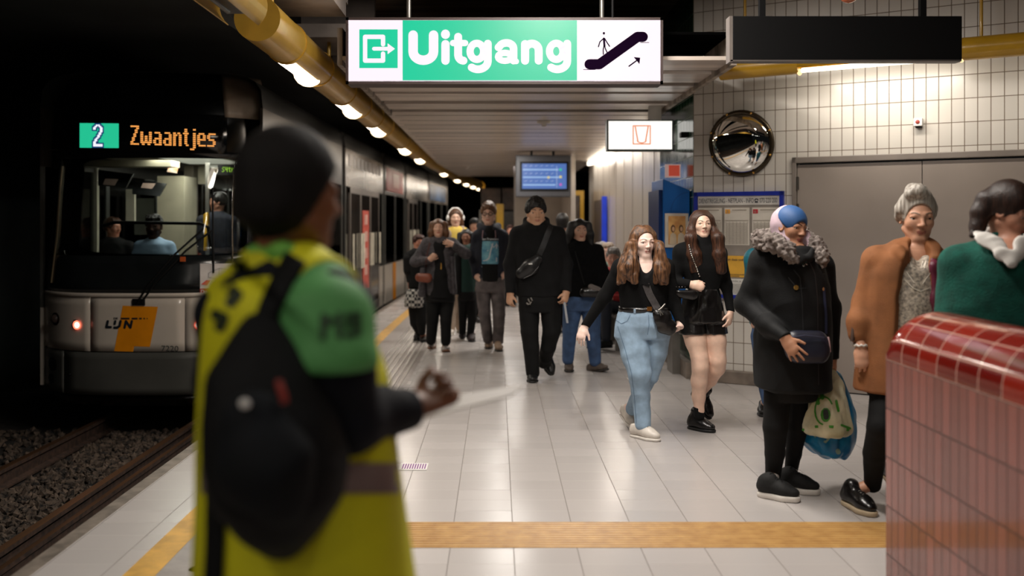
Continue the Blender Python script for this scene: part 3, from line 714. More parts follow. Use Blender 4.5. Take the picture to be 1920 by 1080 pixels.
def tp(mb, name, m, parent=None):
    o = mb.build(name, m)
    o.parent = parent or tram
    o.matrix_parent_inverse = TI if (parent is None or parent is tram) else Matrix()
    return o
def front(u, z, t=0.0):
    au = min(1, abs(u)/HW)
    hw = 1 if z < 2.5 else 1-.16*((z-2.5)/.62)**2
    y = .50*au**3.2+(.13*(z-.9) if z > .9 else 0)+(1.5*(z-2.72)**2 if z > 2.72 else 0)
    if z < .254: y += .03
    return Vector((TX+u*hw, TD+y-t, z))
def fpx(x, y, t=0.0):           # image pixel -> front surface (fixed point iteration on depth)
    D = 9.6
    for _ in range(6):
        u = (x-PX0)/F*D-TX; z = EYE-D*(y-PY0)/F; D = front(max(-HW, min(HW, u)), z).y
    return front(u, z, t)
def patch(mb, u0, u1, z0, z1, t=0.0, nu=10, nz=6, mi=0, th=.03):
    vs = []
    for tt in (t, t-th):
        for j in range(nz+1):
            for i in range(nu+1): vs.append(front(u0+(u1-u0)*i/nu, z0+(z1-z0)*j/nz, tt))
    N = (nu+1)*(nz+1); g = lambda i, j, k: k*N+j*(nu+1)+i
    fs = [(g(i, j, 0), g(i+1, j, 0), g(i+1, j+1, 0), g(i, j+1, 0)) for i in range(nu) for j in range(nz)]
    fs += [(g(i, j, 1), g(i, j+1, 1), g(i+1, j+1, 1), g(i+1, j, 1)) for i in range(nu) for j in range(nz)]
    for i in range(nu): fs += [(g(i, 0, 0), g(i, 0, 1), g(i+1, 0, 1), g(i+1, 0, 0)), (g(i, nz, 0), g(i+1, nz, 0), g(i+1, nz, 1), g(i, nz, 1))]
    for j in range(nz): fs += [(g(0, j, 0), g(0, j+1, 0), g(0, j+1, 1), g(0, j, 1)), (g(nu, j, 0), g(nu, j, 1), g(nu, j+1, 1), g(nu, j+1, 0))]
    mb.add(vs, fs, mi, True); return mb
S1, S2 = -.462, .475
for a_, b_2 in ((-HW, S1-.004), (S1+.004, S2-.004), (S2+.004, HW)):
    tp(patch(MB(), a_, b_2, .262, .80, .01), 'front_panel', M_tw)
tp(patch(MB(), -HW, HW, .80, .84, .025, 24, 1), 'panel_rim', M_tw)
tp(patch(MB(), -HW, HW, .18, .262, .0, 24, 2), 'panel_gap', M_tb)
for a_, b_2 in ((-HW, -.78), (-.775, .80), (.805, HW)):
    tp(patch(MB(), a_, b_2, -.17, .252, .035), 'bumper', M_tg)
tp(patch(MB(), -HW+.05, HW-.05, -.3, -.17, -.1, 24, 1), 'underframe', M_tb)
tp(patch(MB(), -HW, HW, .838, 1.21, .004, 24, 4), 'lower_screen_panel', mat('black_screen_panel', (24, 27, 28), .2, vary=.1))
tp(patch(MB(), -HW, -.955, 1.21, 2.19, .004, 4, 8), 'pillar', M_tb); tp(patch(MB(), .98, HW, 1.21, 2.19, .004, 4, 8), 'pillar', M_tb)
tp(patch(MB(), -HW, HW, 2.19, 3.10, .004, 28, 12), 'front_hood', M_tb)
tp(patch(MB(), -.96, .985, 1.205, 2.195, -.002, 24, 10, th=.004), 'windscreen', M_glass)
# light window trims
mb = MB(); strokes(mb, [], None) if 0 else None
mb.tube([fpx(x, y, .012) for x, y in ((97, 530), (108, 440), (113, 360), (118, 312))], .011, 8); tp(mb, 'window_trim', mat('trim_tan', (110, 96, 72), .4, metal=.3)); mb = MB(); mb.tube([fpx(x, y, .012) for x, y in ((452, 300), (440, 350), (436, 430), (438, 520))], .006, 8); tp(mb, 'window_trim', MATS['trim_tan'])
# roof corner in a lighter grey, lamp light put into its colour
mb = MB(); patch(mb, .78, 1.15, 2.62, 3.10, .012, 8, 8); tp(mb, 'roof_corner', mat('tram_corner_lit', (124, 110, 96), .38, vary=.1))
# destination
dd = tp(patch(MB(), -.86, .80, 2.24, 2.64, .008, 20, 2), 'destination_glass', M_blackg)
G27 = {'Z': ["1111111", "0000011", "0000110", "0001100", "0011000", "0110000", "1100000", "1111111"]}
FONT = {
 'Z': ["111111", "000011", "000110", "000110", "001100", "001100", "011000", "011000", "110000", "111111", "", ""],
 'w': ["", "", "", "11000011", "11000011", "11011011", "11011011", "11011011", "11111111", "01100110", "", ""],
 'a': ["", "", "", "011110", "000011", "000011", "011111", "110011", "110011", "011111", "", ""],
 'n': ["", "", "", "110110", "111011", "110011", "110011", "110011", "110011", "110011", "", ""],
 't': ["", "0110", "0110", "1111", "0110", "0110", "0110", "0110", "0110", "0011", "", ""],
 'j': ["", "0011", "0000", "0011", "0011", "0011", "0011", "0011", "0011", "0011", "0011", "1110"],
 'e': ["", "", "", "011110", "110011", "110011", "111111", "110000", "110000", "011111", "", ""],
 's': ["", "", "", "011111", "110000", "110000", "011110", "000011", "000011", "111110", "", ""]}
mb = MB(); cols_ = 0; cells = []; starts = []
for ch in 'Zwaantjes':
    starts.append(cols_)
    g = FONT[ch]; wd = max(len(r) for r in g)
    for j, r in enumerate(g):
        for i, c in enumerate(r):
            if c == '1': cells.append((cols_+i, j))
    cols_ += wd+1
LMB = [MB() for _ in starts]
for (i, j) in cells:
    mb = LMB[max(k for k, s_ in enumerate(starts) if s_ <= i)]
    cx = 245.5+(405-245.5)*(i+.5)/(cols_-1); cy = 235.0+(279-235.0)*(j+.5)/12+(cx-245)*.026
    q = 1.28
    mb.add([fpx(cx+q*math.cos(k*math.pi/4), cy+q*1.2*math.sin(k*math.pi/4), .012) for k in range(8)], [tuple(range(8))])
for mb in LMB: tp(mb, 'lit_letter', glow('led_amber', (255, 168, 84), 1.25), dd)
mb = MB(); N1, N2 = 29, 19
two = ["0011100", "0110110", "1100011", "1100011", "0000011", "0000011", "0000110", "0000110", "0001100", "0001100", "0011000", "0110000", "0110000", "1100000", "1100000", "1111111", "1111111"]
mbw = MB(); mbb = MB()
for i in range(N1):
    for j in range(N2):
        cx = 150.3+(223.5-150.3)*(i+.5)/N1; cy = 231+(277-231)*(j+.5)/N2+(cx-150)*.01; q = 1.22
        ii, jj = i-10, j-1
        def hit(a, b): return 0 <= b < len(two) and 0 <= a < 7 and two[b][a] == '1'
        t_ = mbw if hit(ii, jj) else (mbb if any(hit(ii+a, jj+b) for a in (-1, 0, 1) for b in (-1, 0, 1)) else mb)
        t_.add([fpx(cx-q, cy-q, .012), fpx(cx+q, cy-q, .012), fpx(cx+q, cy+q, .012), fpx(cx-q, cy+q, .012)], [(0, 1, 2, 3)])
tp(mb, 'line_number_field', glow('led_green', (38, 196, 148), 1), dd); tp(mbw, 'line_number_digit', glow('led_white', (240, 240, 255), 1.1), dd); tp(mbb, 'line_number_outline', glow('led_blue', (20, 70, 120), .8), dd)
# orange stripe, emblem, number
F1 = lambda x, y, t=0: fpx(x, y, .013+t)
mb = MB(); n = 8
q = [(231, 573), (297, 575), (280, 660), (215, 658)]
vs = []
for j in range(n+1):
    for i in range(3):
        a_, b_2 = i/2, j/n
        x = (q[0][0]*(1-a_)+q[1][0]*a_)*(1-b_2)+(q[3][0]*(1-a_)+q[2][0]*a_)*b_2; y = (q[0][1]*(1-a_)+q[1][1]*a_)*(1-b_2)+(q[3][1]*(1-a_)+q[2][1]*a_)*b_2
        vs.append(F1(x, y))
mb.add(vs, [(j*3+i, j*3+i+1, j*3+i+4, j*3+i+3) for j in range(n) for i in range(2)]); tp(mb, 'orange_stripe', M_to)
mb = MB(); sk = lambda x, y: (x+(608-y)*.22, y)
L = lambda wd, pts: (wd, [sk(*p) for p in pts], True)
strokes(mb, [L(4.6, [(202, 602), (202, 613), (210, 613)]), L(4.4, [(216, 602), (216, 607)]), L(4.6, [(226, 602), (226, 611), (222, 614), (217, 614)]), L(4.6, [(236, 614), (236, 602), (247, 614), (247, 602)])], F1, .001)
strokes(mb, [(3.2, [(228, 597), (244, 597)], False), (3, [(248, 597), (259, 597)], False), (2.8, [(262, 597), (267, 597)], False), (2.5, [(270, 597), (273, 597)], False), (2, [(276, 597), (278, 597)], False)], F1, .001)
text(mb, 'DE', 0, 0, 1, 1, lambda u, v, t: F1(214+u*8, 598.5-v*3.4, .001+t), .0, .03)
tp(mb, 'operator_emblem', mat('emblem_black', (22, 30, 40), .4, vary=0))
mb = MB(); text(mb, '7220', 0, 0, 1, 1, lambda u, v, t: F1(303.5+u*32, 658-v*10.5+u*.5, .001+t), .0, .0); tp(mb, 'fleet_number', mat('number_grey', (50, 54, 54), .5, vary=0))
# light clusters
G_red = glow('rear_light_red', (255, 110, 84), 3.0); G_core = glow('rear_light_core', (255, 214, 196), 3.2)
for sgn in (-1, 1):
    X_ = lambda u: sgn*u
    hl = MB(); fu = lambda u, v, t=0: front(X_(u), v, .014+t)
    strokes(hl, [(.13, [(.90, .565), (.9001, .565)]), (.085, [(.90, .545), (.62, .525)])], fu, 0)
    h = tp(hl, 'light_recess', M_blackg)
    c = MB(); strokes(c, [(.088, [(.61, .52), (.6101, .52)])], fu, .006); tp(c, 'red_light', G_red, h)
    c = MB(); strokes(c, [(.055, [(.605, .52), (.6051, .52)])], fu, .009); tp(c, 'light_core', G_core, h)
    c = MB(); c.ball(tuple(front(X_(.90), .565, .02)), (.045, .03, .045)); tp(c, 'lens', mat('dark_lens', (60, 50, 46), .08), h)
    c = MB()
    for (u, z, r) in ((.955, .10, .07), (.975, -.05, .05)):
        strokes(c, [(r*2, [(u, z), (u+.0001, z)])], lambda u, v, t=0: front(X_(u), v, .04+t), 0)
    tp(c, 'lower_lamp', M_tb)
    tp(MB().ball(tuple(front(X_(.70), .02, .04)), .014), 'towing_cover', M_black)
# wipers
mb = MB(); mb.tube([fpx(258, 569, .03), fpx(283, 532, .06), fpx(330, 478, .06), fpx(385, 428, .05)], .011, 8); mb.tube([fpx(268, 566, .03), fpx(296, 528, .06), fpx(352, 470, .06), fpx(400, 432, .05)], .011, 8)
mb.box(tuple(fpx(250, 572, -.02)), tuple(fpx(273, 560, -.06)+Vector((0, -.09, 0)))); wp_ = tp(mb, 'wiper_arm', M_black)
tp(MB().tube([fpx(400, 352, .03), fpx(401, 430, .03), fpx(402, 512, .03)], .010, 8), 'wiper_blade', M_black)
tp(MB().box(tuple(fpx(341, 490, .05)), tuple(fpx(352, 481, .075))), 'wiper_reflector', mat('orange_reflector', (190, 90, 40), .4))
# warning sticker
def rpatch(x0, y0, x1, y1, t): 
    m_ = MB(); n = 6; m_.add([F1(x0+(x1-x0)*i/n, y0+(y1-y0)*j, t) for j in (0, 1) for i in range(n+1)], [(i, i+1, n+2+i, n+1+i) for i in range(n)]); return m_
st = tp(rpatch(376, 494, 440, 552, .002), 'warning_sticker', mat('sticker_white', (206, 200, 196), .4))
tp(rpatch(376, 541, 440, 552, .004), 'sticker_band', mat('sticker_red', (196, 64, 50), .4), st)
mb = MB(); text(mb, 'Dode hoek!', 0, 0, 1, 1, lambda u, v, t: F1(378+u*48, 549.5-v*6, .006+t), .0, .02); tp(mb, 'sticker_text', M_white, st)
mb = MB(); mb.add([F1(378, 533, .005), F1(388, 525, .005), F1(396, 526, .005), F1(390, 535, .005)], [(0, 1, 2, 3)]); mb.add([F1(408, 531, .005), F1(418, 524, .005), F1(432, 526, .005), F1(422, 534, .005)], [(0, 1, 2, 3)]); tp(mb, 'sticker_arrow', mat('sticker_red', (196, 64, 50), .4), st)
mb = MB(); strokes(mb, [(.6, [(392, 512), (412, 503), (434, 507), (434, 520), (412, 524), (392, 520), (392, 512)]), (.6, [(412, 503), (412, 524)]), (1, [(398, 527), (402, 533), (406, 528), (400, 535), (396, 532)])], F1, .005); tp(mb, 'sticker_drawing', mat('sticker_ink', (90, 90, 92), .5, vary=0), st)
# sides, roof, floor: long curved body
SY = [TD+.5+.5*k for k in range(46)]       # 10.0 .. 32.5
def side_strip(mb, y0, y1, z0, z1, x=HW, th=.03, mi=0, t=0.0, sgn=1):
    n = max(1, int((y1-y0)/.6)); 
    for k in range(n):
        a_, c_ = y0+(y1-y0)*k/n, y0+(y1-y0)*(k+1)/n; ba, bb = bend(a_), bend(c_)
        xo, xi = TX+sgn*(x+t), TX+sgn*(x+t-th)
        vs = [(xo+ba, a_, z0), (xo+bb, c_, z0), (xo+bb, c_, z1), (xo+ba, a_, z1), (xi+ba, a_, z0), (xi+bb, c_, z0), (xi+bb, c_, z1), (xi+ba, a_, z1)]
        mb.add(vs, [(0, 1, 2, 3), (7, 6, 5, 4), (0, 4, 5, 1), (3, 2, 6, 7), (0, 3, 7, 4), (1, 5, 6, 2)], mi)
    return mb
EY = 32.2
ART = [15.05, 19.65, 23.0, 27.6, EY]
secs = [(TD+.42, 14.9), (15.2, 19.5), (19.8, 22.85), (23.15, 27.45), (27.75, EY)]
M_tglass = mat('side_glass_dark', (34, 30, 28), .1, vary=.2, vscale=3)
for a_, c_ in secs:
    for sgn in (1, -1):
        tp(side_strip(MB(), a_, c_, -.14, .66, sgn=sgn), 'side_panel', M_tw)
        tp(side_strip(MB(), a_, c_, 2.12, 2.72, sgn=sgn), 'top_band', M_troof if a_ < 12 else mat('side_band', (120, 113, 106), .25, vary=.15, vscale=2))
        n = max(1, round((c_-a_)/1.5))
        for k in range(n+1):
            y = a_+(c_-a_)*k/n; w2 = .05
            tp(side_strip(MB(), max(a_, y-w2), min(c_, y+w2), .66, 2.12, sgn=sgn, t=.002), 'window_post', M_tg)
        for k in range(n):
            y = a_+(c_-a_)*k/n; y2 = a_+(c_-a_)*(k+1)/n
            tp(side_strip(MB(), y+.05, y2-.05, .66, 2.12, sgn=sgn, th=.006, t=-.01), 'side_window', M_glass)
    # roof part
    mb = MB(); N = 10; n = max(1, int((c_-a_)/.8)); vs = []
    for j in range(n+1):
        y = a_+(c_-a_)*j/n
        for k in range(N+1):
            an = math.pi*k/N; vs.append((TX+bend(y)+HW*math.copysign(abs(math.cos(an))**.35, math.cos(an)), y, 2.72+.38*math.sin(an)**.6))
    mb.add(vs, [(j*(N+1)+k, j*(N+1)+k+1, (j+1)*(N+1)+k+1, (j+1)*(N+1)+k) for j in range(n) for k in range(N)], 0, True); tp(mb, 'roof', mat('tram_roof_dark', (30, 31, 31), .45, vary=.15))
for y in ART[:-1]:
    mb = MB()
    for k in range(7): side_strip(mb, y-.16+k*.046, y-.134+k*.046, -.1, 2.95, sgn=1, t=-.02-.01*(k % 2))
    tp(mb, 'bellows', M_black)
tp(side_strip(MB(), 10.2, EY, -.42, -.14, th=.04, t=-.02), 'skirt', M_tb)
tp(MB().box((TX-1.1+bend(EY), EY-.03, -.3), (TX+1.1+bend(EY), EY, 3.0)), 'end_wall', M_tb)
mb = MB()
for a_, c_ in zip(SY, SY[1:]): mb.add([(TX-1.12+bend(a_), a_, -.13), (TX+1.12+bend(a_), a_, -.13), (TX+1.12+bend(c_), c_, -.13), (TX-1.12+bend(c_), c_, -.13)], [(0, 1, 2, 3)])
tp(mb, 'tram_floor', mat('tram_floor', (60, 62, 66), .5))
mb = MB()
for a_, c_ in zip(SY, SY[1:]): mb.add([(TX-1.1+bend(a_), a_, 2.30), (TX+1.1+bend(a_), a_, 2.30), (TX+1.1+bend(c_), c_, 2.30), (TX-1.1+bend(c_), c_, 2.30)], [(0, 1, 2, 3)])
tp(mb, 'tram_ceiling', M_cream)
# doors with handles, banners on the platform side
M_doorf = mat('door_frame_grey', (120, 112, 106), .35, metal=.4)
for (y0, y1) in ((15.6, 18.9), (23.5, 25.2)):
    dr = None
    for k in range(3 if y0 < 20 else 2):
        w_ = (y1-y0)/(3 if y0 < 20 else 2); a_ = y0+k*w_
        mb = MB(); side_strip(mb, a_, a_+.07, -.1, 2.1, t=.012); side_strip(mb, a_+w_-.07, a_+w_, -.1, 2.1, t=.012); side_strip(mb, a_, a_+w_, 2.02, 2.12, t=.012); side_strip(mb, a_, a_+w_, -.1, .05, t=.012)
        dr = tp(mb, 'door', M_doorf)
        tp(side_strip(MB(), a_+.07, a_+w_-.07, .05, 2.02, th=.006, t=.008), 'door_pane', M_tglass, dr)
        for yy in (a_+.12, a_+w_-.12): tp(MB().tube([(TX+HW+.04+bend(yy), yy, .75), (TX+HW+.04+bend(yy), yy, 1.35)], .02), 'grab_handle', mat('cream_handle', (220, 214, 196), .4), dr)
bn = tp(side_strip(MB(), 16.85, 17.55, .35, 1.75, t=.02, th=.004), 'red_banner', mat('banner_red', (206, 96, 84), .4))
mb = MB()
for k in range(4): side_strip(mb, 17.05, 17.35, 1.5-k*.3, 1.68-k*.3, t=.026, th=.004)
tp(mb, 'banner_print', mat('banner_print', (226, 178, 166), .4), bn)
rp = tp(side_strip(MB(), 19.95, 22.5, 2.2, 2.68, t=.012, th=.005), 'red_poster', mat('poster_red', (190, 62, 44), .4)); tp(side_strip(MB(), 20.8, 21.8, 2.3, 2.6, t=.02, th=.004), 'poster_print', mat('poster_print', (220, 150, 130), .4), rp)
mb = MB(); 
for k in range(9): tp(side_strip(MB(), 15.5+k*.42, 15.78+k*.42, 2.46, 2.64, t=.006, th=.004), 'side_lettering', mat('side_lettering', (92, 84, 80), .4, vary=0))
tp(side_strip(MB(), 20.9, 21.35, -.14, .66, t=.01, th=.004), 'orange_stripe', M_to)
tp(side_strip(MB(), 27.9, 31.5, 2.2, 2.66, t=.012, th=.005), 'blue_poster', mat('poster_blue', (60, 90, 130), .4))
# side reflection window glass darker behind: seats
M_seat = mat('seat_blue', (70, 84, 128), .6, vary=.15, vscale=20)
def seat(x, y, face=-1):
    bevel(tp(MB().box((x-.21, y-.22, .30), (x+.21, y+.22, .38)), "seat_cushion", M_seat), .03); tp(MB().tube([(x, y, -.13), (x, y, .3)], .04), "seat_post", M_steel)
    mb = MB().box((x-.21, y+.18, .38), (x+.21, y+.25, 1.0)); bevel(tp(mb, 'seat_back', M_seat), .03)
for (x, y) in ((-4.42, 12.4), (-4.0, 12.4), (-4.42, 13.4), (-4.0, 13.4), (-3.1, 13.4), (-2.75, 13.4), (-4.42, 14.4), (-4.0, 14.4), (-3.05, 12.3)):
    seat(x, y)
# cab fittings
M_cab = mat('cab_dark', (26, 28, 30), .4)
def ib(px0, py0, px1, py1, D, th, m, name, rot=None): # interior box from image coordinates
    a_, b_2 = P(px0, py1, D), P(px1, py0, D)
    return tp(MB().box((a_.x, D, a_.z), (b_2.x, D+th, b_2.z)), name, m)
ib(170, 304, 182, 480, 11.2, .06, mat('interior_pale', (196, 190, 172), .4), 'partition_edge'); ib(146, 318, 170, 480, 11.3, .6, M_cream, 'partition')
ib(236, 355, 252, 420, 11.6, .05, mat('interior_pale', (196, 190, 172), .4), 'partition_edge'); ib(252, 372, 290, 440, 11.9, .05, mat('cab_glass_grey', (84, 86, 78), .2), 'partition_pane')
ib(295, 330, 345, 480, 11.8, .5, M_cream, 'partition'); ib(345, 310, 362, 480, 12.2, .2, mat('interior_brown', (90, 82, 70), .5), 'partition'); ib(385, 305, 392, 480, 11.5, .03, M_steel, 'grab_pole')
ib(120, 300, 320, 312, 10.6, .3, M_cream, 'cab_ceiling_panel'); ib(355, 303, 385, 345, 12.4, .1, M_cream, 'partition')
for (x0, y0, x1, y1, nx0, ny0, nx1, ny1) in ((184, 318, 248, 352, 193, 335, 220, 348), (248, 336, 310, 368, 264, 343, 290, 354)):
    D = 10.75; mb = MB(); a_ = [P(x0, y0, D+.1), P(x1+2, y0+8, D+.1), P(x1-12, y1, D-.1), P(x0, y1-4, D-.1)]
    mb.add(a_+[v+Vector((0, .03, .0)) for v in a_], [(0, 1, 2, 3), (7, 6, 5, 4), (0, 4, 5, 1), (1, 5, 6, 2), (2, 6, 7, 3), (3, 7, 4, 0)]); v_ = tp(mb, 'sun_visor', M_cab)
    mb = MB(); mb.add([P(nx0+4, ny0, D-.12), P(nx1+2, ny0+1, D-.12), P(nx1-5, ny1, D-.14), P(nx0, ny1-2, D-.14)], [(0, 1, 2, 3)]); tp(mb, 'pinned_note', mat('note_pink', (206, 178, 164), .5, emit=(206, 178, 164), estr=.0), v_)
mb = MB(); mb.add([P(318, 308, 11), P(336, 306, 11), P(332, 325, 11), P(313, 322, 11)], [(0, 1, 2, 3)]); tp(mb, 'cab_poster', mat('cab_poster', (200, 130, 70), .5, rgb2=(230, 220, 210), vscale=16))
D = 10.25; tp(MB().tube([P(190, 424, D), P(215, 417, D), P(300, 418, D), P(375, 419, D), P(390, 426, D), P(396, 470, D)], .018, 10), 'cab_rail', M_black)
mb = MB(); 
g5 = {'S': ["011", "100", "010", "001", "110"], '4': ["101", "101", "111", "001", "001"], 't': ["010", "111", "010", "010", "011"], 'r': ["000", "101", "110", "100", "100"]}
for q_, ch in enumerate('S4tr'):
    for j, r in enumerate(g5[ch]):
        for i, c in enumerate(r):
            if c == '1':
                cx, cy = 417+q_*6.0+i*1.6, 314+j*1.9; mb.add([P(cx-.7, cy-.8, 11.5), P(cx+.7, cy-.8, 11.5), P(cx+.7, cy+.8, 11.5), P(cx-.7, cy+.8, 11.5)], [(0, 1, 2, 3)])
tp(mb, 'inner_display', glow('led_lime', (190, 255, 40), 1.1)); ib(408, 309, 445, 328, 11.52, .1, M_black, 'inner_display_case')
tp(MB().tube([P(385, 470, 10.9), P(388, 400, 10.9), P(384, 405, 11.2)], .02), 'validator_pole', M_yel)
ib(381, 402, 389, 420, 10.95, .08, M_yel, 'ticket_validator')
# dashboard
tp(MB().box((TX-1.0, 9.95, .7), (TX+1.0, 10.3, 1.12)), 'dashboard', M_cab)
for y, pw in ((10.75, 20), (11.6, 14), (13.2, 18), (17.3, 12), (21.3, 10), (25.3, 10)):  # the foremost one is added to brighten the driver
    l_ = area('tram_ceiling_light', (TX+bend(y), y, 2.27), (.5, .5), pw, color=(1, .97, .88)); l_.parent = tram; l_.matrix_parent_inverse = TI
    tp(MB().box((TX-.3+bend(y), y-.5, 2.275), (TX+.3+bend(y), y+.5, 2.295)), 'ceiling_lamp', glow('tram_lamp', (255, 250, 230), .55))
# chrome mirror arm at the platform-side corner
tp(MB().tube([fpx(452, 290, .1), fpx(445, 320, .12), fpx(441, 390, .12), fpx(440, 480, .1)], .005, 8), 'mirror_arm', M_chrome)
# ---------------- figures: blended distance fields turned into one smooth skin ----------------
def vnoise(p, seed=0):
    i = np.floor(p).astype(np.int64); f = p-i; f = f*f*(3-2*f)
    def h(a, b, c):
        n = (a*73856093) ^ (b*19349663) ^ (c*83492791) ^ (seed*2654435)
        n = (n ^ (n >> 13))*1274126177 & 0x7fffffff
        return ((n ^ (n >> 16)) & 0xffff)/32767.5-1
    x, y, z = i[:, 0], i[:, 1], i[:, 2]; r = 0
    for dx in (0, 1):
        for dy in (0, 1):
            for dz in (0, 1):
                w_ = (f[:, 0] if dx else 1-f[:, 0])*(f[:, 1] if dy else 1-f[:, 1])*(f[:, 2] if dz else 1-f[:, 2])
                r = r+w_*h(x+dx, y+dy, z+dz)
    return r
V3 = lambda *a: np.array(a, dtype=float)
def nrm(v): v = np.array(v, float); return v/(np.linalg.norm(v)+1e-9)
class Fld:
    def __init__(s, h=.006): s.ops = []; s.h = h; s.lo = np.full(3, 1e9); s.hi = np.full(3, -1e9)
    def _bb(s, lo, hi, k, sub):
        lo = np.array(lo, float)-k-2*s.h; hi = np.array(hi, float)+k+2*s.h
        if not sub: s.lo = np.minimum(s.lo, lo); s.hi = np.maximum(s.hi, hi)
        return lo, hi
    def rc(s, a, b, ra, rb, k=.02, flat=None, sub=False):
        """tapered limb; flat=(axis, factor) thins it along that axis"""
        a = np.array(a, float); b = np.array(b, float); r = max(ra, rb)
        lo, hi = s._bb(np.minimum(a, b)-r, np.maximum(a, b)+r, k, sub)
        ba = b-a; L2 = ba@ba+1e-12
        def f(X, Y, Z):
            px, py, pz = X-a[0], Y-a[1], Z-a[2]
            t = np.clip((px*ba[0]+py*ba[1]+pz*ba[2])/L2, 0, 1)
            qx, qy, qz = px-t*ba[0], py-t*ba[1], pz-t*ba[2]
            d2 = qx*qx+qy*qy+qz*qz
            if flat is not None:
                n, q = flat; c = qx*n[0]+qy*n[1]+qz*n[2]; d2 = d2+(q*q-1)*c*c
            d = np.sqrt(d2)-(ra+(rb-ra)*t)
            return d/(flat[1]**.5) if flat is not None else d
        s.ops.append((f, lo, hi, k, sub)); return s
    def ch(s, pts, k=.02, flat=None, sub=False):
        """pts: (point, radius) chain"""
        for (a, ra), (b, rb) in zip(pts, pts[1:]): s.rc(a, b, ra, rb, k, flat, sub)
        return s
    def el(s, c, r, R=None, k=.02, sub=False):
        c = np.array(c, float); r = np.array(r, float); R = np.eye(3) if R is None else R
        ext = np.sqrt(((R*r)**2).sum(1)); lo, hi = s._bb(c-ext, c+ext, k, sub)
        def f(X, Y, Z):
            px, py, pz = X-c[0], Y-c[1], Z-c[2]
            u = [(px*R[0, i]+py*R[1, i]+pz*R[2, i])/r[i] for i in range(3)]
            q = np.sqrt(u[0]**2+u[1]**2+u[2]**2); g = np.sqrt((u[0]/r[0])**2+(u[1]/r[1])**2+(u[2]/r[2])**2)+1e-6
            return q*(q-1)/g
        s.ops.append((f, lo, hi, k, sub)); return s
    def loft(s, rows, k=.02, p=2.3, sub=False, rk=.015):
        """rows: (z, cx, cy, half width, half depth)"""
        rows = sorted(rows); A = np.array(rows, float)
        z0, z1 = A[0, 0], A[-1, 0]
        lo, hi = s._bb((( A[:, 1]-A[:, 3]).min(), (A[:, 2]-A[:, 4]).min(), z0), ((A[:, 1]+A[:, 3]).max(), (A[:, 2]+A[:, 4]).max(), z1), k, sub)
        zz = np.linspace(z0, z1, 60); B = [np.interp(zz, A[:, 0], A[:, i]) for i in range(1, 5)]
        ker = np.array([1, 2, 3, 2, 1.])/9
        B = [np.convolve(np.pad(b, 2, 'edge'), ker, 'valid') for b in B]
        def f(X, Y, Z):
            z = Z[0, 0, :]; cx, cy, w_, d_ = [np.interp(z, zz, b)[None, None, :] for b in B]
            q = (np.abs((X-cx)/w_)**p+np.abs((Y-cy)/d_)**p)**(1/p)
            d = (q-1)*np.minimum(w_, d_)
            c = np.maximum(Z-z1+rk, z0+rk-Z)
            return np.sqrt(np.maximum(d+rk, 0)**2+np.maximum(c, 0)**2)+np.minimum(np.maximum(d+rk, c), 0)-rk
        s.ops.append((f, lo, hi, k, sub)); return s
    def cut(s, n, p, k=.004):
        """removes what lies on the n side of the plane through p"""
        n = nrm(n); p = np.array(p, float)
        s.ops.append((lambda X, Y, Z: -((X-p[0])*n[0]+(Y-p[1])*n[1]+(Z-p[2])*n[2]), None, None, k, True)); return s
    def mesh(s):
        h = s.h; lo = s.lo-3*h; n = np.ceil((s.hi+3*h-lo)/h).astype(int)+1
        v = np.full(n, .5, np.float32)
        ax = [lo[i]+h*np.arange(n[i]) for i in range(3)]
        for f, a, b, k, sub in s.ops:
            if a is None: i0 = np.zeros(3, int); i1 = n
            else:
                i0 = np.clip(np.floor((a-lo)/h).astype(int), 0, n); i1 = np.clip(np.ceil((b-lo)/h).astype(int)+1, 0, n)
            if (i1 <= i0).any(): continue
            sl = tuple(slice(i0[i], i1[i]) for i in range(3))
            X = ax[0][sl[0]][:, None, None].astype(np.float32); Y = ax[1][sl[1]][None, :, None].astype(np.float32); Z = ax[2][sl[2]][None, None, :].astype(np.float32)
            d = f(X, Y, Z).astype(np.float32); w0 = v[sl]
            if sub:
                d = -d; hh = np.clip(.5-.5*(d-w0)/k, 0, 1); hh = np.clip(.5+.5*(d-w0)/k, 0, 1); v[sl] = w0*(1-hh)+d*hh+k*hh*(1-hh)
            else:
                hh = np.clip(.5+.5*(w0-d)/k, 0, 1); v[sl] = w0*(1-hh)+d*hh-k*hh*(1-hh)
        ins = v < 0
        c = [ins[a:n[0]-1+a, b:n[1]-1+b, e:n[2]-1+e] for a in (0, 1) for b in (0, 1) for e in (0, 1)]
        cnt = sum(x.astype(np.int8) for x in c); act = (cnt > 0) & (cnt < 8)
        I = np.argwhere(act); N = len(I)
        idx = np.full(act.shape, -1, np.int32); idx[act] = np.arange(N)
        cor = {}
        for a in (0, 1):
            for b in (0, 1):
                for e in (0, 1): cor[a, b, e] = v[I[:, 0]+a, I[:, 1]+b, I[:, 2]+e]
        acc = np.zeros((N, 3)); m = np.zeros(N)
        for a in (0, 1):
            for b in (0, 1):
                for (p0, p1, d) in (((0, a, b), (1, a, b), 0), ((a, 0, b), (a, 1, b), 1), ((a, b, 0), (a, b, 1), 2)):
                    u, w_ = cor[p0], cor[p1]; x = (u < 0) != (w_ < 0); t = np.where(x, u/(u-w_+1e-12), 0)
                    q = np.tile(np.array(p0, float), (N, 1)); q[:, d] += t; acc += q*x[:, None]; m += x
        P_ = lo+h*(I+acc/m[:, None])
        Q = []
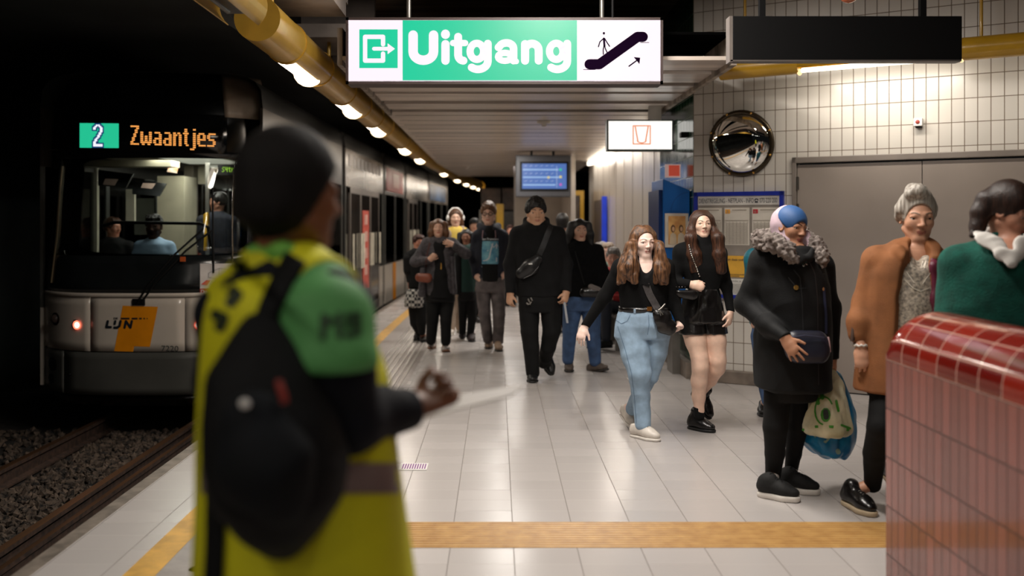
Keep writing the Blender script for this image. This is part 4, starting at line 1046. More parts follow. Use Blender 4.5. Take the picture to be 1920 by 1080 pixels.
        for d in range(3):
            e1, e2 = [(1, 2), (2, 0), (0, 1)][d]
            sa = [slice(None)]*3; sb = [slice(None)]*3; sa[d] = slice(0, n[d]-1); sb[d] = slice(1, n[d])
            A, B = ins[tuple(sa)], ins[tuple(sb)]; E = np.argwhere(A != B); fl = A[tuple(E.T)]
            o1 = np.zeros(3, int); o1[e1] = 1; o2 = np.zeros(3, int); o2[e2] = 1
            g = lambda o: idx[tuple((E-o).T)]
            q = np.stack([g(o1+o2), g(o2), g(o1*0), g(o1)], 1)
            q[~fl] = q[~fl][:, ::-1]; Q.append(q)
        return P_, np.concatenate(Q)
def vnormals(Pv, Q):
    a = Pv[Q[:, 2]]-Pv[Q[:, 0]]; b = Pv[Q[:, 3]]-Pv[Q[:, 1]]; nn = np.cross(a, b); N = np.zeros_like(Pv)
    for i in range(4):
        for j in range(3): N[:, j] += np.bincount(Q[:, i], nn[:, j], len(Pv))
    return N/(np.linalg.norm(N, axis=1)[:, None]+1e-12)
def relax(Pv, Q, it=1, lam=.6):
    for _ in range(it):
        S = np.zeros_like(Pv); c = np.zeros(len(Pv))
        for i in range(4):
            a, b = Q[:, i], Q[:, (i+1) % 4]
            for j in range(3): S[:, j] += np.bincount(a, Pv[b, j], len(Pv))+np.bincount(b, Pv[a, j], len(Pv))
            c += np.bincount(a, minlength=len(Pv))+np.bincount(b, minlength=len(Pv))
        Pv = Pv*(1-lam)+lam*S/c[:, None]
    return Pv
def to_obj(name, Pv, Q, mats, loc, parent=None, mi=None, tris=None):
    me = bpy.data.meshes.new(name); loc = np.array(loc, float); Pv = Pv-loc
    me.vertices.add(len(Pv)); me.vertices.foreach_set('co', Pv.astype(np.float32).ravel())
    me.loops.add(len(Q)*4); me.loops.foreach_set('vertex_index', Q.astype(np.int32).ravel())
    me.polygons.add(len(Q)); me.polygons.foreach_set('loop_start', np.arange(0, len(Q)*4, 4, dtype=np.int32))
    me.polygons.foreach_set('use_smooth', np.ones(len(Q), bool))
    if mi is not None: me.polygons.foreach_set('material_index', mi.astype(np.int32))
    me.update(calc_edges=True); me.validate()
    o = link(name, me, mats, parent)
    if parent is None: o.location = loc
    return o
def cloth_noise(Pv, amp, fr, st=(1, 1, 1), seed=0, ridge=True):
    q = Pv*np.array(st)*fr
    q = q+.5*np.stack([vnoise(q*.7, seed+5), vnoise(q*.7, seed+6), vnoise(q*.7, seed+7)], 1)
    n1 = vnoise(q, seed); n2 = vnoise(q*2.3, seed+1)
    return amp*((.5-np.abs(n1))*1.3+.4*n2 if ridge else n1+.4*n2)
# ---- people materials
def hair_mat(name, c, c2, st=(1, 1, .06), sc=160):
    return mat(name, c, .42, vary=0, rgb2=c2, vscale=sc, stretch=st, bump=.6, bscale=260, spec=.4)
SKIN = {}
def skin_mats(tone, lip, brow, iris=(60, 42, 30)):
    k = '%d_%d_%d' % tone
    sk = mat('skin_'+k, tone, .48, vary=.04, vscale=22, bump=.06, bscale=200)
    sk.node_tree.nodes['Principled BSDF'].inputs['Subsurface Weight'].default_value = .06
    sk.node_tree.nodes['Principled BSDF'].inputs['Subsurface Radius'].default_value = (.012, .005, .003)
    return [sk, mat('lips_%d_%d_%d' % lip, lip, .4, vary=.03), mat('brow_%d_%d_%d' % brow, brow, .6, vary=.1), mat('eye_white', (216, 208, 200), .2, vary=0), mat('iris_%d_%d_%d' % iris, iris, .12, vary=0)]
class Head:
    def __init__(s, c, hh, yaw=0, pitch=0, roll=0, wide=1.0):
        y, p, r = map(math.radians, (yaw, pitch, roll)); s.c = np.array(c, float); s.hh = hh; s.wide = wide
        f = V3(math.sin(y), -math.cos(y), 0); up = V3(0, 0, 1); x = np.cross(up, f)
        f2 = f*math.cos(p)-up*math.sin(p); up2 = up*math.cos(p)+f*math.sin(p)
        x2 = x*math.cos(r)+up2*math.sin(r); up3 = up2*math.cos(r)-x*math.sin(r)
        s.R = np.stack([x2*wide/wide, f2, up3], 1)
    def w(s, p): return s.c+s.R@(np.array(p, float)*V3(s.wide, 1, 1)*s.hh)
    def r(s, v): return np.array(v, float)*s.hh*V3(s.wide, 1, 1)
    def loc(s, P_): return ((P_-s.c)@s.R)/s.hh/V3(s.wide, 1, 1)
    def build(s, F_, jaw=1.0, nose=1.0, fem=True, age=0):
        R = s.R; h = s.hh; E = lambda c, r, k=.1, sub=False: F_.el(s.w(c), s.r(r), R, k*h, sub)
        C = lambda a, b, ra, rb, k=.05, sub=False: F_.rc(s.w(a), s.w(b), ra*h, rb*h, k*h, None, sub)
        E((0, -.09, .12), (.325, .405, .375))
        E((0, .10, -.06), (.275, .27, .36), .08)
        E((0, .12, -.29), (.20*jaw, .20, .165), .12)
        C((-.03*jaw, .27, -.42), (.03*jaw, .27, -.42), .072, .072, .09)
        for q in (-1, 1):
            E((q*.165, .22, -.10), (.10, .10, .10), .10)
            C((q*.25*jaw, .0, -.24), (q*.08, .24, -.41), .06, .055, .1)
            E((q*.15, .405, .006), (.082, .075, .042), .022, True)
            C((q*.225, .300, .036), (q*.15, .335, .052), .016, .018, .02); C((q*.15, .335, .052), (q*.075, .340, .036), .018, .014, .02)
            C((q*.195, .275, .100), (q*.05, .345, .092), .034 if not fem else .026, .032, .06)
            E((q*.318, -.02, -.04), (.03, .085, .12), .03)
            E((q*.335, .0, -.03), (.02, .045, .07), .02, True)
            E((q*.047*nose, .385, -.135), (.036*nose, .042, .028), .03)
        C((0, .345, .05), (0, .432, -.112), .026*nose, .036*nose, .06)
        C((-.07, .325, -.245), (0, .362, -.238), .020, .026, .03); C((.07, .325, -.245), (0, .362, -.238), .020, .026, .03)
        C((-.055, .328, -.292), (.055, .328, -.292), .028, .028, .03)
        E((0, .395, -.268), (.095, .05, .0055), .010, True)
        return s
    def classify(s, cen, mi):
        L = s.loc(cen); x, y, z = np.abs(L[:, 0]), L[:, 1], L[:, 2]
        return mi
    def eyes(s, look=(0, 0), closed=0):
        vs = []; fs = []; ms = []
        for q in (-1, 1):
            c = s.w((q*.150, .262, .006)); r = .072*s.hh; n = 10; b0 = len(vs)
            f = s.R[:, 1]; x = s.R[:, 0]; u = s.R[:, 2]
            f2 = nrm(f+x*look[0]+u*look[1]); x2 = nrm(np.cross(u, f2))*-1; u2 = np.cross(f2, x2)
            th = [0, 14, 28, 45, 62, 80, 95]
            for t in th:
                for k in range(12):
                    a = 2*math.pi*k/12; d = f2*math.cos(math.radians(t))+(x2*math.cos(a)+u2*math.sin(a))*math.sin(math.radians(t)); vs.append(c+d*r)
            for i in range(len(th)-1):
                for k in range(12): fs.append((b0+i*12+k, b0+i*12+(k+1) % 12, b0+(i+1)*12+(k+1) % 12, b0+(i+1)*12+k)); ms.append(4 if i < 2 else 3)
        return np.array(vs), np.array(fs), np.array(ms)
def hand(F_, w_, d, n, side, s=1.0, curl=.35, spread=.0, thumb=.5, rr=1.0):
    """w_ wrist, d towards the fingers, n out of the palm, side towards the thumb (+1/-1 of d x n)"""
    d = nrm(d); n = np.array(n, float); n = nrm(n-d*(n@d)); lat = np.cross(d, n)*side; w_ = np.array(w_, float)
    F_.rc(w_, w_+d*.045*s, .024*s, .031*s, .02, (n, 1.35)); F_.rc(w_+d*.035*s-lat*.006*s, w_+d*.078*s-lat*.003*s, .034*s, .037*s, .012, (n, 1.9))
    F_.rc(w_+d*.02*s+lat*.012*s+n*.006*s, w_+d*.055*s+lat*.024*s+n*.008*s, .014*s, .013*s, .012)
    Ls = (.070, .079, .073, .057)
    for i in range(4):
        o = (.030-.0205*i)*s; b = w_+d*(.086-.004*abs(i-1.2))*s+lat*o; dd = nrm(d+lat*(.18*(1.5-i)/1.5*(.55+spread))); ang = 0
        L = Ls[i]*s; r = (.0082, .0084, .0080, .0070)[i]*s*rr
        for j, (fr, bd) in enumerate(((.45, 55), (.31, 70), (.24, 45))):
            ang += math.radians(bd*curl*(1+.12*i)); v = dd*math.cos(ang)+n*math.sin(ang); e = b+v*L*fr
            F_.rc(b, e, r, r*.9, .003); b = e; r *= .92
    b = w_+d*.032*s+lat*.026*s+n*.004*s; v = nrm(d*.75+lat*(.85-.5*thumb)+n*(.15+.7*thumb)); e = b+v*.036*s
    F_.rc(b, e, .0125*s, .0105*s, .008); v = nrm(v+d*.35-lat*.35*thumb+n*.1); F_.rc(e, e+v*.034*s, .0105*s*rr, .008*s*rr, .003)
def face_marks(H, Pv, Q):
    """eyebrows and lips following the face surface, part of the body mesh"""
    L = H.loc(Pv); keep = (L[:, 1] > .1) & (np.abs(L[:, 2]) < .5) & (np.abs(L[:, 0]) < .4)
    fk = keep[Q].all(1); tr = BVHTree.FromPolygons([tuple(v) for v in Pv], [tuple(int(i) for i in f) for f in Q[fk]])
    d = -Vector(H.R[:, 1]); vs = []; fs = []; ms = []
    def put(x, z, off=.0012):
        o = Vector(H.w((x, 1.2, z))); h = tr.ray_cast(o, d); return (h[0]-d*off) if h[0] is not None else Vector(H.w((x, .33, z)))
    def strip(rows_, m):
        b = len(vs); n = len(rows_[0])
        for r in rows_: vs.extend(r)
        for j in range(len(rows_)-1):
            for i in range(n-1): fs.append((b+j*n+i, b+j*n+i+1, b+(j+1)*n+i+1, b+(j+1)*n+i)); ms.append(m)
    for q in (-1, 1):
        A, B, C_ = [], [], []
        for k in range(9):
            t = k/8; x = q*(.055+.175*t); z = .098+.030*math.sin(min(1, t*1.25)*math.pi*.62)-.014*max(0, t-.6)/.4; w_ = .014*(1-.65*t) if t > .3 else .011+.003*t/.3
            A.append(put(x, z-w_)); B.append(put(x, z, .003)); C_.append(put(x, z+w_))
        strip([A, B, C_] if q > 0 else [C_, B, A], 2)
    up, mid1, mid2, lo = [], [], [], []
    for k in range(11):
        t = -1+2*k/10; x = .098*t; c = math.sqrt(max(0, 1-t*t))
        up.append(put(x, -.262+.034*c-.010*math.exp(-(t/.22)**2), .0006)); mid1.append(put(x, -.266+.002*c, .0012)); mid2.append(put(x, -.270, .0012)); lo.append(put(x, -.270-.050*c, .0006))
    strip([lo, mid2], 1); strip([mid1, up], 1)
    return np.array([tuple(v) for v in vs]), np.array(fs), np.array(ms)
class Person:
    def __init__(s, label, D, tone, vox=.006, group=None, lip=None, brow=(50, 36, 28), iris=(60, 42, 30)):
        s.D = D; s.k = D/F; s.vox = vox; s.F = Fld(vox); s.label = label; s.group = group; s.parts = []; s.head = None; s.ends = []
        lip = lip or tuple(int(a*b) for a, b in zip(tone, (.86, .64, .64)))
        s.mats = skin_mats(tone, lip, brow, iris)
    def p(s, x, y, dd=0): v = P(x, y, s.D+dd); return np.array(v)
    def c(s, pts): return [(s.p(q[0], q[1], q[2]), q[3]*s.k) for q in pts]        # px chain
    def rows(s, rows, shrink=0):
        out = []
        for (y, xl, xr, dep, *dd) in rows:
            dd = dd[0] if dd else 0; a, b = s.p(xl, y, dd), s.p(xr, y, dd); out.append((a[2], (a[0]+b[0])/2, a[1], (b[0]-a[0])/2-shrink, dep-shrink))
        return out
    def add_head(s, cx, ytop, ychin, yaw=0, pitch=0, roll=0, dd=0, neck=None, wide=1.0, look=(0, 0), nr=.050, **kw):
        c = s.p(cx, (ytop+ychin)/2, dd); hh = (ychin-ytop)*s.k
        s.head = Head(c, hh, yaw, pitch, roll, wide); s.head.build(s.F, **kw); s.look = look
        if neck: a = s.head.w((0, -.12, -.2)); s.F.rc(a, s.p(*neck), nr, nr*1.05, .03)
        return s.head
    def torso(s, rows, shrink=.024): s.F.loft(s.rows(rows, shrink), .05)
    def limb(s, pts, shrink=.008, k=.03, smin=.018): s.F.ch([(a, max(smin, r-shrink)) for a, r in s.c(pts)], k)
    def garment(s, name, m, rows=(), chains=(), subs=(), cuts=(), vox=None, k=.03, amp=.004, fr=7, st=(1, 1, 1), relax_it=1, lofts=(), fn=None, seed=1, ridge=True, parent=None, ck=None):
        G = Fld(vox or s.vox*1.15)
        for r in ([rows] if rows else [])+list(lofts): G.loft(s.rows(r), k)
        for c in chains:
            q, kw = (c if isinstance(c, tuple) and isinstance(c[1], dict) else (c, {})); G.ch(s.c(q), kw.get('k', ck or k), kw.get('flat'))
        if fn: fn(G)
        for q in subs: G.ch(s.c(q), .01, None, True)
        for (n, p_) in cuts: G.cut(n, s.p(*p_))
        s.parts.append((name, m, G, amp, fr, st, relax_it, seed, ridge)); return G
    def build(s, base=None):
        Pv, Q = s.F.mesh(); mi = np.zeros(len(Q), int)
        if s.head:
            mi = s.head.classify(Pv[Q].mean(1), mi); ev, ef, em = s.head.eyes(s.look); Q = np.concatenate([Q, ef+len(Pv)]); Pv = np.concatenate([Pv, ev]); mi = np.concatenate([mi, em])
            fv, ff_, fm = face_marks(s.head, Pv, Q); Q = np.concatenate([Q, ff_+len(Pv)]); Pv = np.concatenate([Pv, fv]); mi = np.concatenate([mi, fm])
        base = base if base is not None else (Pv[:, 0].mean(), Pv[:, 1].mean(), Pv[:, 2].min())
        o = to_obj('person', Pv, Q, s.mats, base, mi=mi); tag(o, s.label, 'person', s.group); s.obj = o; s.base = np.array(base)
        for (name, m, G, amp, fr, st, ri, seed, ridge) in s.parts:
            Pv, Q = G.mesh()
            if len(Pv) == 0: print('EMPTY PART', s.label, name); continue
            if ri: Pv = relax(Pv, Q, ri)
            if amp:
                a_ = amp
                if name == 'hair' and not getattr(s, 'short', 0): a_ = amp*np.clip((s.head.w((0, 0, .30))[2]-Pv[:, 2])/.16, .22, 1)
                Pv = Pv+vnormals(Pv, Q)*(a_*cloth_noise(Pv, 1.0, fr, st, seed, ridge))[:, None]
            c = to_obj(name, Pv, Q, m, s.base, o); s.__dict__.setdefault('built', {})[name] = c
        return o
    def child(s, mb, name, m, parent=None):
        """adds a hand-made mesh in world coordinates as a part"""
        me_o = mb.build(name, m); me_o.data.transform(Matrix.Translation(-Vector(s.base))); me_o.parent = parent or s.obj; return me_o
    def shoe(s, toe, ang, L=.26, pitch=0, z=0.0, m=None, msole=None, w_=.046, boot=0, parent_done=None, name='shoe', roll=0, sole_t=.022):
        """toe: world point of the toe tip on its sole; returns the ankle"""
        a = math.radians(ang); f = V3(math.sin(a), -math.cos(a), 0); up0 = V3(0, 0, 1); p_ = math.radians(pitch)
        toe = np.array(toe, float); fwd = f*math.cos(p_)-up0*math.sin(p_); up = up0*math.cos(p_)+f*math.sin(p_)
        heel = toe-fwd*L; lat = np.cross(up, fwd)
        G = Fld(.0055 if s.vox <= .0065 else .007); t = sole_t
        hh = heel+fwd*.04+up*(t+.028); 
        G.rc(hh, hh+up*.028, .036, .034, .02); bl = toe-fwd*.085+up*(t+.02); G.rc(hh, bl, .036, w_*.93, .03, (up, 1.25))
        G.rc(bl, toe-fwd*.045+up*(t+.015), w_*.95, .036, .02, (up, 1.35)); an = heel+fwd*.072+up*(.085+boot*.0)
        G.rc(an, toe-fwd*.11+up*(t+.035), .038, .032, .04)
        if boot: G.rc(an, an+up*boot, .038, .041, .02)
        G.cut(-up, heel+up*(t-.006), .006)
        if not boot: G.cut(nrm(up-fwd*.25), an+up*.022, .008)
        S = Fld(.0055 if s.vox <= .0065 else .007); q = heel+fwd*.04+up*t/2
        S.rc(q, toe-fwd*.09+up*t/2, .040, w_+.003, .02); S.rc(toe-fwd*.09+up*t/2, toe-fwd*.044+up*(t/2+.003), w_+.003, .040, .02)
        S.cut(up, heel+up*t, .006); S.cut(-up, heel, .006)
        s.parts.append((name, m, G, 0, 1, (1, 1, 1), 1, 1, True)); s.soles = getattr(s, 'soles', []); s.soles.append((len(s.parts)-1, S, msole, name, (toe, fwd, up, lat, L)))
        return an, fwd, up, lat
    def finish(s):
        o = s.build()
        shoes = [c for c in o.children if c.name.split('.')[0] in ('shoe', 'boot')]
        for sh, (_, S, ms, nm, fr_) in zip(shoes, getattr(s, 'soles', [])):
            Pv, Q = S.mesh(); Pv = relax(Pv, Q, 1); to_obj('sole', Pv, Q, ms, s.base, sh)
            if getattr(s, 'lace', None):
                toe, fwd, up, lat, L = fr_; mb = MB()
                for i in range(4):
                    c = toe-fwd*(.105+.019*i)+up*.2; w_ = .020
                    mb.tube([c+lat*w_*(1-2*k/6)+fwd*(.006*(1 if i % 2 else -1))*(1-2*k/6) for k in range(7)], .0032, 5, cap=False)
                ms2 = MB(); ms2.v = mb.v; ms2.f = mb.f; ms2.m = mb.m; ms2.sm = mb.sm
                tr = BVHTree.FromPolygons([v.co for v in sh.data.vertices], [tuple(p.vertices) for p in sh.data.polygons]); nv = []
                for v in ms2.v:
                    o_ = Vector(v)-Vector(s.base); h_ = tr.ray_cast(o_, Vector(-up)); cz = (Vector(v)-Vector(toe)).dot(Vector(up))-.2
                    nv.append(tuple(Vector(s.base)+(h_[0] if h_[0] is not None else o_-Vector(up)*.15)+Vector(up)*(cz % .05 if 0 else max(-.003, min(.006, cz-.0)) if h_[0] is not None else 0)))
                ms2.v = nv; s.child(ms2, 'laces', s.lace, sh)
        return o
def G0(px, py): # floor point under an image pixel
    D = EYE*F/(py-PY0); return np.array(P(px, py, D))
def hair_cap(H, G, thick=.04, low=-.25, face=(.29, .36, .40), fz=-.16, fy=.50, top=.0):
    R = H.R; h = H.hh
    G.el(H.w((0, -.10, .13+top/2)), H.r((.325+thick, .405+thick, .375+thick+top)), R, .05*h)
    G.el(H.w((0, -.2, -.08)), H.r((.29+thick, .28+thick, .34)), R, .08*h)
    if face: G.el(H.w((0, fy, fz)), H.r(face), R, .03*h, True)
    G.cut(-H.R[:, 2], H.w((0, 0, low)), .02)

def lay(mb, targets, base, d=None, off=.004, back=.6):
    """presses the collected flat shapes onto the first surface met along d"""
    tr = []
    for t in targets: tr.append(BVHTree.FromPolygons([v.co for v in t.data.vertices], [tuple(p.vertices) for p in t.data.polygons]))
    b = Vector(base); out = []; last = 0.0; d0 = d
    for v in mb.v:
        d = Vector(d0).normalized() if d0 is not None else (Vector(v)-Vector((0, 0, EYE))).normalized()
        o = Vector(v)-b-d*back; best = None
        for t in tr:
            h = t.ray_cast(o, d)
            if h[0] is not None and (best is None or h[3] < best): best = h[3]
        if best is None: best = last if last else back
        last = best; out.append(tuple(o+b+d*(best-off)))
    mb.v = out; return mb
def rib(pts, wd, n=24, th=0.0):
    """flat band along a world polyline facing the viewer, ready for lay()"""
    pts = [Vector(p) for p in pts]; L = [0]
    for a, b in zip(pts, pts[1:]): L.append(L[-1]+(b-a).length)
    mb = MB(); vs = []
    for i in range(n+1):
        t = L[-1]*i/n; j = max(k for k in range(len(L)) if L[k] <= t+1e-9); j = min(j, len(pts)-2)
        u = (t-L[j])/(L[j+1]-L[j]+1e-9); p = pts[j].lerp(pts[j+1], u); d = (pts[j+1]-pts[j]).normalized(); s_ = Vector((d.z, 0, -d.x)).normalized()*wd/2
        vs += [p-s_, p, p+s_]
    fs = [(i*3+k, i*3+k+1, i*3+k+4, i*3+k+3) for i in range(n) for k in (0, 1)]
    mb.add(vs, fs, 0, True); return mb
def solid(o, t=.004):
    m = o.modifiers.new('thickness', 'SOLIDIFY'); m.thickness = t; m.offset = 0; return o
def grid_quad(p00, p10, p11, p01, n=8, m=8):
    mb = MB(); p00, p10, p11, p01 = map(Vector, (p00, p10, p11, p01)); vs = []
    for j in range(m+1):
        for i in range(n+1):
            a, b = i/n, j/m; vs.append((p00*(1-a)+p10*a)*(1-b)+(p01*(1-a)+p11*a)*b)
    mb.add(vs, [(j*(n+1)+i, j*(n+1)+i+1, (j+1)*(n+1)+i+1, (j+1)*(n+1)+i) for j in range(m) for i in range(n)], 0, True); return mb
HN = {'front': V3(0, -1, 0), 'back': V3(0, 1, 0), 'in+': V3(1, 0, 0), 'in-': V3(-1, 0, 0), 'down': V3(0, 0, -1)}
def figure(label, D, tone, head, rows, arms, hips, legs, m_top, m_bot, vox=.006, group=None, neck=None, hd={}, lip=None, brow=(50, 36, 28),
           top_name='sweater', bot_name='trousers', amp=(.004, .004), fr=(7, 7), shoe_m=None, sole_m=None, sleeve=True, bare_legs=False, neckhole=None, bot_extra=(), top_extra=(), hair=None, st=((1, 1, 1), (1, 1, .6)), shoe_name='shoe', lace=None, top_subs=(), tshrink=.024):
    pr = Person(label, D, tone, vox, group, lip, brow)
    cx, yt, yc, yaw, pit = head[:5]
    H = pr.add_head(cx, yt, yc, yaw, pit, head[5] if len(head) > 5 else 0, head[6] if len(head) > 6 else 0, neck or ((rows[0][1]+rows[0][2])/2, rows[0][0]+4, 0), **hd)
    pr.torso(rows, tshrink)
    if hips: pr.torso(hips)
    sl = []
    for a in arms:
        pts, h = a[0], a[1]; nb = ((rows[0][1]+rows[0][2])/2, rows[0][0]+3, 0, 9)
        pr.limb(pts, .009)
        if h:
            w_ = pr.p(*pts[-1][:3]); tip = pr.p(*h['tip']); n = h.get('n', 'back'); n = HN[n] if isinstance(n, str) else V3(*n)
            hand(pr.F, w_, tip-w_, n, h.get('side', 1), h.get('s', .92), h.get('curl', .35), h.get('spread', 0), h.get('thumb', .4))
        sl.append(([(x, y, d_, r) for x, y, d_, r in pts[:-1]]+[(pts[-1][0], pts[-1][1], pts[-1][2], pts[-1][3])]))
    lg = []
    for pts, sh in legs:
        lg.append(pts); q = pr.c(pts)
        if sh:
            ty = sh['toe']; toe = G0(*ty[:2]) if len(ty) == 2 else np.array(P(ty[0], ty[1], D+ty[2]))
            an, f_, u_, l_ = pr.shoe(toe, sh.get('ang', 0), sh.get('L', .26), sh.get('pitch', 0), m=shoe_m, msole=sole_m, boot=sh.get('boot', 0), w_=sh.get('w', .045), name=shoe_name, sole_t=sh.get('st', .022))
            pr.ankles = getattr(pr, 'ankles', [])+[(np.array(an), np.array(u_), q[-1])]
            if bare_legs: pr.F.ch([(a, r) for a, r in q]+[(an+u_*.0, .034)], .02)
            else: pr.F.ch([(a, max(.03, r-.012)) for a, r in q]+[(an, .032)], .02)
            pr.F.rc(an, toe-f_*.09+u_*.045, .030, .022, .01)
        else: pr.F.ch([(a, r if bare_legs else max(.03, r-.012)) for a, r in q], .02)
    if m_top:
        def sh_(G):
            r0 = rows[0]; r1 = rows[1]; c0 = pr.p((r0[1]+r0[2])/2, r0[0]+2, 0)
            for a in arms: G.rc(c0, pr.p(*a[0][0][:3]), .045, a[0][0][3]*pr.k*.95, .05)
        ch = list(sl if sleeve else [])+list(top_extra)
        G = pr.garment(top_name, m_top, rows, ch, amp=amp[0], fr=fr[0], fn=sh_, st=st[0], subs=top_subs)
        for a in arms:
            if a[1]:
                w_ = pr.p(*a[0][-1][:3]); d_ = nrm(pr.p(*a[1]['tip'])-w_); 
                if sleeve: G.ops.append((lambda X, Y, Z, w_=w_, d_=d_: np.maximum(-((X-w_[0])*d_[0]+(Y-w_[1])*d_[1]+(Z-w_[2])*d_[2]), ((X-w_[0]-d_[0]*.03)**2+(Y-w_[1]-d_[1]*.03)**2+(Z-w_[2]-d_[2]*.03)**2)**.5-.05), w_-.1, w_+.1, .004, True))
        if neckhole:
            for (q, r) in neckhole: G.ch(pr.c([(q[0], q[1], q[2], r), (q[3], q[4], q[5], r*.6)]), .01, None, True)
    if m_bot:
        pr.garment(bot_name, m_bot, hips, lg if not bare_legs else [], amp=amp[1], fr=fr[1], st=st[1], seed=4, lofts=list(bot_extra), ck=.012)
    if hair: hair(pr, H)
    pr.lace = lace
    return pr, H
def long_hair(m, locks, thick=.035, low=-.2, face=(.36, .46, .38), fz=-.09, fy=.50, amp=.005, fr=34, st=(1, 1, .12), vox=None, top=.0, name='hair', wavy=0, k=.03, curtain=0):
    def f(pr, H):
        G = Fld(vox or pr.vox); hair_cap(H, G, thick, low, None, fz, fy, top)
        if face: G.el(H.w((0, fy, fz)), H.r(face), H.R, .02*H.hh, True)
        for q in ((-1, 1) if curtain else ()):
            G.ch([(H.w((q*.20, -.10, .42)), .07*H.hh), (H.w((q*.33, -.03, .20)), .065*H.hh), (H.w((q*.385, -.02, -.05)), .085*H.hh), (H.w((q*.43, -.02, -.28)), .11*H.hh), (H.w((q*.47, -.02, -.45)), .11*H.hh)], .05)
        pr.short = not locks
        if not locks and H.loc(np.array([[0, 0, EYE]]))[0, 1] > 0:
            for i in range(7):
                x = -.24+.08*i; w2 = .03*math.sin(i*2.3)
                G.ch([(H.w((x, .12, .45)), .05*H.hh), (H.w((x+w2, .285-abs(x)*.35, .345)), .045*H.hh), (H.w((x+w2*2+.02, .345-abs(x)*.5, .25+w2*.8)), .022*H.hh)], .012)
            for q in (-1, 1): G.ch([(H.w((q*.31, .06, .2)), .05*H.hh), (H.w((q*.315, .07, .03)), .025*H.hh)], .02)
        for i, l in enumerate(locks):
            fl = None
            if curtain:
                q = -1 if l[0][0] < curtain else 1
                G.ch([(H.w((q*.37, -.04-.07*(i % 3), -.12)), .065*H.hh), (pr.p(*l[2][:3]) if len(l) > 5 else pr.p(*l[1][:3]), l[2][3]*pr.k if len(l) > 5 else l[1][3]*pr.k)], k); l = l[2:] if len(l) > 5 else l[1:]
            if isinstance(l, tuple): l, fl = l
            G.ch(pr.c(l), k, fl)
        pr.parts.append((name, m, G, amp, fr, st, 0, 3, True)); pr.hairG = G
    return f
# ---------------- people walking towards the viewer ----------------
M_blackknit = mat('black_knit', (9, 9, 10), .9, vary=.2, vscale=30, bump=.5, bscale=300, spec=.25)
M_denim = mat('light_denim', (150, 176, 200), .75, vary=.1, vscale=14, bump=.4, bscale=500)
M_denimd = mat('blue_denim', (62, 88, 128), .75, vary=.2, vscale=9, bump=.4, bscale=400)
M_blk = mat('black_cloth', (10, 10, 12), .85, spec=.3, vary=.25, vscale=12, bump=.3, bscale=200)
M_blk2 = mat('black_trousers', (8, 8, 9), .8, spec=.3, vary=.2, vscale=12, bump=.25, bscale=200)
M_leather = mat('black_leather', (20, 18, 18), .28, vary=.2, vscale=8, bump=.25, bscale=90, coat=.15)
M_shoew = mat('white_shoe', (214, 206, 196), .45, vary=.06, vscale=20)
M_solew = mat('white_sole', (222, 216, 208), .5, vary=.04)
M_shoeb = mat('black_shoe', (18, 18, 19), .4, vary=.15, vscale=30)
M_soleb = mat('black_sole', (14, 14, 14), .5, vary=.05)
M_hbrown = hair_mat('brown_wavy_hair', (50, 32, 22), (132, 92, 62), sc=60)
M_hdark = hair_mat('dark_brown_hair', (30, 18, 13), (86, 54, 38), sc=150)
M_hblack = hair_mat('black_hair', (8, 7, 7), (26, 21, 19), sc=120)
PALE = (224, 186, 166); TAN = (204, 156, 128); LIGHT = (220, 178, 152); BROWN = (92, 60, 44)
def tone(c): return c
# woman in light jeans
def wavy_locks():
    L = []
    def lock(pts): L.append(pts)
    for i, (x0, x1, x2, x3) in enumerate(((1185, 1176, 1171, 1169), (1187, 1182, 1181, 1184), (1184, 1172, 1164, 1161), (1188, 1187, 1190, 1196), (1234, 1241, 1245, 1247), (1235, 1238, 1239, 1239), (1233, 1236, 1233, 1231), (1233, 1241, 1248, 1251))):
        dd = -.05-.01*(i % 3) if i not in (2, 7) else -.02
        pts = []; n = 9
        for k in range(n+1):
            t = k/n; y = 438+(529-438)*t+(i % 3)*1.2; b = np.interp(t, [0, .5, .8, 1], [x0, x1, x2, x3]); wv = (2.6*math.sin(t*13+i*1.7))*min(1, t*1.2)
            pts.append((b+wv, y, dd-.085*min(1, t*1.5)+.012*math.cos(t*13+i), np.interp(t, [0, .3, .7, 1], [3, 4.8, 7, 3.5])))
        lock(pts)
    return L
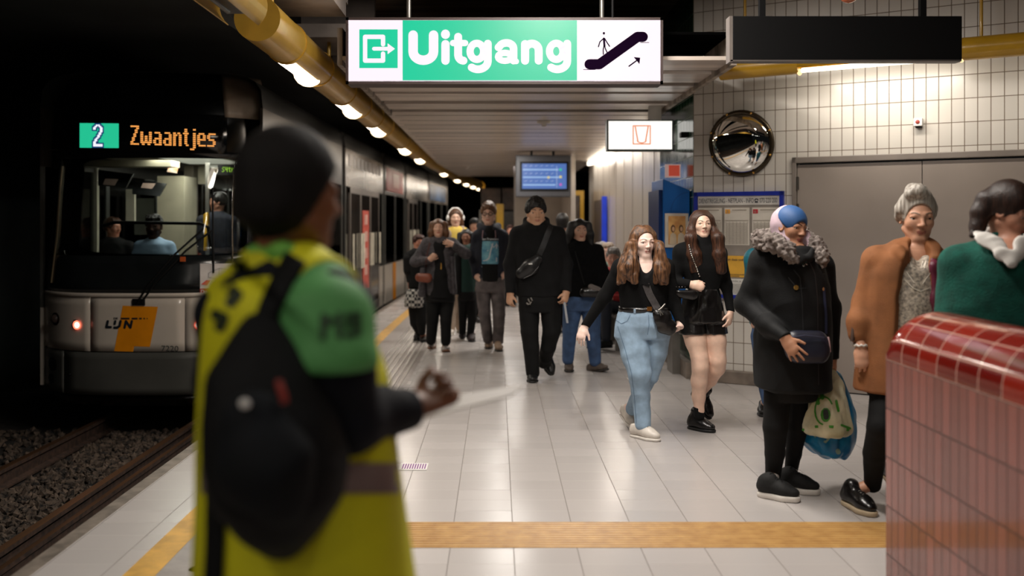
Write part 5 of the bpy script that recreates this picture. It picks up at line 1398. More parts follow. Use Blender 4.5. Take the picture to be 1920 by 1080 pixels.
pa, H = figure('young woman with long wavy brown hair in black top and light blue jeans', 6.95, (246, 214, 200), (1206.5, 425, 483, 16, 4),
    rows=[(487, 1188, 1226, .075), (495, 1164, 1246, .085), (510, 1155, 1252, .11), (530, 1158, 1252, .125), (552, 1161, 1250, .12), (581, 1163, 1252, .115)],
    arms=[([(1165, 501, 0, 15), (1134, 556, .06, 12.5), (1097, 612, .10, 8)], dict(tip=(1085, 642, .06), n=(.5, .8, .2), side=1, curl=.35, s=.95)),
          ([(1247, 501, 0, 15), (1262, 558, .02, 13), (1277, 611, -.10, 8)], dict(tip=(1254, 624, -.16), n=(0, .1, 1), side=-1, curl=.5, s=.95))],
    hips=[(574, 1165, 1252, .115), (590, 1158, 1254, .135), (610, 1153, 1255, .14), (634, 1152, 1254, .12)],
    legs=[([(1183, 622, -.01, 29), (1191, 660, -.05, 27), (1199, 700, -.10, 21), (1202, 744, -.08, 16.5), (1205, 796, -.10, 14)], dict(toe=(1238, 829), ang=42, L=.265, w=.048)),
          ([(1232, 622, .0, 25), (1228, 660, .0, 22), (1217, 704, .03, 17), (1200, 738, .14, 14), (1187, 765, .22, 13.5)], dict(toe=(1192, 806), ang=14, L=.265, pitch=14, w=.048))],
    m_top=M_blackknit, m_bot=M_denim, vox=.0042, neck=(1212, 500, .0), lip=(196, 128, 120), brow=(120, 84, 62), top_name='top', bot_name='jeans', amp=(.003, .007), fr=(8, 10),
    lace=mat('grey_lace', (150, 142, 134), .7), shoe_m=M_shoew, sole_m=M_solew, top_subs=[[(1213, 482, -.08, 17), (1213, 498, -.10, 13), (1212, 514, -.12, 6)]], hair=long_hair(M_hbrown, wavy_locks(), curtain=1210, low=-.15, amp=.006, fr=30, st=(1, 1, .3), face=(.40, .47, .41), fz=-.02))
pa.finish()
def belt(pr, y, xl, xr, dep, m, hgt=.035, name='belt'):
    a, b = pr.p(xl, y, 0), pr.p(xr, y, 0); cx, cy, w_ = (a[0]+b[0])/2, a[1], (b[0]-a[0])/2+.004
    mb = MB(); n = 40; z = a[2]; p = 2.3
    for r in (0,):
        vs = []
        for k in range(n):
            t = 2*math.pi*k/n; c, s_ = math.cos(t), math.sin(t); q = (abs(c)**p+abs(s_)**p)**(-1/p)
            vs += [(cx+w_*c*q, cy+(dep+.004)*s_*q, z-hgt/2), (cx+w_*c*q, cy+(dep+.004)*s_*q, z+hgt/2)]
        mb.add(vs, [(2*k, 2*((k+1) % n), 2*((k+1) % n)+1, 2*k+1) for k in range(n)], 0, True)
    o = pr.child(mb, name, m); solid(o, .006); return o
bl = belt(pa, 579, 1162, 1254, .122, M_leather)
pa.child(MB().box(tuple(pa.p(1213, 583, -.135)), tuple(pa.p(1222, 575, -.128))), 'buckle', mat('brass', (220, 170, 90), .25, metal=1), None)
top = pa.built['top']; jeans = pa.built['jeans']
for x in (1190, 1236): pa.child(lay(grid_quad(pa.p(x-2, 588), pa.p(x+2, 588), pa.p(x+2, 571), pa.p(x-2, 571), 2, 4), [bl, jeans], pa.base, off=.005), 'belt_loop', M_denim)
for (pts) in ([(1154, 600), (1165, 607), (1176, 602), (1182, 590)], [(1216, 590), (1217, 610), (1214, 628)], [(1158, 612), (1172, 655), (1184, 700), (1190, 750), (1193, 794)]):
    pa.child(lay(rib([pa.p(x, y) for x, y in pts], .004, 30), [jeans], pa.base, off=.002), 'seam', mat('denim_seam', (96, 122, 148), .8, vary=0))
def bag_top(name, label, cat, loc, group=None):
    o = empty(name, loc); tag(o, label, cat, group); return o
def kid(root, mb, name, m):
    o = mb.build(name, m); o.data.transform(Matrix.Translation(-root.location)); o.parent = root; return o
def fld_kid(root, G, name, m, relax_it=1, amp=0, fr=8, st=(1, 1, 1), seed=1, par=None):
    Pv, Q = G.mesh(); Pv = relax(Pv, Q, relax_it)
    if amp: Pv = Pv+vnormals(Pv, Q)*cloth_noise(Pv, amp, fr, st, seed)[:, None]
    return to_obj(name, Pv, Q, m, root.location, par or root)
def laybase(t, root, pr): return t
b1 = bag_top('shoulder_bag', 'small black leather bag with wide strap at the hip of the light jeans', 'bag', pa.p(1248, 600, -.2))
G = Fld(.005); q = pa.p
G.rc(q(1238, 602, -.17), q(1258, 612, -.17), .04, .045, .03, (V3(0, 1, 0), 1.5)); G.rc(q(1232, 588, -.17), q(1250, 590, -.17), .03, .035, .04, (V3(0, 1, 0), 1.5)); G.rc(q(1240, 617, -.17), q(1256, 622, -.17), .028, .026, .03, (V3(0, 1, 0), 1.4))
fld_kid(b1, G, 'bag_body', M_leather, amp=.003, fr=14)
m_strap = mat('grey_webbing', (72, 68, 68), .6, vary=.1, vscale=60)
kid(b1, lay(rib([q(1211, 533), q(1218, 552), q(1232, 577), q(1236, 584)], .052, 16), [top, bl], pa.base, off=.008), 'strap', m_strap)
kid(b1, lay(rib([q(1204, 530), q(1218, 536)], .02, 4), [top], pa.base, off=.014), 'strap_buckle', M_black)
kid(b1, MB().tube([q(1234, 582, -.21), q(1240, 578, -.21), q(1247, 570, -.19)], .006, 8).tube([q(1237, 584, -.22), q(1239, 592, -.22), q(1243, 590, -.22), q(1238, 583, -.22)], .004, 6), 'clasp', M_steel)
# woman in leather shorts
def straight_locks(left, right, y0, y1, dd=-.06, r=(6, 8, 4)):
    L = []
    for (xa, xb, xc) in left+right:
        L.append([(xa, y0, dd+.03, r[0]), (xb, (y0*2+y1)/3, dd-.02, r[1]), ((xb+xc)/2, (y0+2*y1)/3, dd-.035, r[1]), (xc, y1, dd-.03, r[2])])
    return L
pb, H = figure('young woman with long straight dark hair in black turtleneck and leather shorts', 7.12, (236, 198, 176), (1316.5, 396, 446.5, 2, -4),
    rows=[(447, 1305, 1330, .055), (456, 1301, 1334, .07), (463, 1282, 1345, .085), (475, 1272, 1353, .10), (500, 1276, 1356, .115), (522, 1284, 1352, .105), (545, 1288, 1347, .095)],
    arms=[([(1277, 472, 0, 13), (1264, 530, .0, 11.5), (1294, 533, -.16, 8)], dict(tip=(1326, 539, -.20), n=(0, 1, -.2), side=1, curl=.85, s=.92, thumb=.8)),
          ([(1348, 474, .01, 13), (1362, 535, .02, 10), (1370, 584, -.04, 7.5)], dict(tip=(1364, 620, -.07), n=(-.8, .5, 0), side=-1, curl=.32, s=.92))],
    hips=[(540, 1287, 1347, .10), (556, 1282, 1351, .115), (580, 1278, 1356, .125), (604, 1276, 1359, .125)],
    legs=[([(1298, 612, -.01, 23), (1305, 640, -.04, 19.5), (1312, 672, -.07, 15.5), (1313, 688, -.08, 15), (1311, 714, -.05, 14.8), (1310, 744, -.02, 12), (1311, 770, -.02, 8.6)], dict(toe=(1342, 812), ang=46, L=.237, boot=.05, w=.046)),
          ([(1338, 612, .0, 22), (1342, 640, -.02, 19), (1345, 676, -.04, 16), (1344, 690, -.02, 15), (1332, 712, .10, 12), (1314, 735, .24, 9.5)], dict(toe=(1331, 789, .22), ang=38, L=.265, pitch=48, boot=.05, w=.046))],
    m_top=M_blackknit, m_bot=M_leather, vox=.0042, neck=(1317, 462, .0), lip=(200, 126, 118), brow=(52, 34, 26), top_name='turtleneck', bot_name='leather_shorts', bare_legs=True, amp=(.002, .006), fr=(8, 14),
    lace=M_blk, shoe_m=M_leather, sole_m=M_soleb, top_extra=[[(1317, 446, -.0, 14.5), (1317, 458, 0, 15)]], shoe_name='boot',
    hair=long_hair(M_hdark, straight_locks([(1296, 1293, 1298), (1297, 1295, 1307), (1298, 1297, 1318)], [(1338, 1347, 1358), (1338, 1349, 1354), (1337, 1346, 1350), (1337, 1344, 1346)], 416, 508, r=(3.5, 7, 4)), curtain=1317, low=-.1, amp=.003, fr=34, face=(.37, .47, .41), fz=-.02))
# shorts legs as two short tubes
G = pb.parts[[i for i, x in enumerate(pb.parts) if x[0] == 'leather_shorts'][0]][2]
G.ch(pb.c([(1298, 598, -.01, 23), (1299, 624, -.02, 26)]), .012); G.ch(pb.c([(1338, 598, 0, 22.5), (1339, 624, 0, 25)]), .012); G.cut((0, 0, -1), pb.p(1300, 625, 0))
pb.finish()
for nm, pts in (('sock', [(1310, 766, -.02, 9.6), (1311, 780, -.02, 10)]),):
    Gs = Fld(.005); Gs.ch(pb.c(pts), .01); Pv, Q = Gs.mesh(); to_obj(nm, Pv, Q, M_blk, pb.base, pb.obj)
b2_ = bag_top('shoulder_bag', 'small black studded bag on a silver chain beside leather shorts', 'bag', pb.p(1290, 548, -.2)); q = pb.p
G = Fld(.005); G.rc(q(1275, 549, -.19), q(1298, 551, -.19), .04, .045, .02, (V3(0, 1, 0), 1.6)); G.cut((0, 0, 1), q(1280, 541, 0)); fld_kid(b2_, G, 'bag_body', M_leather)
mb = MB()
chain = [(1292, 460), (1296, 476), (1301, 490), (1307, 505), (1313, 522)]
pts = [q(x, y) for x, y in chain]
sm = []
for a, b in zip(pts, pts[1:]):
    for k in range(4): sm.append(a+(b-a)*k/4)
ms_ = MB(); ms_.v = [tuple(v) for v in sm]; lay(ms_, [pb.built['turtleneck'], pb.built['hair']], pb.base, off=.01)
for v in ms_.v: mb.ball(v, .0075, 0, 5)
kid(b2_, mb, 'chain', mat('silver_chain', (200, 196, 190), .25, metal=1))
mb = MB(); [mb.ball(tuple(q(1268+k*5.5, 538, -.2)), .004, 0, 4) for k in range(4)]; kid(b2_, mb, 'studs', MATS['silver_chain'])
# man in black with sling bag
M_hsl = mat('sling_black', (24, 24, 26), .4, vary=.2, vscale=15)
pc, H = figure('man in black hooded jacket and black trousers with sling bag, walking', 9.3, (198, 152, 122), (1005, 374, 425, 6, 0),
    rows=[(418, 990, 1022, .09), (426, 974, 1040, .10), (440, 962, 1052, .12), (470, 962, 1056, .135), (510, 966, 1056, .14), (556, 969, 1056, .135)],
    arms=[([(971, 440, 0, 14), (957, 496, .03, 12.5), (957, 549, -.03, 9)], dict(tip=(954, 583, -.06), n=(.6, .7, 0), side=1, curl=.5, s=1.02)),
          ([(1045, 440, 0, 14), (1061, 496, .03, 12.5), (1062, 546, -.08, 9)], dict(tip=(1056, 580, -.14), n=(-.6, .7, 0), side=-1, curl=.55, s=1.02))],
    hips=[(548, 972, 1052, .12), (566, 972, 1050, .13), (585, 974, 1048, .12)],
    legs=[([(992, 578, 0, 20), (993, 620, -.02, 16.5), (996, 650, -.02, 14.5), (999, 698, 0, 12.5)], dict(toe=(998, 719), ang=-3, L=.29, w=.05)),
          ([(1032, 578, 0, 19), (1034, 620, -.02, 17), (1028, 650, .03, 14), (1020, 680, .2, 11.5)], dict(toe=(1034, 706, .22), ang=14, L=.28, pitch=38, w=.05))],
    m_top=M_blk, m_bot=M_blk2, top_name='hooded_jacket', amp=(.005, .005), fr=(6, 9), shoe_m=M_shoeb, sole_m=M_soleb, brow=(26, 20, 18), hd=dict(jaw=1.15, nose=1.1), lip=(176, 116, 98),
    top_extra=[([(987, 419, .05, 7), (992, 426, -.05, 6.5), (1005, 430, -.09, 5), (1018, 426, -.05, 6.5), (1024, 418, .05, 7)], dict(k=.02)), ([(988, 414, .08, 8), (1005, 412, .10, 9), (1023, 414, .08, 8)], dict(k=.02))],
    hair=long_hair(M_hblack, [], thick=.055, low=.0, face=(.36, .46, .39), fz=-.14, top=.05, amp=.009, fr=45, st=(1, 1, .5), name='hair'))
pc.finish()
q = pc.p; b3 = bag_top('sling_bag', 'black sling bag worn across the chest of the man in black', 'bag', q(992, 505, -.2))
jk = pc.built['hooded_jacket']
G = Fld(.006); G.ch([(q(978, 512, -.15), .055), (q(995, 500, -.16), .068), (q(1008, 486, -.155), .045)], .04, (V3(0, 1, 0), 1.35)); fld_kid(b3, G, 'bag_body', M_hsl, amp=.004, fr=12)
kid(b3, lay(rib([q(1008, 484), q(1018, 462), q(1029, 434), q(1033, 424)], .055, 14), [jk], pc.base, off=.006), 'strap', M_hsl)
kid(b3, MB().box(tuple(q(991, 496, -.232)), tuple(q(998, 493.6, -.228))), 'white_tab', M_white)
kid(b3, MB().tube([q(982, 522, -.205), q(997, 515, -.215), q(1010, 500, -.20)], .003, 6), 'zip', mat('zip_grey', (110, 110, 112), .3, metal=.6))
ky = MB(); [ky.tube([q(x, y, -.15), q(x+dx, y+dy, -.155)], .008, 6) for x, y, dx, dy in ((990, 560, 3, 7), (995, 558, 3, 6), (987, 568, 4, 3), (996, 566, -3, 5))]
o = ky.build('key_ring', M_steel); tag(o, 'small bunch of keys hanging at the waist of the man in black', 'keys')
o = MB().box((0, 0, 0), (.02, .01, .2)).build('phone', mat('phone_pale', (170, 174, 180), .25)); o.matrix_world = Matrix.Translation(Vector(q(1062, 606, -.15))) @ Matrix.Rotation(math.radians(-8), 4, 'Y'); tag(o, 'slim pale phone held low by the man in black', 'phone')
# woman in black fleece and blue jeans
pd, H = figure('smiling woman with shoulder-length black hair in black fleece and blue jeans', 9.95, (204, 158, 134), (1087, 411, 452, 10, 2),
    rows=[(452, 1072, 1100, .08), (460, 1057, 1112, .10), (474, 1050, 1124, .13), (500, 1050, 1128, .15), (530, 1052, 1130, .15), (556, 1056, 1130, .14)],
    arms=[([(1058, 470, 0, 13), (1052, 515, .02, 12), (1056, 552, -.04, 8)], dict(tip=(1058, 578, -.06), n='in+', side=1, curl=.4, s=.9)),
          ([(1118, 472, 0, 13), (1130, 514, .02, 12.5), (1128, 546, -.08, 9)], dict(tip=(1112, 556, -.16), n=(0, 1, 0), side=-1, curl=.6, s=.9))],
    hips=[(548, 1057, 1128, .13), (565, 1056, 1130, .14), (582, 1057, 1129, .13)],
    legs=[([(1074, 578, 0, 18), (1068, 620, -.02, 13.5), (1065, 674, -.02, 10.5)], dict(toe=(1067, 699), ang=-4, L=.26)), ([(1108, 578, 0, 19), (1111, 622, .0, 14), (1116, 676, -.02, 11)], dict(toe=(1142, 694, -.1), ang=52, L=.26, pitch=-14))],
    m_top=mat('black_fleece', (9, 9, 10), .95, spec=.2, vary=.3, vscale=60, bump=1, bscale=150), m_bot=M_denimd, top_name='fleece_jacket', bot_name='jeans', amp=(.006, .005), fr=(14, 9), shoe_m=mat('taupe_shoe', (96, 84, 76), .6, vary=.15, vscale=20), sole_m=mat('dark_sole', (50, 46, 42), .6),
    neckhole=[((1086, 455, -.12, 1088, 464, -.15), 8)], hair=long_hair(M_hblack, [[(1071, 422, .01, 7), (1068, 440, -.01, 8), (1064, 458, -.03, 6)], [(1103, 422, .01, 7), (1105, 440, -.01, 8), (1107, 460, -.03, 6)], [(1072, 440, .06, 10), (1102, 440, .06, 10)]], amp=.004, fr=40, face=(.36, .46, .39), fz=-.11))
pd.finish()
q = pd.p; b4 = bag_top('handbag', 'grey and black handbag against the woman in black fleece', 'bag', q(1108, 545, -.22)); G = Fld(.006)
G.ch([(q(1096, 548, -.20), .05), (q(1120, 548, -.20), .055)], .03, (V3(0, 1, 0), 1.5)); fld_kid(b4, G, 'bag_body', M_leather, amp=.004, fr=10); G = Fld(.006); G.rc(q(1108, 538, -.215), q(1122, 543, -.215), .032, .03, .02, (V3(0, 1, 0), 1.3)); fld_kid(b4, G, 'bag_flap', mat('grey_leather', (112, 104, 100), .35))
kid(b4, lay(rib([q(1096, 534), q(1086, 500), q(1078, 470)], .012, 14), [pd.built['fleece_jacket']], pd.base, off=.006), 'strap', M_black)
# woman in grey cardigan
M_card = mat('grey_cardigan', (74, 70, 74), .9, vary=.2, vscale=30, bump=.5, bscale=200)
pe, H = figure('woman in charcoal cardigan over black with hand at her collar, walking', 11.55, (214, 168, 144), (822, 411, 444, 4, -3),
    rows=[(447, 806, 842, .08), (455, 800, 850, .10), (470, 798, 852, .13), (500, 798, 850, .15), (540, 799, 852, .15), (556, 800, 852, .13)],
    arms=[([(801, 457, 0, 10), (779, 490, -.02, 10), (806, 487, -.17, 6.5)], dict(tip=(818, 475, -.22), n=(0, 1, 0), side=-1, curl=.85, s=.9)),
          ([(848, 457, 0, 10), (874, 476, -.05, 9), (850, 459, -.14, 6.5)], dict(tip=(832, 452, -.15), n=(0, 1, 0), side=1, curl=.35, s=.9))],
    hips=[(548, 799, 853, .13), (565, 799, 853, .14)],
    legs=[([(813, 562, 0, 14), (811, 600, -.02, 11.5), (808, 638, 0, 9)], dict(toe=(807, 655), ang=-6, L=.25)), ([(838, 562, 0, 14), (836, 602, -.06, 11), (836, 640, -.08, 9)], dict(toe=(838, 658, -.2), ang=10, L=.26, pitch=-22))],
    m_top=M_card, m_bot=M_blk2, top_name='cardigan', amp=(.006, .004), fr=(7, 7), shoe_m=mat('white_black_shoe', (206, 196, 190), .5, rgb2=(40, 36, 36), vscale=16), sole_m=mat('brown_sole', (120, 82, 58), .6),
    hair=long_hair(hair_mat('mid_brown_hair', (64, 42, 28), (124, 86, 58)), [[(810, 420, 0, 5), (809, 436, 0, 6), (807, 449, 0, 4)], [(835, 420, 0, 5), (836, 436, 0, 6), (837, 450, 0, 4)]], amp=.004, fr=40, face=(.36, .46, .39), fz=-.10))
pe.garment('black_top', M_blk, [(449, 812, 838, .09), (457, 808, 842, .125), (480, 806, 843, .147), (510, 806, 846, .163), (558, 803, 850, .16)], [], vox=.007, subs=[[(824, 448, -.12, 10), (824, 452, -.14, 6)]])
pe.garment('cardigan_tail', M_card, [(500, 788, 802, .10), (556, 784, 800, .09)], [], vox=.008)
pe.garment('cardigan_tail', M_card, [(480, 844, 852, .12), (552, 846, 857, .10)], [], vox=.008)
pe.finish(); q = pe.p
b5 = bag_top('crossbody_bag', 'rust brown crossbody bag worn by the woman in charcoal cardigan', 'bag', q(794, 522, -.2)); G = Fld(.006); G.rc(q(787, 520, -.18), q(801, 521, -.18), .055, .06, .02, (V3(0, 1, 0), 1.7)); G.cut((0, 0, 1), q(790, 511, 0)); fld_kid(b5, G, 'bag_body', mat('rust_leather', (130, 68, 48), .4, vary=.1))
kid(b5, lay(rib([q(797, 512), q(800, 480), q(806, 455)], .022, 12), [pe.built['cardigan'], pe.built['black_top']], pe.base, off=.008), 'strap', mat('maroon_strap', (74, 40, 38), .5))
o = lay(grid_quad(q(825.5, 505), q(828.5, 505), q(828, 493), q(826, 493), 1, 3), [pe.built['black_top']], pe.base, off=.006).build('pendant', mat('brass', (220, 170, 90), .25, metal=1)); o.data.transform(Matrix.Translation(-Vector(pe.base))); o.parent = pe.obj
# man in navy zip hoodie with printed shirt
M_navy = mat('navy_hoodie', (20, 24, 38), .85, vary=.2, vscale=20, bump=.4, bscale=200)
pf_, H = figure('man with glasses in navy open hoodie, printed black shirt and grey jeans', 11.7, (222, 178, 156), (916, 382, 421, -6, 0),
    rows=[(424, 904, 931, .08), (431, 896, 942, .10), (442, 890, 948, .12), (470, 889, 951, .13), (500, 891, 950, .13), (522, 892, 947, .125)],
    arms=[([(896, 443, 0, 10), (887, 482, .03, 9), (893, 517, -.04, 7)], dict(tip=(905, 528, -.1), n='back', side=1, curl=.5)), ([(943, 443, 0, 10), (953, 482, .04, 9), (947, 512, -.04, 7)], dict(tip=(936, 523, -.08), n='back', side=-1, curl=.5))],
    hips=[(516, 893, 946, .12), (535, 892, 946, .13), (548, 893, 946, .12)],
    legs=[([(906, 545, 0, 13.5), (908, 585, -.02, 11), (915, 635, 0, 9.5)], dict(toe=(914, 655), ang=-8, L=.28)), ([(933, 545, 0, 13.5), (936, 588, -.06, 11.5), (934, 638, -.06, 10)], dict(toe=(937, 660), ang=6, L=.28))],
    m_top=M_navy, m_bot=mat('grey_jeans', (96, 88, 88), .8, vary=.25, vscale=8, bump=.3, bscale=200), top_name='hoodie', bot_name='jeans', amp=(.005, .006), fr=(7, 12), shoe_m=mat('tan_shoe', (150, 126, 106), .6, vary=.1), sole_m=mat('dark_sole', (50, 46, 42), .6),
    brow=(110, 78, 54), hd=dict(jaw=1.1, nose=1.1), top_extra=[([(900, 424, .05, 7), (904, 432, -.04, 6), (911, 440, -.1, 4)], dict(k=.01)), ([(934, 424, .05, 7), (930, 432, -.04, 6), (924, 440, -.1, 4)], dict(k=.01))],
    hair=long_hair(hair_mat('short_brown_hair', (70, 46, 30), (120, 82, 54)), [], thick=.05, low=.02, face=(.36, .46, .39), fz=-.12, top=.06, amp=.008, fr=45, st=(1, 1, .5)))
pf_.garment('shirt', M_blk, [(424, 908, 928, .085), (431, 903, 934, .115), (442, 899, 940, .135), (470, 897, 942, .146), (500, 898, 941, .147), (527, 899, 940, .14)], [], vox=.007)
pf_.finish(); q = pf_.p; sh_o = pf_.built['shirt']
pr_ = pf_.child(lay(grid_quad(q(898, 495), q(941, 495), q(941, 452), q(898, 452), 14, 14), [sh_o], pf_.base, off=.004), 'shirt_print', mat('print_cyan', (120, 176, 190), .7, rgb2=(70, 130, 160), vscale=14))
fn = lambda u, v, t=0: Vector(q(u, v, -.3))
mb = MB(); text(mb, 'San Francisco', 0, 0, 1, 1, lambda u, v, t: fn(903+u*33, 450-v*4), bold=.02); strokes(mb, [(1.6/1, [(903, 500), (936, 500)]), (1.2, [(900, 504), (938, 503)])], fn); pf_.child(lay(mb, [sh_o], pf_.base, off=.006), 'print_lettering', mat('print_white', (196, 200, 204), .7, vary=0))
mb = MB(); strokes(mb, [(2.4, [(912, 488), (917, 484), (920, 470), (924, 457)]), (2, [(931, 490), (931, 457)]), (1.6, [(914, 470), (938, 466)]), (1.2, [(921, 458), (926, 464), (931, 458), (937, 465)]), (1.6, [(906, 489), (912, 488)])], fn); pf_.child(lay(mb, [sh_o], pf_.base, off=.008), 'print_lettering', MATS['print_white'])
for x in (905.5, 928.5): pf_.child(lay(rib([q(x, 432), q(x-1.5 if x < 910 else x+1, 446)], .010, 6), [sh_o, pf_.built['hoodie']], pf_.base, off=.01), 'drawstring', mat('drawstring', (150, 120, 126), .7))
def glasses(pr, H, m, rr=.075, rim=.008):
    mb = MB()
    for s_ in (-1, 1):
        pts = [H.w((s_*.15+.095*math.cos(a), .43, .005+rr*math.sin(a))) for a in [k*math.pi/8 for k in range(17)]]; mb.tube(pts, rim*H.hh*2, 5, cap=False)
        mb.tube([H.w((s_*.245, .42, .02)), H.w((s_*.325, .2, .02)), H.w((s_*.34, .0, .0))], rim*H.hh*2, 5)
    mb.tube([H.w((-.05, .44, .01)), H.w((.05, .44, .01))], rim*H.hh*2, 5); return pr.child(mb, 'glasses', m)
glasses(pf_, H, M_black)
# headphones person
pg, H = figure('person with white headphones and yellow top behind the woman in charcoal cardigan', 13.2, (220, 178, 156), (854, 392, 424, 6, 3),
    rows=[(427, 844, 866, .08), (434, 840, 870, .11), (450, 838, 872, .12), (500, 838, 871, .12), (532, 838, 871, .12)],
    arms=[([(842, 436, 0, 9), (838, 475, .03, 8), (840, 508, 0, 6)], dict(tip=(841, 528, 0), n='in+', side=1)), ([(868, 436, 0, 9), (874, 475, .03, 8), (872, 508, 0, 6)], dict(tip=(871, 528, 0), n='in-', side=-1))],
    hips=[(525, 838, 871, .12), (550, 838, 871, .12)], legs=[([(847, 548, 0, 11), (847, 585, 0, 9), (846, 618, 0, 8)], dict(toe=(845, 629), L=.26)), ([(863, 548, 0, 11), (862, 585, .1, 9), (862, 612, .2, 8)], dict(toe=(861, 624), L=.26))],
    m_top=mat('yellow_top', (214, 184, 84), .8, vary=.08), m_bot=mat('beige_trousers', (176, 156, 138), .8), vox=.008, shoe_m=M_shoew, sole_m=M_solew, top_name='top',
    hair=long_hair(hair_mat('mid_brown_hair2', (50, 32, 22), (100, 66, 44)), [[(843, 405, 0, 4), (842, 420, 0, 4)], [(865, 405, 0, 4), (866, 420, 0, 4)]], thick=.06, face=(.36, .46, .39), amp=.005, fr=40))
pg.garment('open_jacket', mat('beige_jacket', (150, 130, 116), .8), [(426, 850, 860, .05)], [[(845, 428, 0, 6), (842, 440, -.06, 7), (841, 520, -.04, 8)], [(866, 428, 0, 6), (869, 440, -.06, 7), (870, 520, -.04, 8)]], vox=.01)
pg.finish()
mb = MB(); mb.tube([H.w((-.42, -.02, .0)), H.w((-.36, -.02, .35)), H.w((-.15, -.02, .55)), H.w((.15, -.02, .55)), H.w((.36, -.02, .35)), H.w((.42, -.02, .0))], .013, 8); [mb.ball(tuple(H.w((s_*.42, -.02, -.02))), (.03, .04, .045)) for s_ in (-1, 1)]
o = mb.build('headphones', M_white); tag(o, 'white over-ear headphones on the person in yellow top', 'headphones')
# dark-haired woman in green top
ph, H = figure('woman with black hair in dark green top beside the man in navy hoodie', 12.5, (150, 104, 82), (874, 430, 458, -4, 2),
    rows=[(460, 864, 886, .08), (467, 860, 890, .10), (480, 858, 892, .12), (510, 860, 892, .12), (548, 859, 892, .12)],
    arms=[([(861, 470, 0, 8.5), (856, 505, .02, 8), (858, 535, 0, 6)], dict(tip=(859, 553, 0), n='in+', side=1)), ([(889, 470, 0, 8.5), (894, 505, .02, 8), (892, 535, 0, 6)], dict(tip=(891, 553, 0), n='in-', side=-1))],
    hips=[(545, 859, 893, .12), (562, 860, 892, .12)], legs=[([(868, 560, .0, 10), (868, 595, .04, 7.5), (867, 622, .1, 6.5)], dict(toe=(867, 637, .1), L=.24, pitch=20)), ([(884, 560, 0, 10), (885, 598, -.02, 8), (881, 632, 0, 6.5)], dict(toe=(884, 642), L=.24))],
    m_top=mat('bottle_green', (14, 52, 46), .8, vary=.1), m_bot=M_blk2, vox=.008, shoe_m=mat('maroon_black_shoe', (34, 20, 24), .5), sole_m=M_soleb, top_name='top',
    hair=long_hair(M_hblack, [[(862, 440, 0, 5), (861, 462, -.05, 5), (862, 478, -.06, 3)], [(886, 440, 0, 5), (887, 458, -.02, 4)]], amp=.003, fr=40, face=(.36, .46, .39), fz=-.10))
ph.garment('dark_jacket', M_blk, [], [[(864, 466, 0, 6), (860, 480, -.07, 7), (860, 545, -.06, 8)]], vox=.01); ph.finish()
# people mostly hidden
def far_person(label, D, tn, head, rows, hips, legs, mt, mb_, hm, face=True, hairk={}, arms=None, vox=.009, **kw):
    pr, H = figure(label, D, tn, head, rows=rows, arms=arms or [], hips=hips, legs=legs, m_top=mt, m_bot=mb_, vox=vox, shoe_m=M_shoeb, sole_m=M_soleb, hair=long_hair(hm, hairk.pop('locks', []), **hairk) if hm else None, top_name='jacket', **kw); pr.finish(); return pr, H
def arms_for(xl, xr, y0, y1, r): return [([(xl, y0, 0, r), (xl-2, (y0+y1)/2, .02, r*.9), (xl, y1, 0, r*.65)], dict(tip=(xl, y1+r*2.2, -.02), n='in+', side=1)), ([(xr, y0, 0, r), (xr+2, (y0+y1)/2, .02, r*.9), (xr, y1, 0, r*.65)], dict(tip=(xr, y1+r*2.2, -.02), n='in-', side=-1))]
pi_, H = far_person('man in dark cap just behind the man in navy hoodie', 15.0, (196, 148, 124), (889, 410, 434, 4, 2), [(436, 880, 900, .09), (443, 874, 906, .12), (480, 873, 907, .13), (515, 875, 906, .13)], [(512, 876, 905, .12), (530, 876, 905, .12)], [([(882, 530, 0, 9), (882, 595, 0, 6)], dict(toe=(882, 604), L=.27)), ([(898, 530, 0, 9), (898, 595, 0, 6)], dict(toe=(898, 606), L=.27))], M_blk, M_blk2, M_hblack, hairk=dict(face=(.36, .46, .39), thick=.05, low=.0, fz=-.14), arms=arms_for(876, 904, 448, 500, 7))
Gc = Fld(.008); Gc.el(H.w((0, -.05, .25)), H.r((.38, .46, .26)), H.R, .01); Gc.cut(-H.R[:, 2], H.w((0, 0, .22))); Gc.el(H.w((0, .42, .23)), H.r((.24, .26, .03)), H.R, .01); Pv, Q = Gc.mesh(); to_obj('cap', Pv, Q, M_blk, pi_.base, pi_.obj)
pj, H = far_person('person with black backpack and checked shirt behind the woman in charcoal cardigan', 12.4, (190, 130, 106), (785, 440, 468, 30, 5), [(468, 772, 798, .08), (475, 768, 803, .10), (500, 766, 803, .12), (540, 765, 802, .12)], [(540, 766, 800, .12), (572, 762, 799, .13)], [([(776, 574, .02, 11), (778, 605, .02, 9), (787, 625, .05, 7)], dict(toe=(781, 640), L=.26)), ([(789, 574, -.02, 11), (790, 605, -.05, 9), (791, 622, -.05, 7)], dict(toe=(793, 643), L=.26, pitch=-12))], M_blk, M_blk2, hair_mat('dark_reddish_hair', (40, 22, 18), (70, 36, 28)), hairk=dict(face=(.36, .46, .39)), arms=arms_for(768, 801, 480, 530, 7.5))
m = bpy.data.materials.new('checked_cloth'); m.use_nodes = True; nt = m.node_tree; ck = nt.nodes.new('ShaderNodeTexChecker'); ck.inputs['Scale'].default_value = 26; ck.inputs[1].default_value = (.5, .48, .45, 1); ck.inputs[2].default_value = (.012, .012, .014, 1); tc = nt.nodes.new('ShaderNodeTexCoord'); nt.links.new(tc.outputs['Object'], ck.inputs[0]); nt.links.new(ck.outputs[0], nt.nodes['Principled BSDF'].inputs[0])
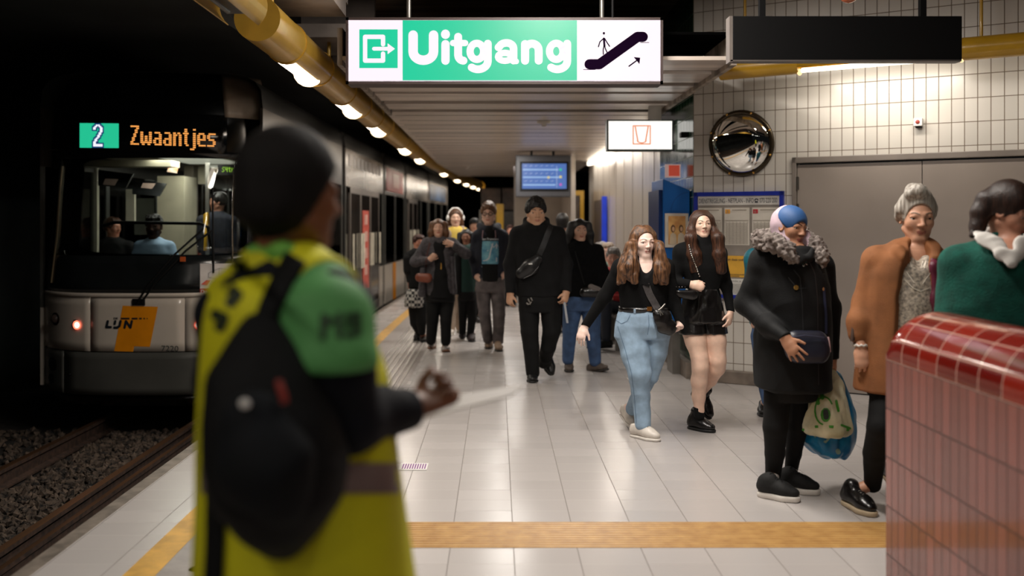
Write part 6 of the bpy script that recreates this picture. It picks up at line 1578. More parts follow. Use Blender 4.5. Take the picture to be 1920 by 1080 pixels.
Gk = Fld(.008); Gk.loft(pj.rows([(542, 764, 798, .135), (560, 760, 797, .15), (575, 759, 796, .15)]), .02); Pv, Q = Gk.mesh(); Pv = Pv+vnormals(Pv, Q)*cloth_noise(Pv, .01, 12, (1, 1, .2))[:, None]; to_obj('checked_shirt', Pv, Q, m, pj.base, pj.obj)
bp_ = bag_top('backpack', 'black backpack on the person in checked shirt near the tram', 'backpack', pj.p(768, 495, .1)); G = Fld(.008); G.rc(pj.p(768, 486, .0), pj.p(770, 506, .0), .085, .095, .02); fld_kid(bp_, G, 'bag_body', M_blk)
far_person('person with black hair seen from behind near the departure screen', 13.4, (190, 140, 118), (1055, 401, 433, 172, 0), [(436, 1045, 1066, .09), (442, 1040, 1072, .11), (480, 1038, 1074, .13), (530, 1042, 1070, .13)], [(525, 1042, 1070, .12), (545, 1042, 1070, .12)], [([(1049, 545, 0, 10), (1049, 610, 0, 7)], dict(toe=(1049, 622), ang=170, L=.27)), ([(1063, 545, 0, 10), (1063, 610, 0, 7)], dict(toe=(1063, 624), ang=185, L=.27))], mat('grey_blue_cloth', (84, 98, 122), .8), M_blk2, M_hblack, hairk=dict(thick=.06, low=-.35, face=(.24, .3, .3)), arms=arms_for(1042, 1070, 448, 505, 7.5))
far_person('person far back with reddish face between the hoodie man and the man in black', 17.5, (188, 130, 108), (957, 422, 443, 0, 0), [(445, 949, 966, .09), (450, 944, 970, .12), (490, 944, 970, .13), (520, 946, 969, .13)], [(515, 946, 969, .12), (530, 946, 969, .12)], [([(951, 530, 0, 7), (951, 565, 0, 5)], dict(toe=(951, 574), L=.27)), ([(963, 530, 0, 7), (963, 565, 0, 5)], dict(toe=(963, 576), L=.27))], mat('maroon_cloth', (88, 44, 44), .8), M_blk2, hair_mat('dark_reddish_hair', (40, 22, 18), (70, 36, 28)), hairk=dict(face=(.36, .46, .39)), vox=.011)
# seated people on the bench by the metal wall
bn_ = empty('bench', (1.62, 12.4, 0)); 
def un(o, r): o.parent = r; o.matrix_parent_inverse = Matrix.Translation(-r.location); return o
un(bevel(MB().box((1.38, 11.35, .40), (1.84, 13.7, .45)).build('seat', mat('bench_seat', (92, 84, 78), .4)), .01), bn_)
for y in (11.5, 12.5, 13.5): un(MB().box((1.42, y, 0), (1.8, y+.06, .40)).build('leg', M_steel), bn_)
tag(bn_, 'long dark bench with seated people along the metal wall', 'bench')
def seated(label, D, tn, hx, yt, yc, mt, mp, hm, yaw=0, bald=False, knee_dx=-26, xw=18, **kw):
    k = D/F; px = lambda m_: m_/k
    sy = yc+px(.02); hipy = PY0+px(EYE-.52); kx = hx+knee_dx
    rows = [(sy, hx-px(.1), hx+px(.1), .09), (sy+px(.06), hx-px(.2), hx+px(.2), .11), (sy+px(.2), hx-px(.22), hx+px(.22), .13), (hipy+px(.02), hx-px(.2), hx+px(.2), .14)]
    arms = [([(hx-px(.2), sy+px(.1), 0, px(.06)), (hx-px(.24), sy+px(.36), -.03, px(.052)), (kx-px(.02), hipy-px(.1), -.2, px(.038))], dict(tip=(kx-px(.06), hipy-px(.06), -.24), n='down', side=1)), ([(hx+px(.2), sy+px(.1), 0, px(.06)), (hx+px(.22), sy+px(.36), -.05, px(.052)), (hx-px(.02), hipy-px(.1), -.25, px(.038))], dict(tip=(hx-px(.08), hipy-px(.06), -.28), n='down', side=-1))]
    fy = PY0+px(EYE-.02)
    legs = [([(hx-px(.08), hipy+px(.0), 0, px(.085)), (kx, hipy-px(.02), -.1, px(.07)), (kx, hipy+px(.38), -.08, px(.055))], dict(toe=(kx-px(.16), fy+px(.02), -.15), ang=-65, L=.27)), ([(hx+px(.06), hipy, -.1, px(.085)), (kx+px(.08), hipy-px(.02), -.3, px(.07)), (kx+px(.08), hipy+px(.38), -.28, px(.055))], dict(toe=(kx-px(.08), fy+px(.02), -.35), ang=-65, L=.27))]
    return far_person(label, D, tn, (hx, yt, yc, yaw, 5), rows, [(hipy-px(.12), hx-px(.18), hx+px(.18), .13), (hipy+px(.06), hx-px(.18), hx+px(.18), .14)], legs, mt, mp, hm, arms=arms, vox=.008, **kw)
seated('grey-haired seated man in red jacket looking at the viewer', 11.7, (206, 154, 134), 1150, 464, 501, mat('red_jacket', (150, 24, 26), .7, vary=.1), mat('dark_navy_trousers', (24, 28, 40), .8), hair_mat('grey_hair', (104, 98, 96), (150, 144, 140)), yaw=-10, hairk=dict(thick=.03, low=.05, face=(.36, .46, .39), fz=-.14))
seated('balding seated man behind the man in red jacket', 12.5, (216, 170, 150), 1141, 455, 489, mat('pale_green_shirt', (150, 190, 176), .8), M_blk2, hair_mat('grey_blond_hair', (150, 130, 112), (190, 170, 150)), yaw=-20, hairk=dict(thick=.012, low=.1, face=(.3, .5, .5), fz=-.05, fy=.35), knee_dx=-22)
seated('seated person furthest along the bench with pale forehead', 13.2, (210, 164, 146), 1128, 454, 486, mat('grey_jacket', (98, 94, 96), .8), M_blk2, hair_mat('grey_hair', (104, 98, 96), (150, 144, 140)), yaw=-40, hairk=dict(thick=.02, low=.0, face=(.28, .45, .45)), knee_dx=-18)
# ---------------- people at the right ----------------
M_coat = mat('black_parka', (8, 9, 11), .75, vary=.2, vscale=6, bump=.3, bscale=150, spec=.3)
po, H = figure('woman in blue cap and pink headscarf with black fur-trimmed parka, standing', 5.42, (186, 134, 104), (1483, 388, 463, 30, 9, -6),
    rows=[(462, 1440, 1525, .13), (476, 1425, 1535, .16), (500, 1414, 1544, .19), (540, 1412, 1550, .21), (580, 1420, 1553, .22), (640, 1418, 1552, .23), (690, 1418, 1553, .23), (726, 1420, 1553, .23)],
    arms=[([(1434, 492, -.02, 26), (1400, 568, .02, 21), (1440, 610, -.14, 17), (1472, 632, -.27, 12)], dict(tip=(1492, 664, -.32), n=(.25, .9, .2), side=1, curl=.2, s=.95, spread=1.2, thumb=.1)),
          ([(1538, 500, .05, 22), (1556, 580, .12, 18), (1561, 672, .06, 11)], dict(tip=(1562, 706, .05), n='in-', side=-1, curl=1.0, s=.92, thumb=.8))],
    hips=[(690, 1432, 1535, .17), (725, 1434, 1530, .17), (748, 1436, 1528, .15)],
    legs=[([(1458, 740, -.04, 25), (1454, 800, -.05, 22.5), (1453, 850, .0, 18), (1450, 888, .03, 14.5)], dict(toe=(1502, 943), ang=55, L=.247, w=.047, boot=.015, st=.034)),
          ([(1500, 740, .08, 26), (1494, 800, .09, 20), (1488, 850, .12, 14.5), (1484, 880, .15, 12.5)], dict(toe=(1540, 929), ang=60, L=.247, w=.047, boot=.015, st=.034))],
    m_top=M_coat, m_bot=M_blk2, vox=.0048, neck=(1484, 480, 0), lip=(150, 82, 72), brow=(34, 24, 20), top_name='parka', bot_name='leggings', amp=(.010, .002), fr=(6, 8),
    shoe_m=mat('black_mesh_shoe', (16, 16, 17), .8, vary=.3, vscale=60), sole_m=M_solew, lace=M_blk, hd=dict(nose=1.1))
po.garment('scarf', mat('pink_scarf', (216, 190, 202), .8, vary=.1), [], [], vox=.005, amp=.003, fr=18, fn=lambda G: (
    G.el(H.w((0, -.17, .06)), H.r((.36, .42, .46)), H.R, .02), G.el(H.w((0, -.02, -.30)), H.r((.31, .34, .24)), H.R, .03),
    G.ch(po.c([(1490, 470, -.08, 12), (1506, 474, -.07, 12), (1514, 462, -.04, 10), (1512, 440, .0, 8)]), .03),
    G.el(H.w((0, .46, -.10)), H.r((.265, .36, .42)), H.R, .01, True)))
po.garment('cap', mat('blue_cap', (50, 92, 148), .6, vary=.05), [], [], vox=.005, amp=0, fn=lambda G: (
    G.el(H.w((0, -.06, .13)), H.r((.37, .45, .41)), H.R, .02), G.cut((H.R[:, 2]*-1+H.R[:, 1]*-.75)/1.25, H.w((0, .1, -.02)), .01), G.el(H.w((0, .50, -.13)), H.r((.30, .34, .36)), H.R, .01, True)))
M_fur = mat('grey_fur', (150, 140, 134), .95, vary=0, rgb2=(84, 72, 66), vscale=24, bump=1.0, bscale=240)
po.garment('fur_collar', M_fur, [], [[(1424, 444, .04, 12), (1430, 452, -.08, 15), (1452, 456, -.17, 15), (1474, 468, -.23, 13), (1488, 486, -.26, 9)], [(1524, 452, -.06, 8), (1532, 462, -.10, 13), (1538, 478, -.14, 13), (1541, 494, -.16, 8)], [(1426, 446, .06, 13), (1460, 440, .14, 14), (1500, 440, .14, 14), (1528, 452, .02, 10)]], vox=.005, amp=.016, fr=58, relax_it=0, ridge=False)
po.garment('collar_stand', M_coat, [], [[(1492, 476, -.19, 4), (1504, 486, -.20, 5), (1516, 484, -.19, 5), (1524, 468, -.14, 5)], [(1488, 470, -.17, 5), (1498, 492, -.215, 4)]], vox=.005)
po.finish(); q = po.p
for an_, up_, (lp, lr) in po.ankles:
    Gs = Fld(.005); Gs.rc(an_-up_*.02, an_+(np.array(lp)-an_)*.85, .038, .037, .01); Pv, Q = Gs.mesh(); to_obj('sock', Pv, Q, mat('white_sock', (206, 200, 194), .8), po.base, po.obj)
ck = po.built['parka']
for pts in ([(1516, 488), (1528, 512), (1533, 560), (1534, 640), (1535, 722)], [(1488, 506), (1500, 520), (1504, 560), (1506, 620)], [(1478, 520), (1495, 541), (1512, 540)]):
    po.child(lay(rib([q(x, y) for x, y in pts], .006, 24), [ck], po.base, off=.003), 'parka_seam', mat('parka_seam', (30, 31, 34), .5, vary=0))
mb = MB(); [mb.ball(tuple(q(x, y, -.28)), .008, 0, 6) for x, y in ((1495.5, 539),)]; pt = lay(MB().add([q(1493+5*math.cos(a), 539+5*math.sin(a)) for a in [k*math.pi/4 for k in range(8)]], [tuple(range(8))]), [ck], po.base, off=.008); po.child(pt, 'snap', mat('brass', (220, 170, 90), .25, metal=1))
for x, y in ((1507, 497), (1513, 494), (1544, 542)):
    po.child(lay(MB().add([q(x+2.5*math.cos(a), y+3.5*math.sin(a)) for a in [k*math.pi/4 for k in range(8)]], [tuple(range(8))]), [ck, po.built['collar_stand']], po.base, off=.008), 'zip_pull', M_chrome)
b6 = bag_top('waist_bag', 'dark blue waist bag worn in front of the black parka', 'bag', q(1512, 650, -.3)); G = Fld(.006)
G.ch([(q(1492, 640, -.235), .058), (q(1532, 641, -.235), .06)], .02, (V3(0, 1, 0), 1.5)); G.ch([(q(1494, 660, -.24), .06), (q(1534, 661, -.24), .06)], .04, (V3(0, 1, 0), 1.4)); fld_kid(b6, G, 'bag_body', mat('navy_leather', (34, 36, 52), .42, vary=.12, bump=.2), amp=.003, fr=10)
kid(b6, MB().tube([q(1480, 633, -.29), q(1510, 629, -.297), q(1545, 633, -.29)], .004, 6), 'zip', mat('navy_zip', (70, 72, 92), .35, metal=.3))
kid(b6, MB().tube([q(1552, 632, -.24), q(1554, 645, -.25), q(1555, 660, -.25)], .009, 6), 'pink_tassel', mat('pink_bead', (206, 170, 172), .5))
kid(b6, lay(rib([q(1549, 626), q(1549, 590), q(1546, 560), q(1545, 540)], .014, 10), [ck], po.base, off=.006), 'strap', mat('navy_strap', (40, 52, 84), .5))
# carrier bags
def plastic(name, c, c2, **k):
    m = mat(name, c, .32, vary=0, rgb2=c2, vscale=7, bump=.5, bscale=26); b = m.node_tree.nodes['Principled BSDF']; b.inputs['Transmission Weight'].default_value = .0; b.inputs['Subsurface Weight'].default_value = .25; b.inputs['Subsurface Radius'].default_value = (.03, .03, .03); return m
cw = bag_top('carrier_bag', 'cream plastic carrier bag with green print in the hand of the woman in parka', 'carrier bag', q(1560, 760, -.05)); G = Fld(.006)
G.loft(po.rows([(694, 1557, 1565, .02, .03), (706, 1550, 1570, .04, .02), (724, 1536, 1580, .06, .0), (745, 1524, 1586, .09, -.02), (775, 1513, 1592, .11, -.03), (800, 1508, 1597, .11, -.04), (812, 1512, 1594, .10, -.04)]), .02, 2.0)
fld_kid(cw, G, 'bag_body', plastic('cream_plastic', (232, 226, 196), (190, 186, 150)), amp=.016, fr=9, st=(1.6, 1.6, .5), seed=8, relax_it=2); bb = cw.children[0]
mb = MB(); strokes(mb, [(5, [(1506, 806), (1530, 800), (1560, 800), (1590, 806)]), (3, arc(1545, 770, 17, 26, 100, 330, 12)), (5, arc(1548, 778, 7, 11, 0, 360, 10)), (7, [(1532, 748), (1534, 756)]), (7, [(1541, 741), (1542, 746)]), (5, [(1568, 752), (1572, 770)]), (4, [(1578, 797), (1594, 803)])], lambda u, v, t=0: Vector(q(u, v, -.4)))
o = lay(mb, [bb], tuple(cw.location), off=.004).build('green_print', mat('green_print', (70, 150, 50), .45, vary=.1)); o.data.transform(Matrix.Translation(-cw.location)); o.parent = cw
mb = MB(); strokes(mb, [(10, [(1548, 772), (1549, 782)])], lambda u, v, t=0: Vector(q(u, v, -.4))); o = lay(mb, [bb], tuple(cw.location), off=.006).build('dark_print', mat('dark_print', (34, 40, 30), .5)); o.data.transform(Matrix.Translation(-cw.location)); o.parent = cw
bl_ = bag_top('carrier_bag', 'blue plastic carrier bag hanging behind the cream one', 'carrier bag', q(1570, 800, .12)); G = Fld(.006)
G.loft(po.rows([(696, 1560, 1568, .02, .12), (712, 1564, 1580, .03, .14), (740, 1566, 1592, .06, .15), (770, 1545, 1600, .09, .13), (800, 1512, 1602, .11, .12), (826, 1503, 1600, .12, .12), (845, 1520, 1592, .11, .12), (857, 1550, 1582, .07, .12)]), .02, 2.0)
fld_kid(bl_, G, 'bag_body', plastic('blue_plastic', (34, 152, 208), (16, 108, 164)), amp=.014, fr=8, st=(1.6, 1.6, .6), seed=3, relax_it=2); bb = bl_.children[0]
mb = MB(); strokes(mb, [(4, [(1528, 818), (1548, 829), (1560, 816)]), (9, [(1571, 846), (1572, 848)])], lambda u, v, t=0: Vector(q(u, v, -.4))); o = lay(mb, [bb], tuple(bl_.location), off=.004).build('pale_print', mat('pale_print', (150, 180, 170), .5)); o.data.transform(Matrix.Translation(-bl_.location)); o.parent = bl_
# person in teal jacket behind
far_person('person in teal padded jacket mostly hidden behind the woman in parka', 7.3, (200, 156, 134), (1480, 406, 454, 150, 0), [(456, 1462, 1494, .08), (466, 1415, 1488, .11), (490, 1406, 1494, .14), (540, 1402, 1496, .15), (610, 1408, 1492, .15)], [(605, 1412, 1488, .13), (635, 1412, 1488, .14)], [([(1432, 632, 0, 24), (1434, 690, 0, 18), (1440, 750, 0, 12)], dict(toe=(1430, 783), ang=-20, L=.25)), ([(1468, 632, 0, 24), (1466, 690, 0, 18), (1466, 750, 0, 12)], dict(toe=(1466, 790), ang=10, L=.25))], mat('teal_padded', (10, 84, 98), .5, vary=.15, bump=.6, bscale=24, stretch=(.3, .3, 3)), M_denimd, M_hdark, hairk=dict(low=-.3), arms=arms_for(1413, 1488, 484, 590, 16), vox=.008)
# older woman in caramel jacket
M_cara = mat('caramel_wool', (140, 88, 50), .85, vary=.1, vscale=10, bump=.35, bscale=220, sheen=.2)
M_grey = hair_mat('white_grey_hair', (206, 200, 190), (140, 130, 120), sc=90)
pq, H = figure('older woman with pinned white-grey hair in caramel jacket and pale blouse', 5.06, (206, 154, 126), (1719, 362, 452, -7, 7),
    rows=[(455, 1690, 1752, .08), (466, 1652, 1752, .12), (480, 1628, 1762, .14), (510, 1618, 1768, .16), (560, 1614, 1768, .17), (620, 1612, 1766, .17), (680, 1608, 1764, .18), (732, 1604, 1764, .18)],
    arms=[([(1642, 486, 0, 22), (1622, 566, .02, 20), (1614, 606, -.02, 17), (1614, 650, -.06, 9.5)], dict(tip=(1620, 704, -.09), n=(.2, .95, 0), side=1, curl=.4, s=1.0, thumb=.3)),
          ([(1752, 486, 0, 20), (1776, 560, .06, 17), (1778, 640, .0, 10)], dict(tip=(1776, 690, .0), n='in-', side=-1, curl=.4, s=.95))],
    hips=[(715, 1625, 1752, .15), (745, 1632, 1748, .15)],
    legs=[([(1662, 748, -.06, 30), (1652, 800, -.12, 25), (1640, 850, -.02, 20), (1636, 908, .12, 15.5)], dict(toe=(1641, 972), ang=14, L=.275, w=.049, boot=.03, st=.03)), ([(1718, 748, .05, 30), (1716, 820, .12, 22), (1706, 900, .3, 14)], dict(toe=(1706, 940), ang=10, L=.265, pitch=20, w=.048))],
    m_top=M_cara, m_bot=M_blk2, vox=.0046, neck=(1722, 468, 0), lip=(172, 104, 90), brow=(130, 110, 92), top_name='jacket', amp=(.009, .003), fr=(5, 8), st=((1, 1, .45), (1, 1, .6)),
    shoe_m=M_leather, sole_m=mat('cream_sole', (196, 176, 146), .6), lace=M_blk, hd=dict(jaw=.95, nose=1.15), sleeve=False, tshrink=.05, top_subs=[[(1722, 452, -.08, 17), (1724, 474, -.10, 20), (1725, 500, -.13, 14)], [(1724, 466, -.16, 20), (1723, 510, -.20, 32), (1722, 560, -.20, 36), (1721, 640, -.21, 38), (1721, 735, -.21, 38)]],
    top_extra=[[(1642, 486, 0, 23), (1622, 566, .02, 21.5), (1612, 604, -.02, 20), (1610, 626, -.03, 18)], [(1752, 486, 0, 21), (1776, 560, .06, 18), (1778, 600, .04, 15)], [(1676, 462, .02, 8), (1684, 470, -.10, 8), (1698, 484, -.15, 6)], [(1748, 458, .02, 7), (1752, 468, -.08, 7), (1756, 482, -.13, 5)]],
    hair=long_hair(M_grey, [[(1698, 378, -.02, 10), (1690, 392, .0, 9), (1688, 406, .03, 7)], [(1742, 376, -.02, 8), (1748, 390, .0, 7), (1749, 402, .02, 5)], [(1706, 362, -.06, 10), (1722, 358, -.07, 11), (1738, 366, -.06, 9)], [(1712, 358, .08, 15), (1724, 360, .08, 15)]], thick=.04, low=-.12, face=(.36, .47, .42), fz=-.06, amp=.013, fr=34, st=(1, 1, .5), top=.03))

pq.garment('blouse', mat('patterned_blouse', (196, 182, 164), .7, rgb2=(120, 112, 104), vscale=70), [(478, 1680, 1752, .10), (500, 1656, 1762, .150), (560, 1650, 1764, .160), (640, 1650, 1764, .163), (725, 1650, 1764, .166)], [], vox=.007, amp=.003, fr=14, subs=[[(1724, 470, -.10, 15), (1727, 490, -.14, 12), (1729, 512, -.18, 6)]])
pq.garment('maroon_scarf', mat('maroon_silk', (92, 24, 48), .5, vary=.2), [], [([(1748, 470, -.08, 6), (1753, 500, -.165, 7), (1756, 560, -.175, 8), (1760, 640, -.18, 8)], dict(flat=(V3(0, 1, 0), 2)))], vox=.007)
pq.finish(); q = pq.p; jk = pq.built['jacket']
for pts in (): pq.child(lay(rib([q(x, y) for x, y in pts], .006, 24), [jk], pq.base, off=.002), 'jacket_edge', mat('caramel_edge', (120, 74, 40), .8, vary=0))
mb = MB(); strokes(mb, [(2.2, [(1700+3*i, 490+(i % 2)*4), (1703+3*i, 500)]) for i in range(3)]+[(2.2, [(1736-3*i, 490+(i % 2)*4), (1733-3*i, 502)]) for i in range(3)]+[(1.6, [(1697, 525), (1712, 540), (1726, 546), (1742, 540)]), (1.6, [(1700, 510), (1714, 530)]), (1.6, [(1744, 512), (1730, 532)])], lambda u, v, t=0: Vector(q(u, v, -.4)))
pq.child(lay(mb, [pq.built['blouse']], pq.base, off=.004), 'embroidery', mat('embroidery_white', (226, 216, 200), .6))
pq.child(MB().tube([q(1604, 598, -.02), q(1600, 612, -.05), q(1598, 640, -.06)], .011, 6), 'cuff_tie', mat('dark_tie', (60, 40, 28), .8))
o = MB(); n = 18
c = Vector(q(1613, 647, -.055)); o.tube([c+Vector((.034*math.cos(k*2*math.pi/n), .03*math.sin(k*2*math.pi/n), .004*math.sin(k*3))) for k in range(n+1)], .007, 6, cap=False); o = o.build('bracelet', mat('bead_white', (220, 214, 206), .35, bump=1, bscale=150)); tag(o, 'pale beaded bracelet on the wrist of the woman in caramel jacket', 'bracelet')
# woman in green sweater
M_gs = mat('green_wool', (6, 78, 66), .95, vary=.15, vscale=20, bump=.8, bscale=120, sheen=.4)
pr2, H = figure('woman with dark ponytail in emerald sweater over a white collar, looking down', 4.25, (184, 132, 108), (1894, 346, 446, 38, 24),
    rows=[(446, 1862, 1930, .09), (458, 1825, 1965, .12), (478, 1790, 2000, .15), (520, 1768, 2016, .17), (580, 1764, 2018, .18), (660, 1768, 2012, .18), (720, 1770, 2008, .18)],
    arms=[([(1796, 494, 0, 30), (1782, 600, .04, 26), (1786, 700, -.02, 18), (1800, 760, -.08, 11)], dict(tip=(1806, 818, -.1), n='in+', side=1, curl=.4)), ([(1994, 494, 0, 30), (2006, 600, .04, 26), (2000, 700, -.02, 18), (1990, 760, -.1, 11)], dict(tip=(1985, 818, -.1), n='in-', side=-1, curl=.4))],
    hips=[(710, 1775, 2004, .15), (760, 1775, 2004, .16)], legs=[([(1838, 760, 0, 38), (1838, 900, 0, 26), (1840, 1000, .02, 18)], dict(toe=(1845, 1075), ang=10, L=.25)), ([(1936, 760, 0, 38), (1936, 900, 0, 26), (1934, 1000, .02, 18)], dict(toe=(1930, 1078), ang=10, L=.25))],
    m_top=M_gs, m_bot=M_blk2, vox=.006, neck=(1896, 470, 0), top_name='sweater', amp=(.005, .003), fr=(6, 6), shoe_m=M_shoeb, sole_m=M_soleb, brow=(40, 26, 20),
    neckhole=[((1893, 446, -.10, 1894, 492, -.20), 34)],
    hair=long_hair(hair_mat('very_dark_brown_hair', (22, 13, 10), (52, 32, 24)), [[(1872, 366, .02, 12), (1850, 376, .03, 17), (1838, 400, .03, 16), (1832, 425, .02, 12), (1822, 442, .0, 5)]], thick=.045, low=-.14, face=(.35, .46, .38), fz=-.12, amp=.005, fr=40, top=.02, st=(1, 1, .3)))
pr2.garment('shirt_collar', mat('white_cotton', (214, 210, 204), .8, vary=.03), [], [([(1836, 440, -.02, 12), (1850, 448, -.09, 16), (1870, 460, -.13, 12)], dict(flat=(nrm((0, -.8, .6)), 3.5))), ([(1866, 456, -.11, 10), (1880, 478, -.16, 9), (1893, 497, -.19, 4)], dict(flat=(V3(0, 1, 0), 3.5))), ([(1932, 446, -.08, 14), (1920, 462, -.13, 15), (1902, 494, -.185, 5)], dict(flat=(V3(0, 1, 0), 3.5))), [(1856, 436, .08, 10), (1890, 432, .12, 10), (1926, 436, .08, 10)]], vox=.006, amp=.003)
pr2.finish()
far_person('person with blond hair cut off by the right edge of the photo', 5.6, (210, 166, 140), (1926, 412, 468, -20, 5), [(470, 1912, 1940, .08), (480, 1895, 1958, .11), (510, 1885, 1966, .14), (600, 1888, 1964, .15)], [(595, 1890, 1962, .13), (640, 1890, 1962, .14)], [([(1910, 640, 0, 24), (1910, 750, 0, 17), (1910, 830, 0, 12)], dict(toe=(1910, 880), L=.25)), ([(1944, 640, 0, 24), (1944, 750, 0, 17), (1944, 830, 0, 12)], dict(toe=(1944, 882), L=.25))], M_card, M_blk2, hair_mat('blond_hair', (168, 140, 108), (110, 86, 62)), hairk=dict(low=-.35, locks=[[(1908, 425, 0, 10), (1904, 450, -.02, 9), (1906, 470, -.03, 5)]]), arms=arms_for(1891, 1960, 496, 590, 16), vox=.008)
# ---------------- transport worker close to the viewer, seen from behind ----------------
M_hv = mat('hi_vis_yellow', (196, 192, 0), .75, vary=.05, vscale=3, bump=.2, bscale=60)
M_hvg = mat('work_shirt_green', (80, 146, 80), .7, vary=.05, bump=.2, bscale=80)
M_nv = mat('navy_work_cloth', (7, 10, 20), .85, spec=.25, vary=.2)
ps, H = figure('transport worker in yellow vest and green-navy shirt with black backpack, seen from behind', 1.95, (116, 72, 48), (553, 262, 470, 126, 4),
    rows=[(500, 470, 590, .09), (520, 430, 668, .12), (560, 408, 700, .14), (620, 398, 705, .15), (720, 390, 712, .15), (820, 386, 714, .15), (920, 384, 716, .155), (1000, 382, 718, .16)],
    arms=[([(612, 580, -.10, 66), (632, 700, -.14, 66), (652, 786, -.12, 60), (772, 764, .06, 36)], dict(tip=(872, 726, .14), n=(.0, -.3, 1), side=-1, curl=1.05, s=1.0, thumb=.8)),
          ([(425, 590, .06, 50), (412, 720, .14, 46), (440, 800, .26, 38), (520, 790, .40, 28)], dict(tip=(600, 760, .46), n=(.0, -.3, 1), side=1, curl=.9, s=.95))],
    hips=[(960, 388, 712, .14), (1040, 384, 722, .15)],
    legs=[([(470, 1060, 0, 90), (470, 1400, -.04, 64), (470, 1740, .02, 50)], dict(toe=(490, 1900, .15), ang=165, L=.28)), ([(630, 1060, 0, 90), (630, 1400, -.04, 64), (630, 1740, .02, 50)], dict(toe=(650, 1900, .15), ang=165, L=.28))],
    m_top=M_nv, m_bot=M_nv, vox=.006, neck=(530, 505, .01), top_name='work_shirt', amp=(.006, .004), fr=(7, 5), shoe_m=M_shoeb, sole_m=M_soleb, hd=dict(jaw=1.05, nose=1.1), brow=(26, 18, 14),
    hair=long_hair(mat('worker_hair', (10, 6, 5), .8, vary=.2, vscale=60, stretch=(1, 1, .1), bump=.5, bscale=120, spec=.3), [[(515, 400, -.04, 34), (512, 425, -.03, 26)]], thick=.07, low=-.30, face=(.46, .50, .44), fz=-.14, fy=.44, top=.04, amp=.006, fr=30, k=.05))
ps.garment('green_sleeve', M_hvg, [], [[(602, 550, -.08, 64), (610, 600, -.12, 78), (622, 675, -.15, 80)]], vox=.007, amp=.004, fr=8, fn=lambda G: G.cut((0, 0, -1), ps.p(600, 668, 0)))
ps.garment('hi_vis_vest', M_hv, [(512, 480, 590, .10), (524, 428, 660, .14), (560, 398, 668, .165), (620, 388, 690, .175), (700, 382, 722, .18), (800, 378, 740, .185), (900, 376, 752, .19), (1000, 374, 764, .20), (1120, 372, 780, .205)], [[(470, 500, .06, 30), (530, 480, .10, 30), (600, 500, .08, 28)], [(500, 520, .0, 55), (560, 522, -.02, 62), (600, 550, -.07, 72)], [(500, 520, .0, 55), (440, 560, .06, 56)]], vox=.008, amp=.008, fr=5, st=(1, 1, .4), subs=[[(628, 556, -.12, 62), (630, 640, -.16, 66), (640, 720, -.16, 50)]], k=.03)
ps.garment('shirt_collar', mat('collar_green', (104, 168, 60), .7), [], [[(482, 478, -.02, 14), (530, 474, -.06, 15), (580, 488, -.05, 14), (606, 500, .0, 12)], [(482, 478, -.02, 14), (500, 488, .07, 14), (590, 496, .08, 12), (606, 500, .0, 12)]], vox=.007)
ps.finish(); q = ps.p; vs_ = ps.built['hi_vis_vest']
grey = mat('reflective_band', (122, 108, 104), .4, metal=.2)
for (x0, x1, y0, y1) in ((376, 750, 868, 925),):
    mb = grid_quad(q(x0, y1), q(x1, y1), q(x1, y0), q(x0, y0), 40, 4); tg = mb; lay(mb, [vs_], ps.base, off=.004); ps.child(mb, 'reflective_band', grey)
mb = MB(); fn = lambda u, v, t=0: Vector(q(u, v, -.5))
strokes(mb, [(26, [(448, 488), (446, 500), (452, 512)]), (22, [(430, 540), (444, 552), (432, 566)]), (22, [(404, 590), (418, 596), (412, 612)])], fn); ps.child(lay(mb, [vs_], ps.base, off=.004), 'dark_print', mat('vest_print', (30, 40, 14), .6))
mb = MB(); strokes(mb, [(12, [(606, 592), (606, 632)]), (12, [(606, 595), (622, 600), (606, 612)]), (12, [(636, 590), (636, 630)]), (12, [(652, 592), (668, 590)]), (12, [(652, 608), (668, 606)]), (12, [(652, 628), (672, 624), (672, 590)])], lambda u, v, t=0: Vector(q(u, v, -.4))); ps.child(lay(mb, [ps.built['green_sleeve']], ps.base, off=.004), 'sleeve_print', mat('sleeve_print', (24, 56, 24), .6))
# backpack with straps
bk = bag_top('backpack', 'black teardrop backpack on the back of the worker in yellow vest', 'backpack', q(500, 800, -.25)); G = Fld(.007)
G.loft(ps.rows([(590, 470, 520, .03, -.16), (640, 430, 560, .06, -.18), (700, 395, 590, .09, -.21), (780, 384, 625, .12, -.23), (860, 384, 650, .13, -.24), (930, 400, 640, .125, -.24), (990, 450, 600, .10, -.22), (1036, 510, 560, .05, -.19)]), .02, 2.2)
M_bpk = mat('backpack_black', (3, 4, 6), .8, spec=.25, vary=.3, vscale=5, bump=.4, bscale=90); fld_kid(bk, G, 'bag_body', M_bpk, amp=.006, fr=6)
G = Fld(.007); G.ch([(q(480, 800, -.33), .06), (q(500, 880, -.345), .075), (q(520, 930, -.33), .055)], .03, (V3(0, 1, 0), 1.6)); fld_kid(bk, G, 'front_pocket', mat('backpack_navy', (4, 8, 14), .8, spec=.25, vary=.3), amp=.003)
for nm, pts, wd in (('shoulder_strap', [(555, 482), (532, 520), (508, 570), (492, 620), (480, 660)], .042), ('hanging_strap', [(400, 840), (404, 940), (402, 1040), (398, 1110)], .034)):
    o = lay(rib([q(x, y, -.1) for x, y in pts], wd, 24), [vs_, ps.built['green_sleeve']], ps.base, off=.010).build(nm, M_bpk); o.data.transform(Matrix.Translation(-bk.location)); o.parent = bk; solid(o, .006)
kid(bk, MB().ball(tuple(q(459, 757, -.37)), (.009, .004, .008)), 'white_tab', M_white)
kid(bk, MB().tube([q(522, 715, -.34), q(530, 738, -.35), q(534, 755, -.35)], .006, 8), 'red_pull', mat('red_pull', (130, 34, 20), .6))
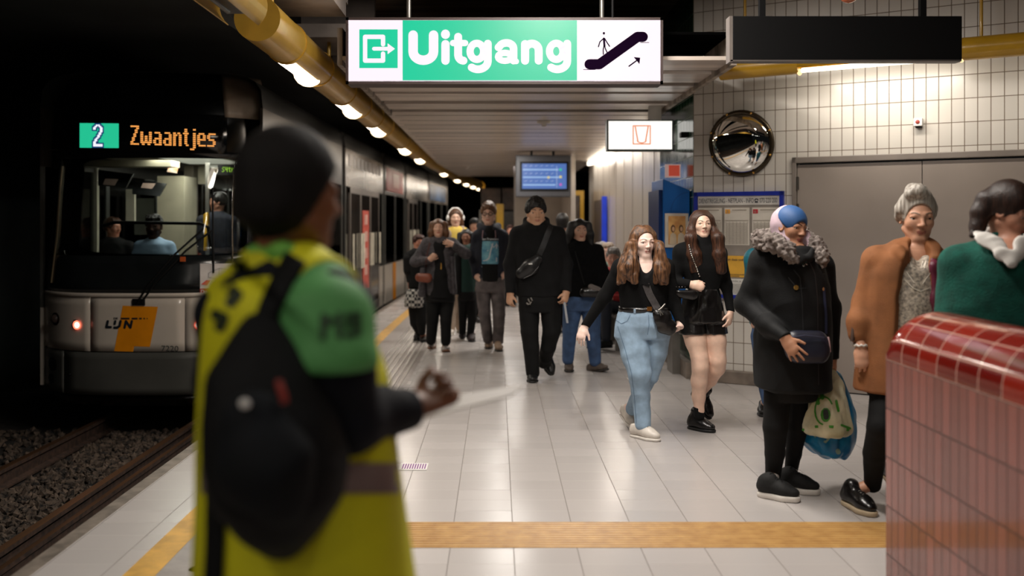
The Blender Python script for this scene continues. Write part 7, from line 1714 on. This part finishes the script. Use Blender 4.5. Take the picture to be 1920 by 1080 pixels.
# paper held by the worker
pp = MB(); a, b, c, d = (Vector(q(770, 792, .33)), Vector(q(960, 742, .48)), Vector(q(985, 722, .62)), Vector(q(800, 752, .50)))
pp.add([a, b, c, d]+[v+Vector((0, 0, .003)) for v in (a, b, c, d)], [(0, 1, 2, 3), (7, 6, 5, 4), (0, 4, 5, 1), (1, 5, 6, 2), (2, 6, 7, 3), (3, 7, 4, 0)])
o = pp.build('paper_sheet', mat('paper_grey', (176, 170, 166), .6)); tag(o, 'sheet of paper held out in the hand of the worker', 'paper')
# ---------------- people inside the tram ----------------
far_person('tram driver in pale blue shirt seated behind the windscreen', 10.6, (74, 46, 34), (289, 402, 447, 4, 4), [(449, 276, 302, .09), (457, 262, 318, .12), (475, 252, 328, .14), (510, 254, 326, .15)], [(505, 258, 322, .15), (530, 258, 322, .15)], [([(272, 522, 0, 18), (270, 530, -.28, 16)], None), ([(308, 522, 0, 18), (310, 530, -.28, 16)], None)], mat('pale_blue_shirt', (150, 178, 208), .8, vary=.05), M_blk2, M_hblack, hairk=dict(thick=.02, low=.1, face=(.28, .44, .45), fz=-.2), arms=[([(262, 462, 0, 9), (250, 492, -.05, 8), (262, 505, -.2, 6)], dict(tip=(276, 500, -.28), n='down', side=1, curl=.8)), ([(318, 462, 0, 9), (332, 492, -.05, 8), (322, 505, -.2, 6)], dict(tip=(306, 500, -.28), n='down', side=-1, curl=.8))], vox=.007)
def rider(label, D, tn, hx, yt, yc, w2, mt, hm, yaw=0, **kw):
    k = F/D; y0 = yc+3
    far_person(label, D, tn, (hx, yt, yc, yaw, 4), [(y0, hx-.07*k, hx+.07*k, .09), (y0+.06*k, hx-.18*k, hx+.18*k, .12), (y0+.25*k, hx-.2*k, hx+.2*k, .14), (y0+.55*k, hx-.19*k, hx+.19*k, .14)], [(y0+.5*k, hx-.18*k, hx+.18*k, .14), (y0+.62*k, hx-.18*k, hx+.18*k, .14)], [([(hx-.09*k, y0+.6*k, 0, .08*k), (hx-.09*k, y0+(.65 if w2 else 1.05)*k, -.3 if w2 else 0, .07*k)], None), ([(hx+.09*k, y0+.6*k, 0, .08*k), (hx+.09*k, y0+(.65 if w2 else 1.05)*k, -.3 if w2 else 0, .07*k)], None)], mt, M_blk2, hm, arms=arms_for(hx-.2*k, hx+.2*k, y0+.1*k, y0+.5*k, .055*k), vox=.009, **kw)
rider('woman in dark coat seated left of the driver inside the tram', 11.4, (180, 120, 96), 212, 408, 444, True, M_blk, M_hdark, yaw=70)
rider('passenger in red jacket seated on the right inside the tram', 12.6, (90, 56, 42), 366, 417, 448, True, mat('red_cloth', (160, 34, 34), .8), M_hblack, yaw=10)
rider('standing passenger in navy jacket near the tram doors', 11.9, (150, 104, 84), 408, 360, 396, False, M_navy, M_hblack, yaw=-70)
rider('dark-haired passenger far back inside the tram', 14.2, (120, 80, 62), 330, 424, 450, True, M_blk, M_hblack, yaw=0)
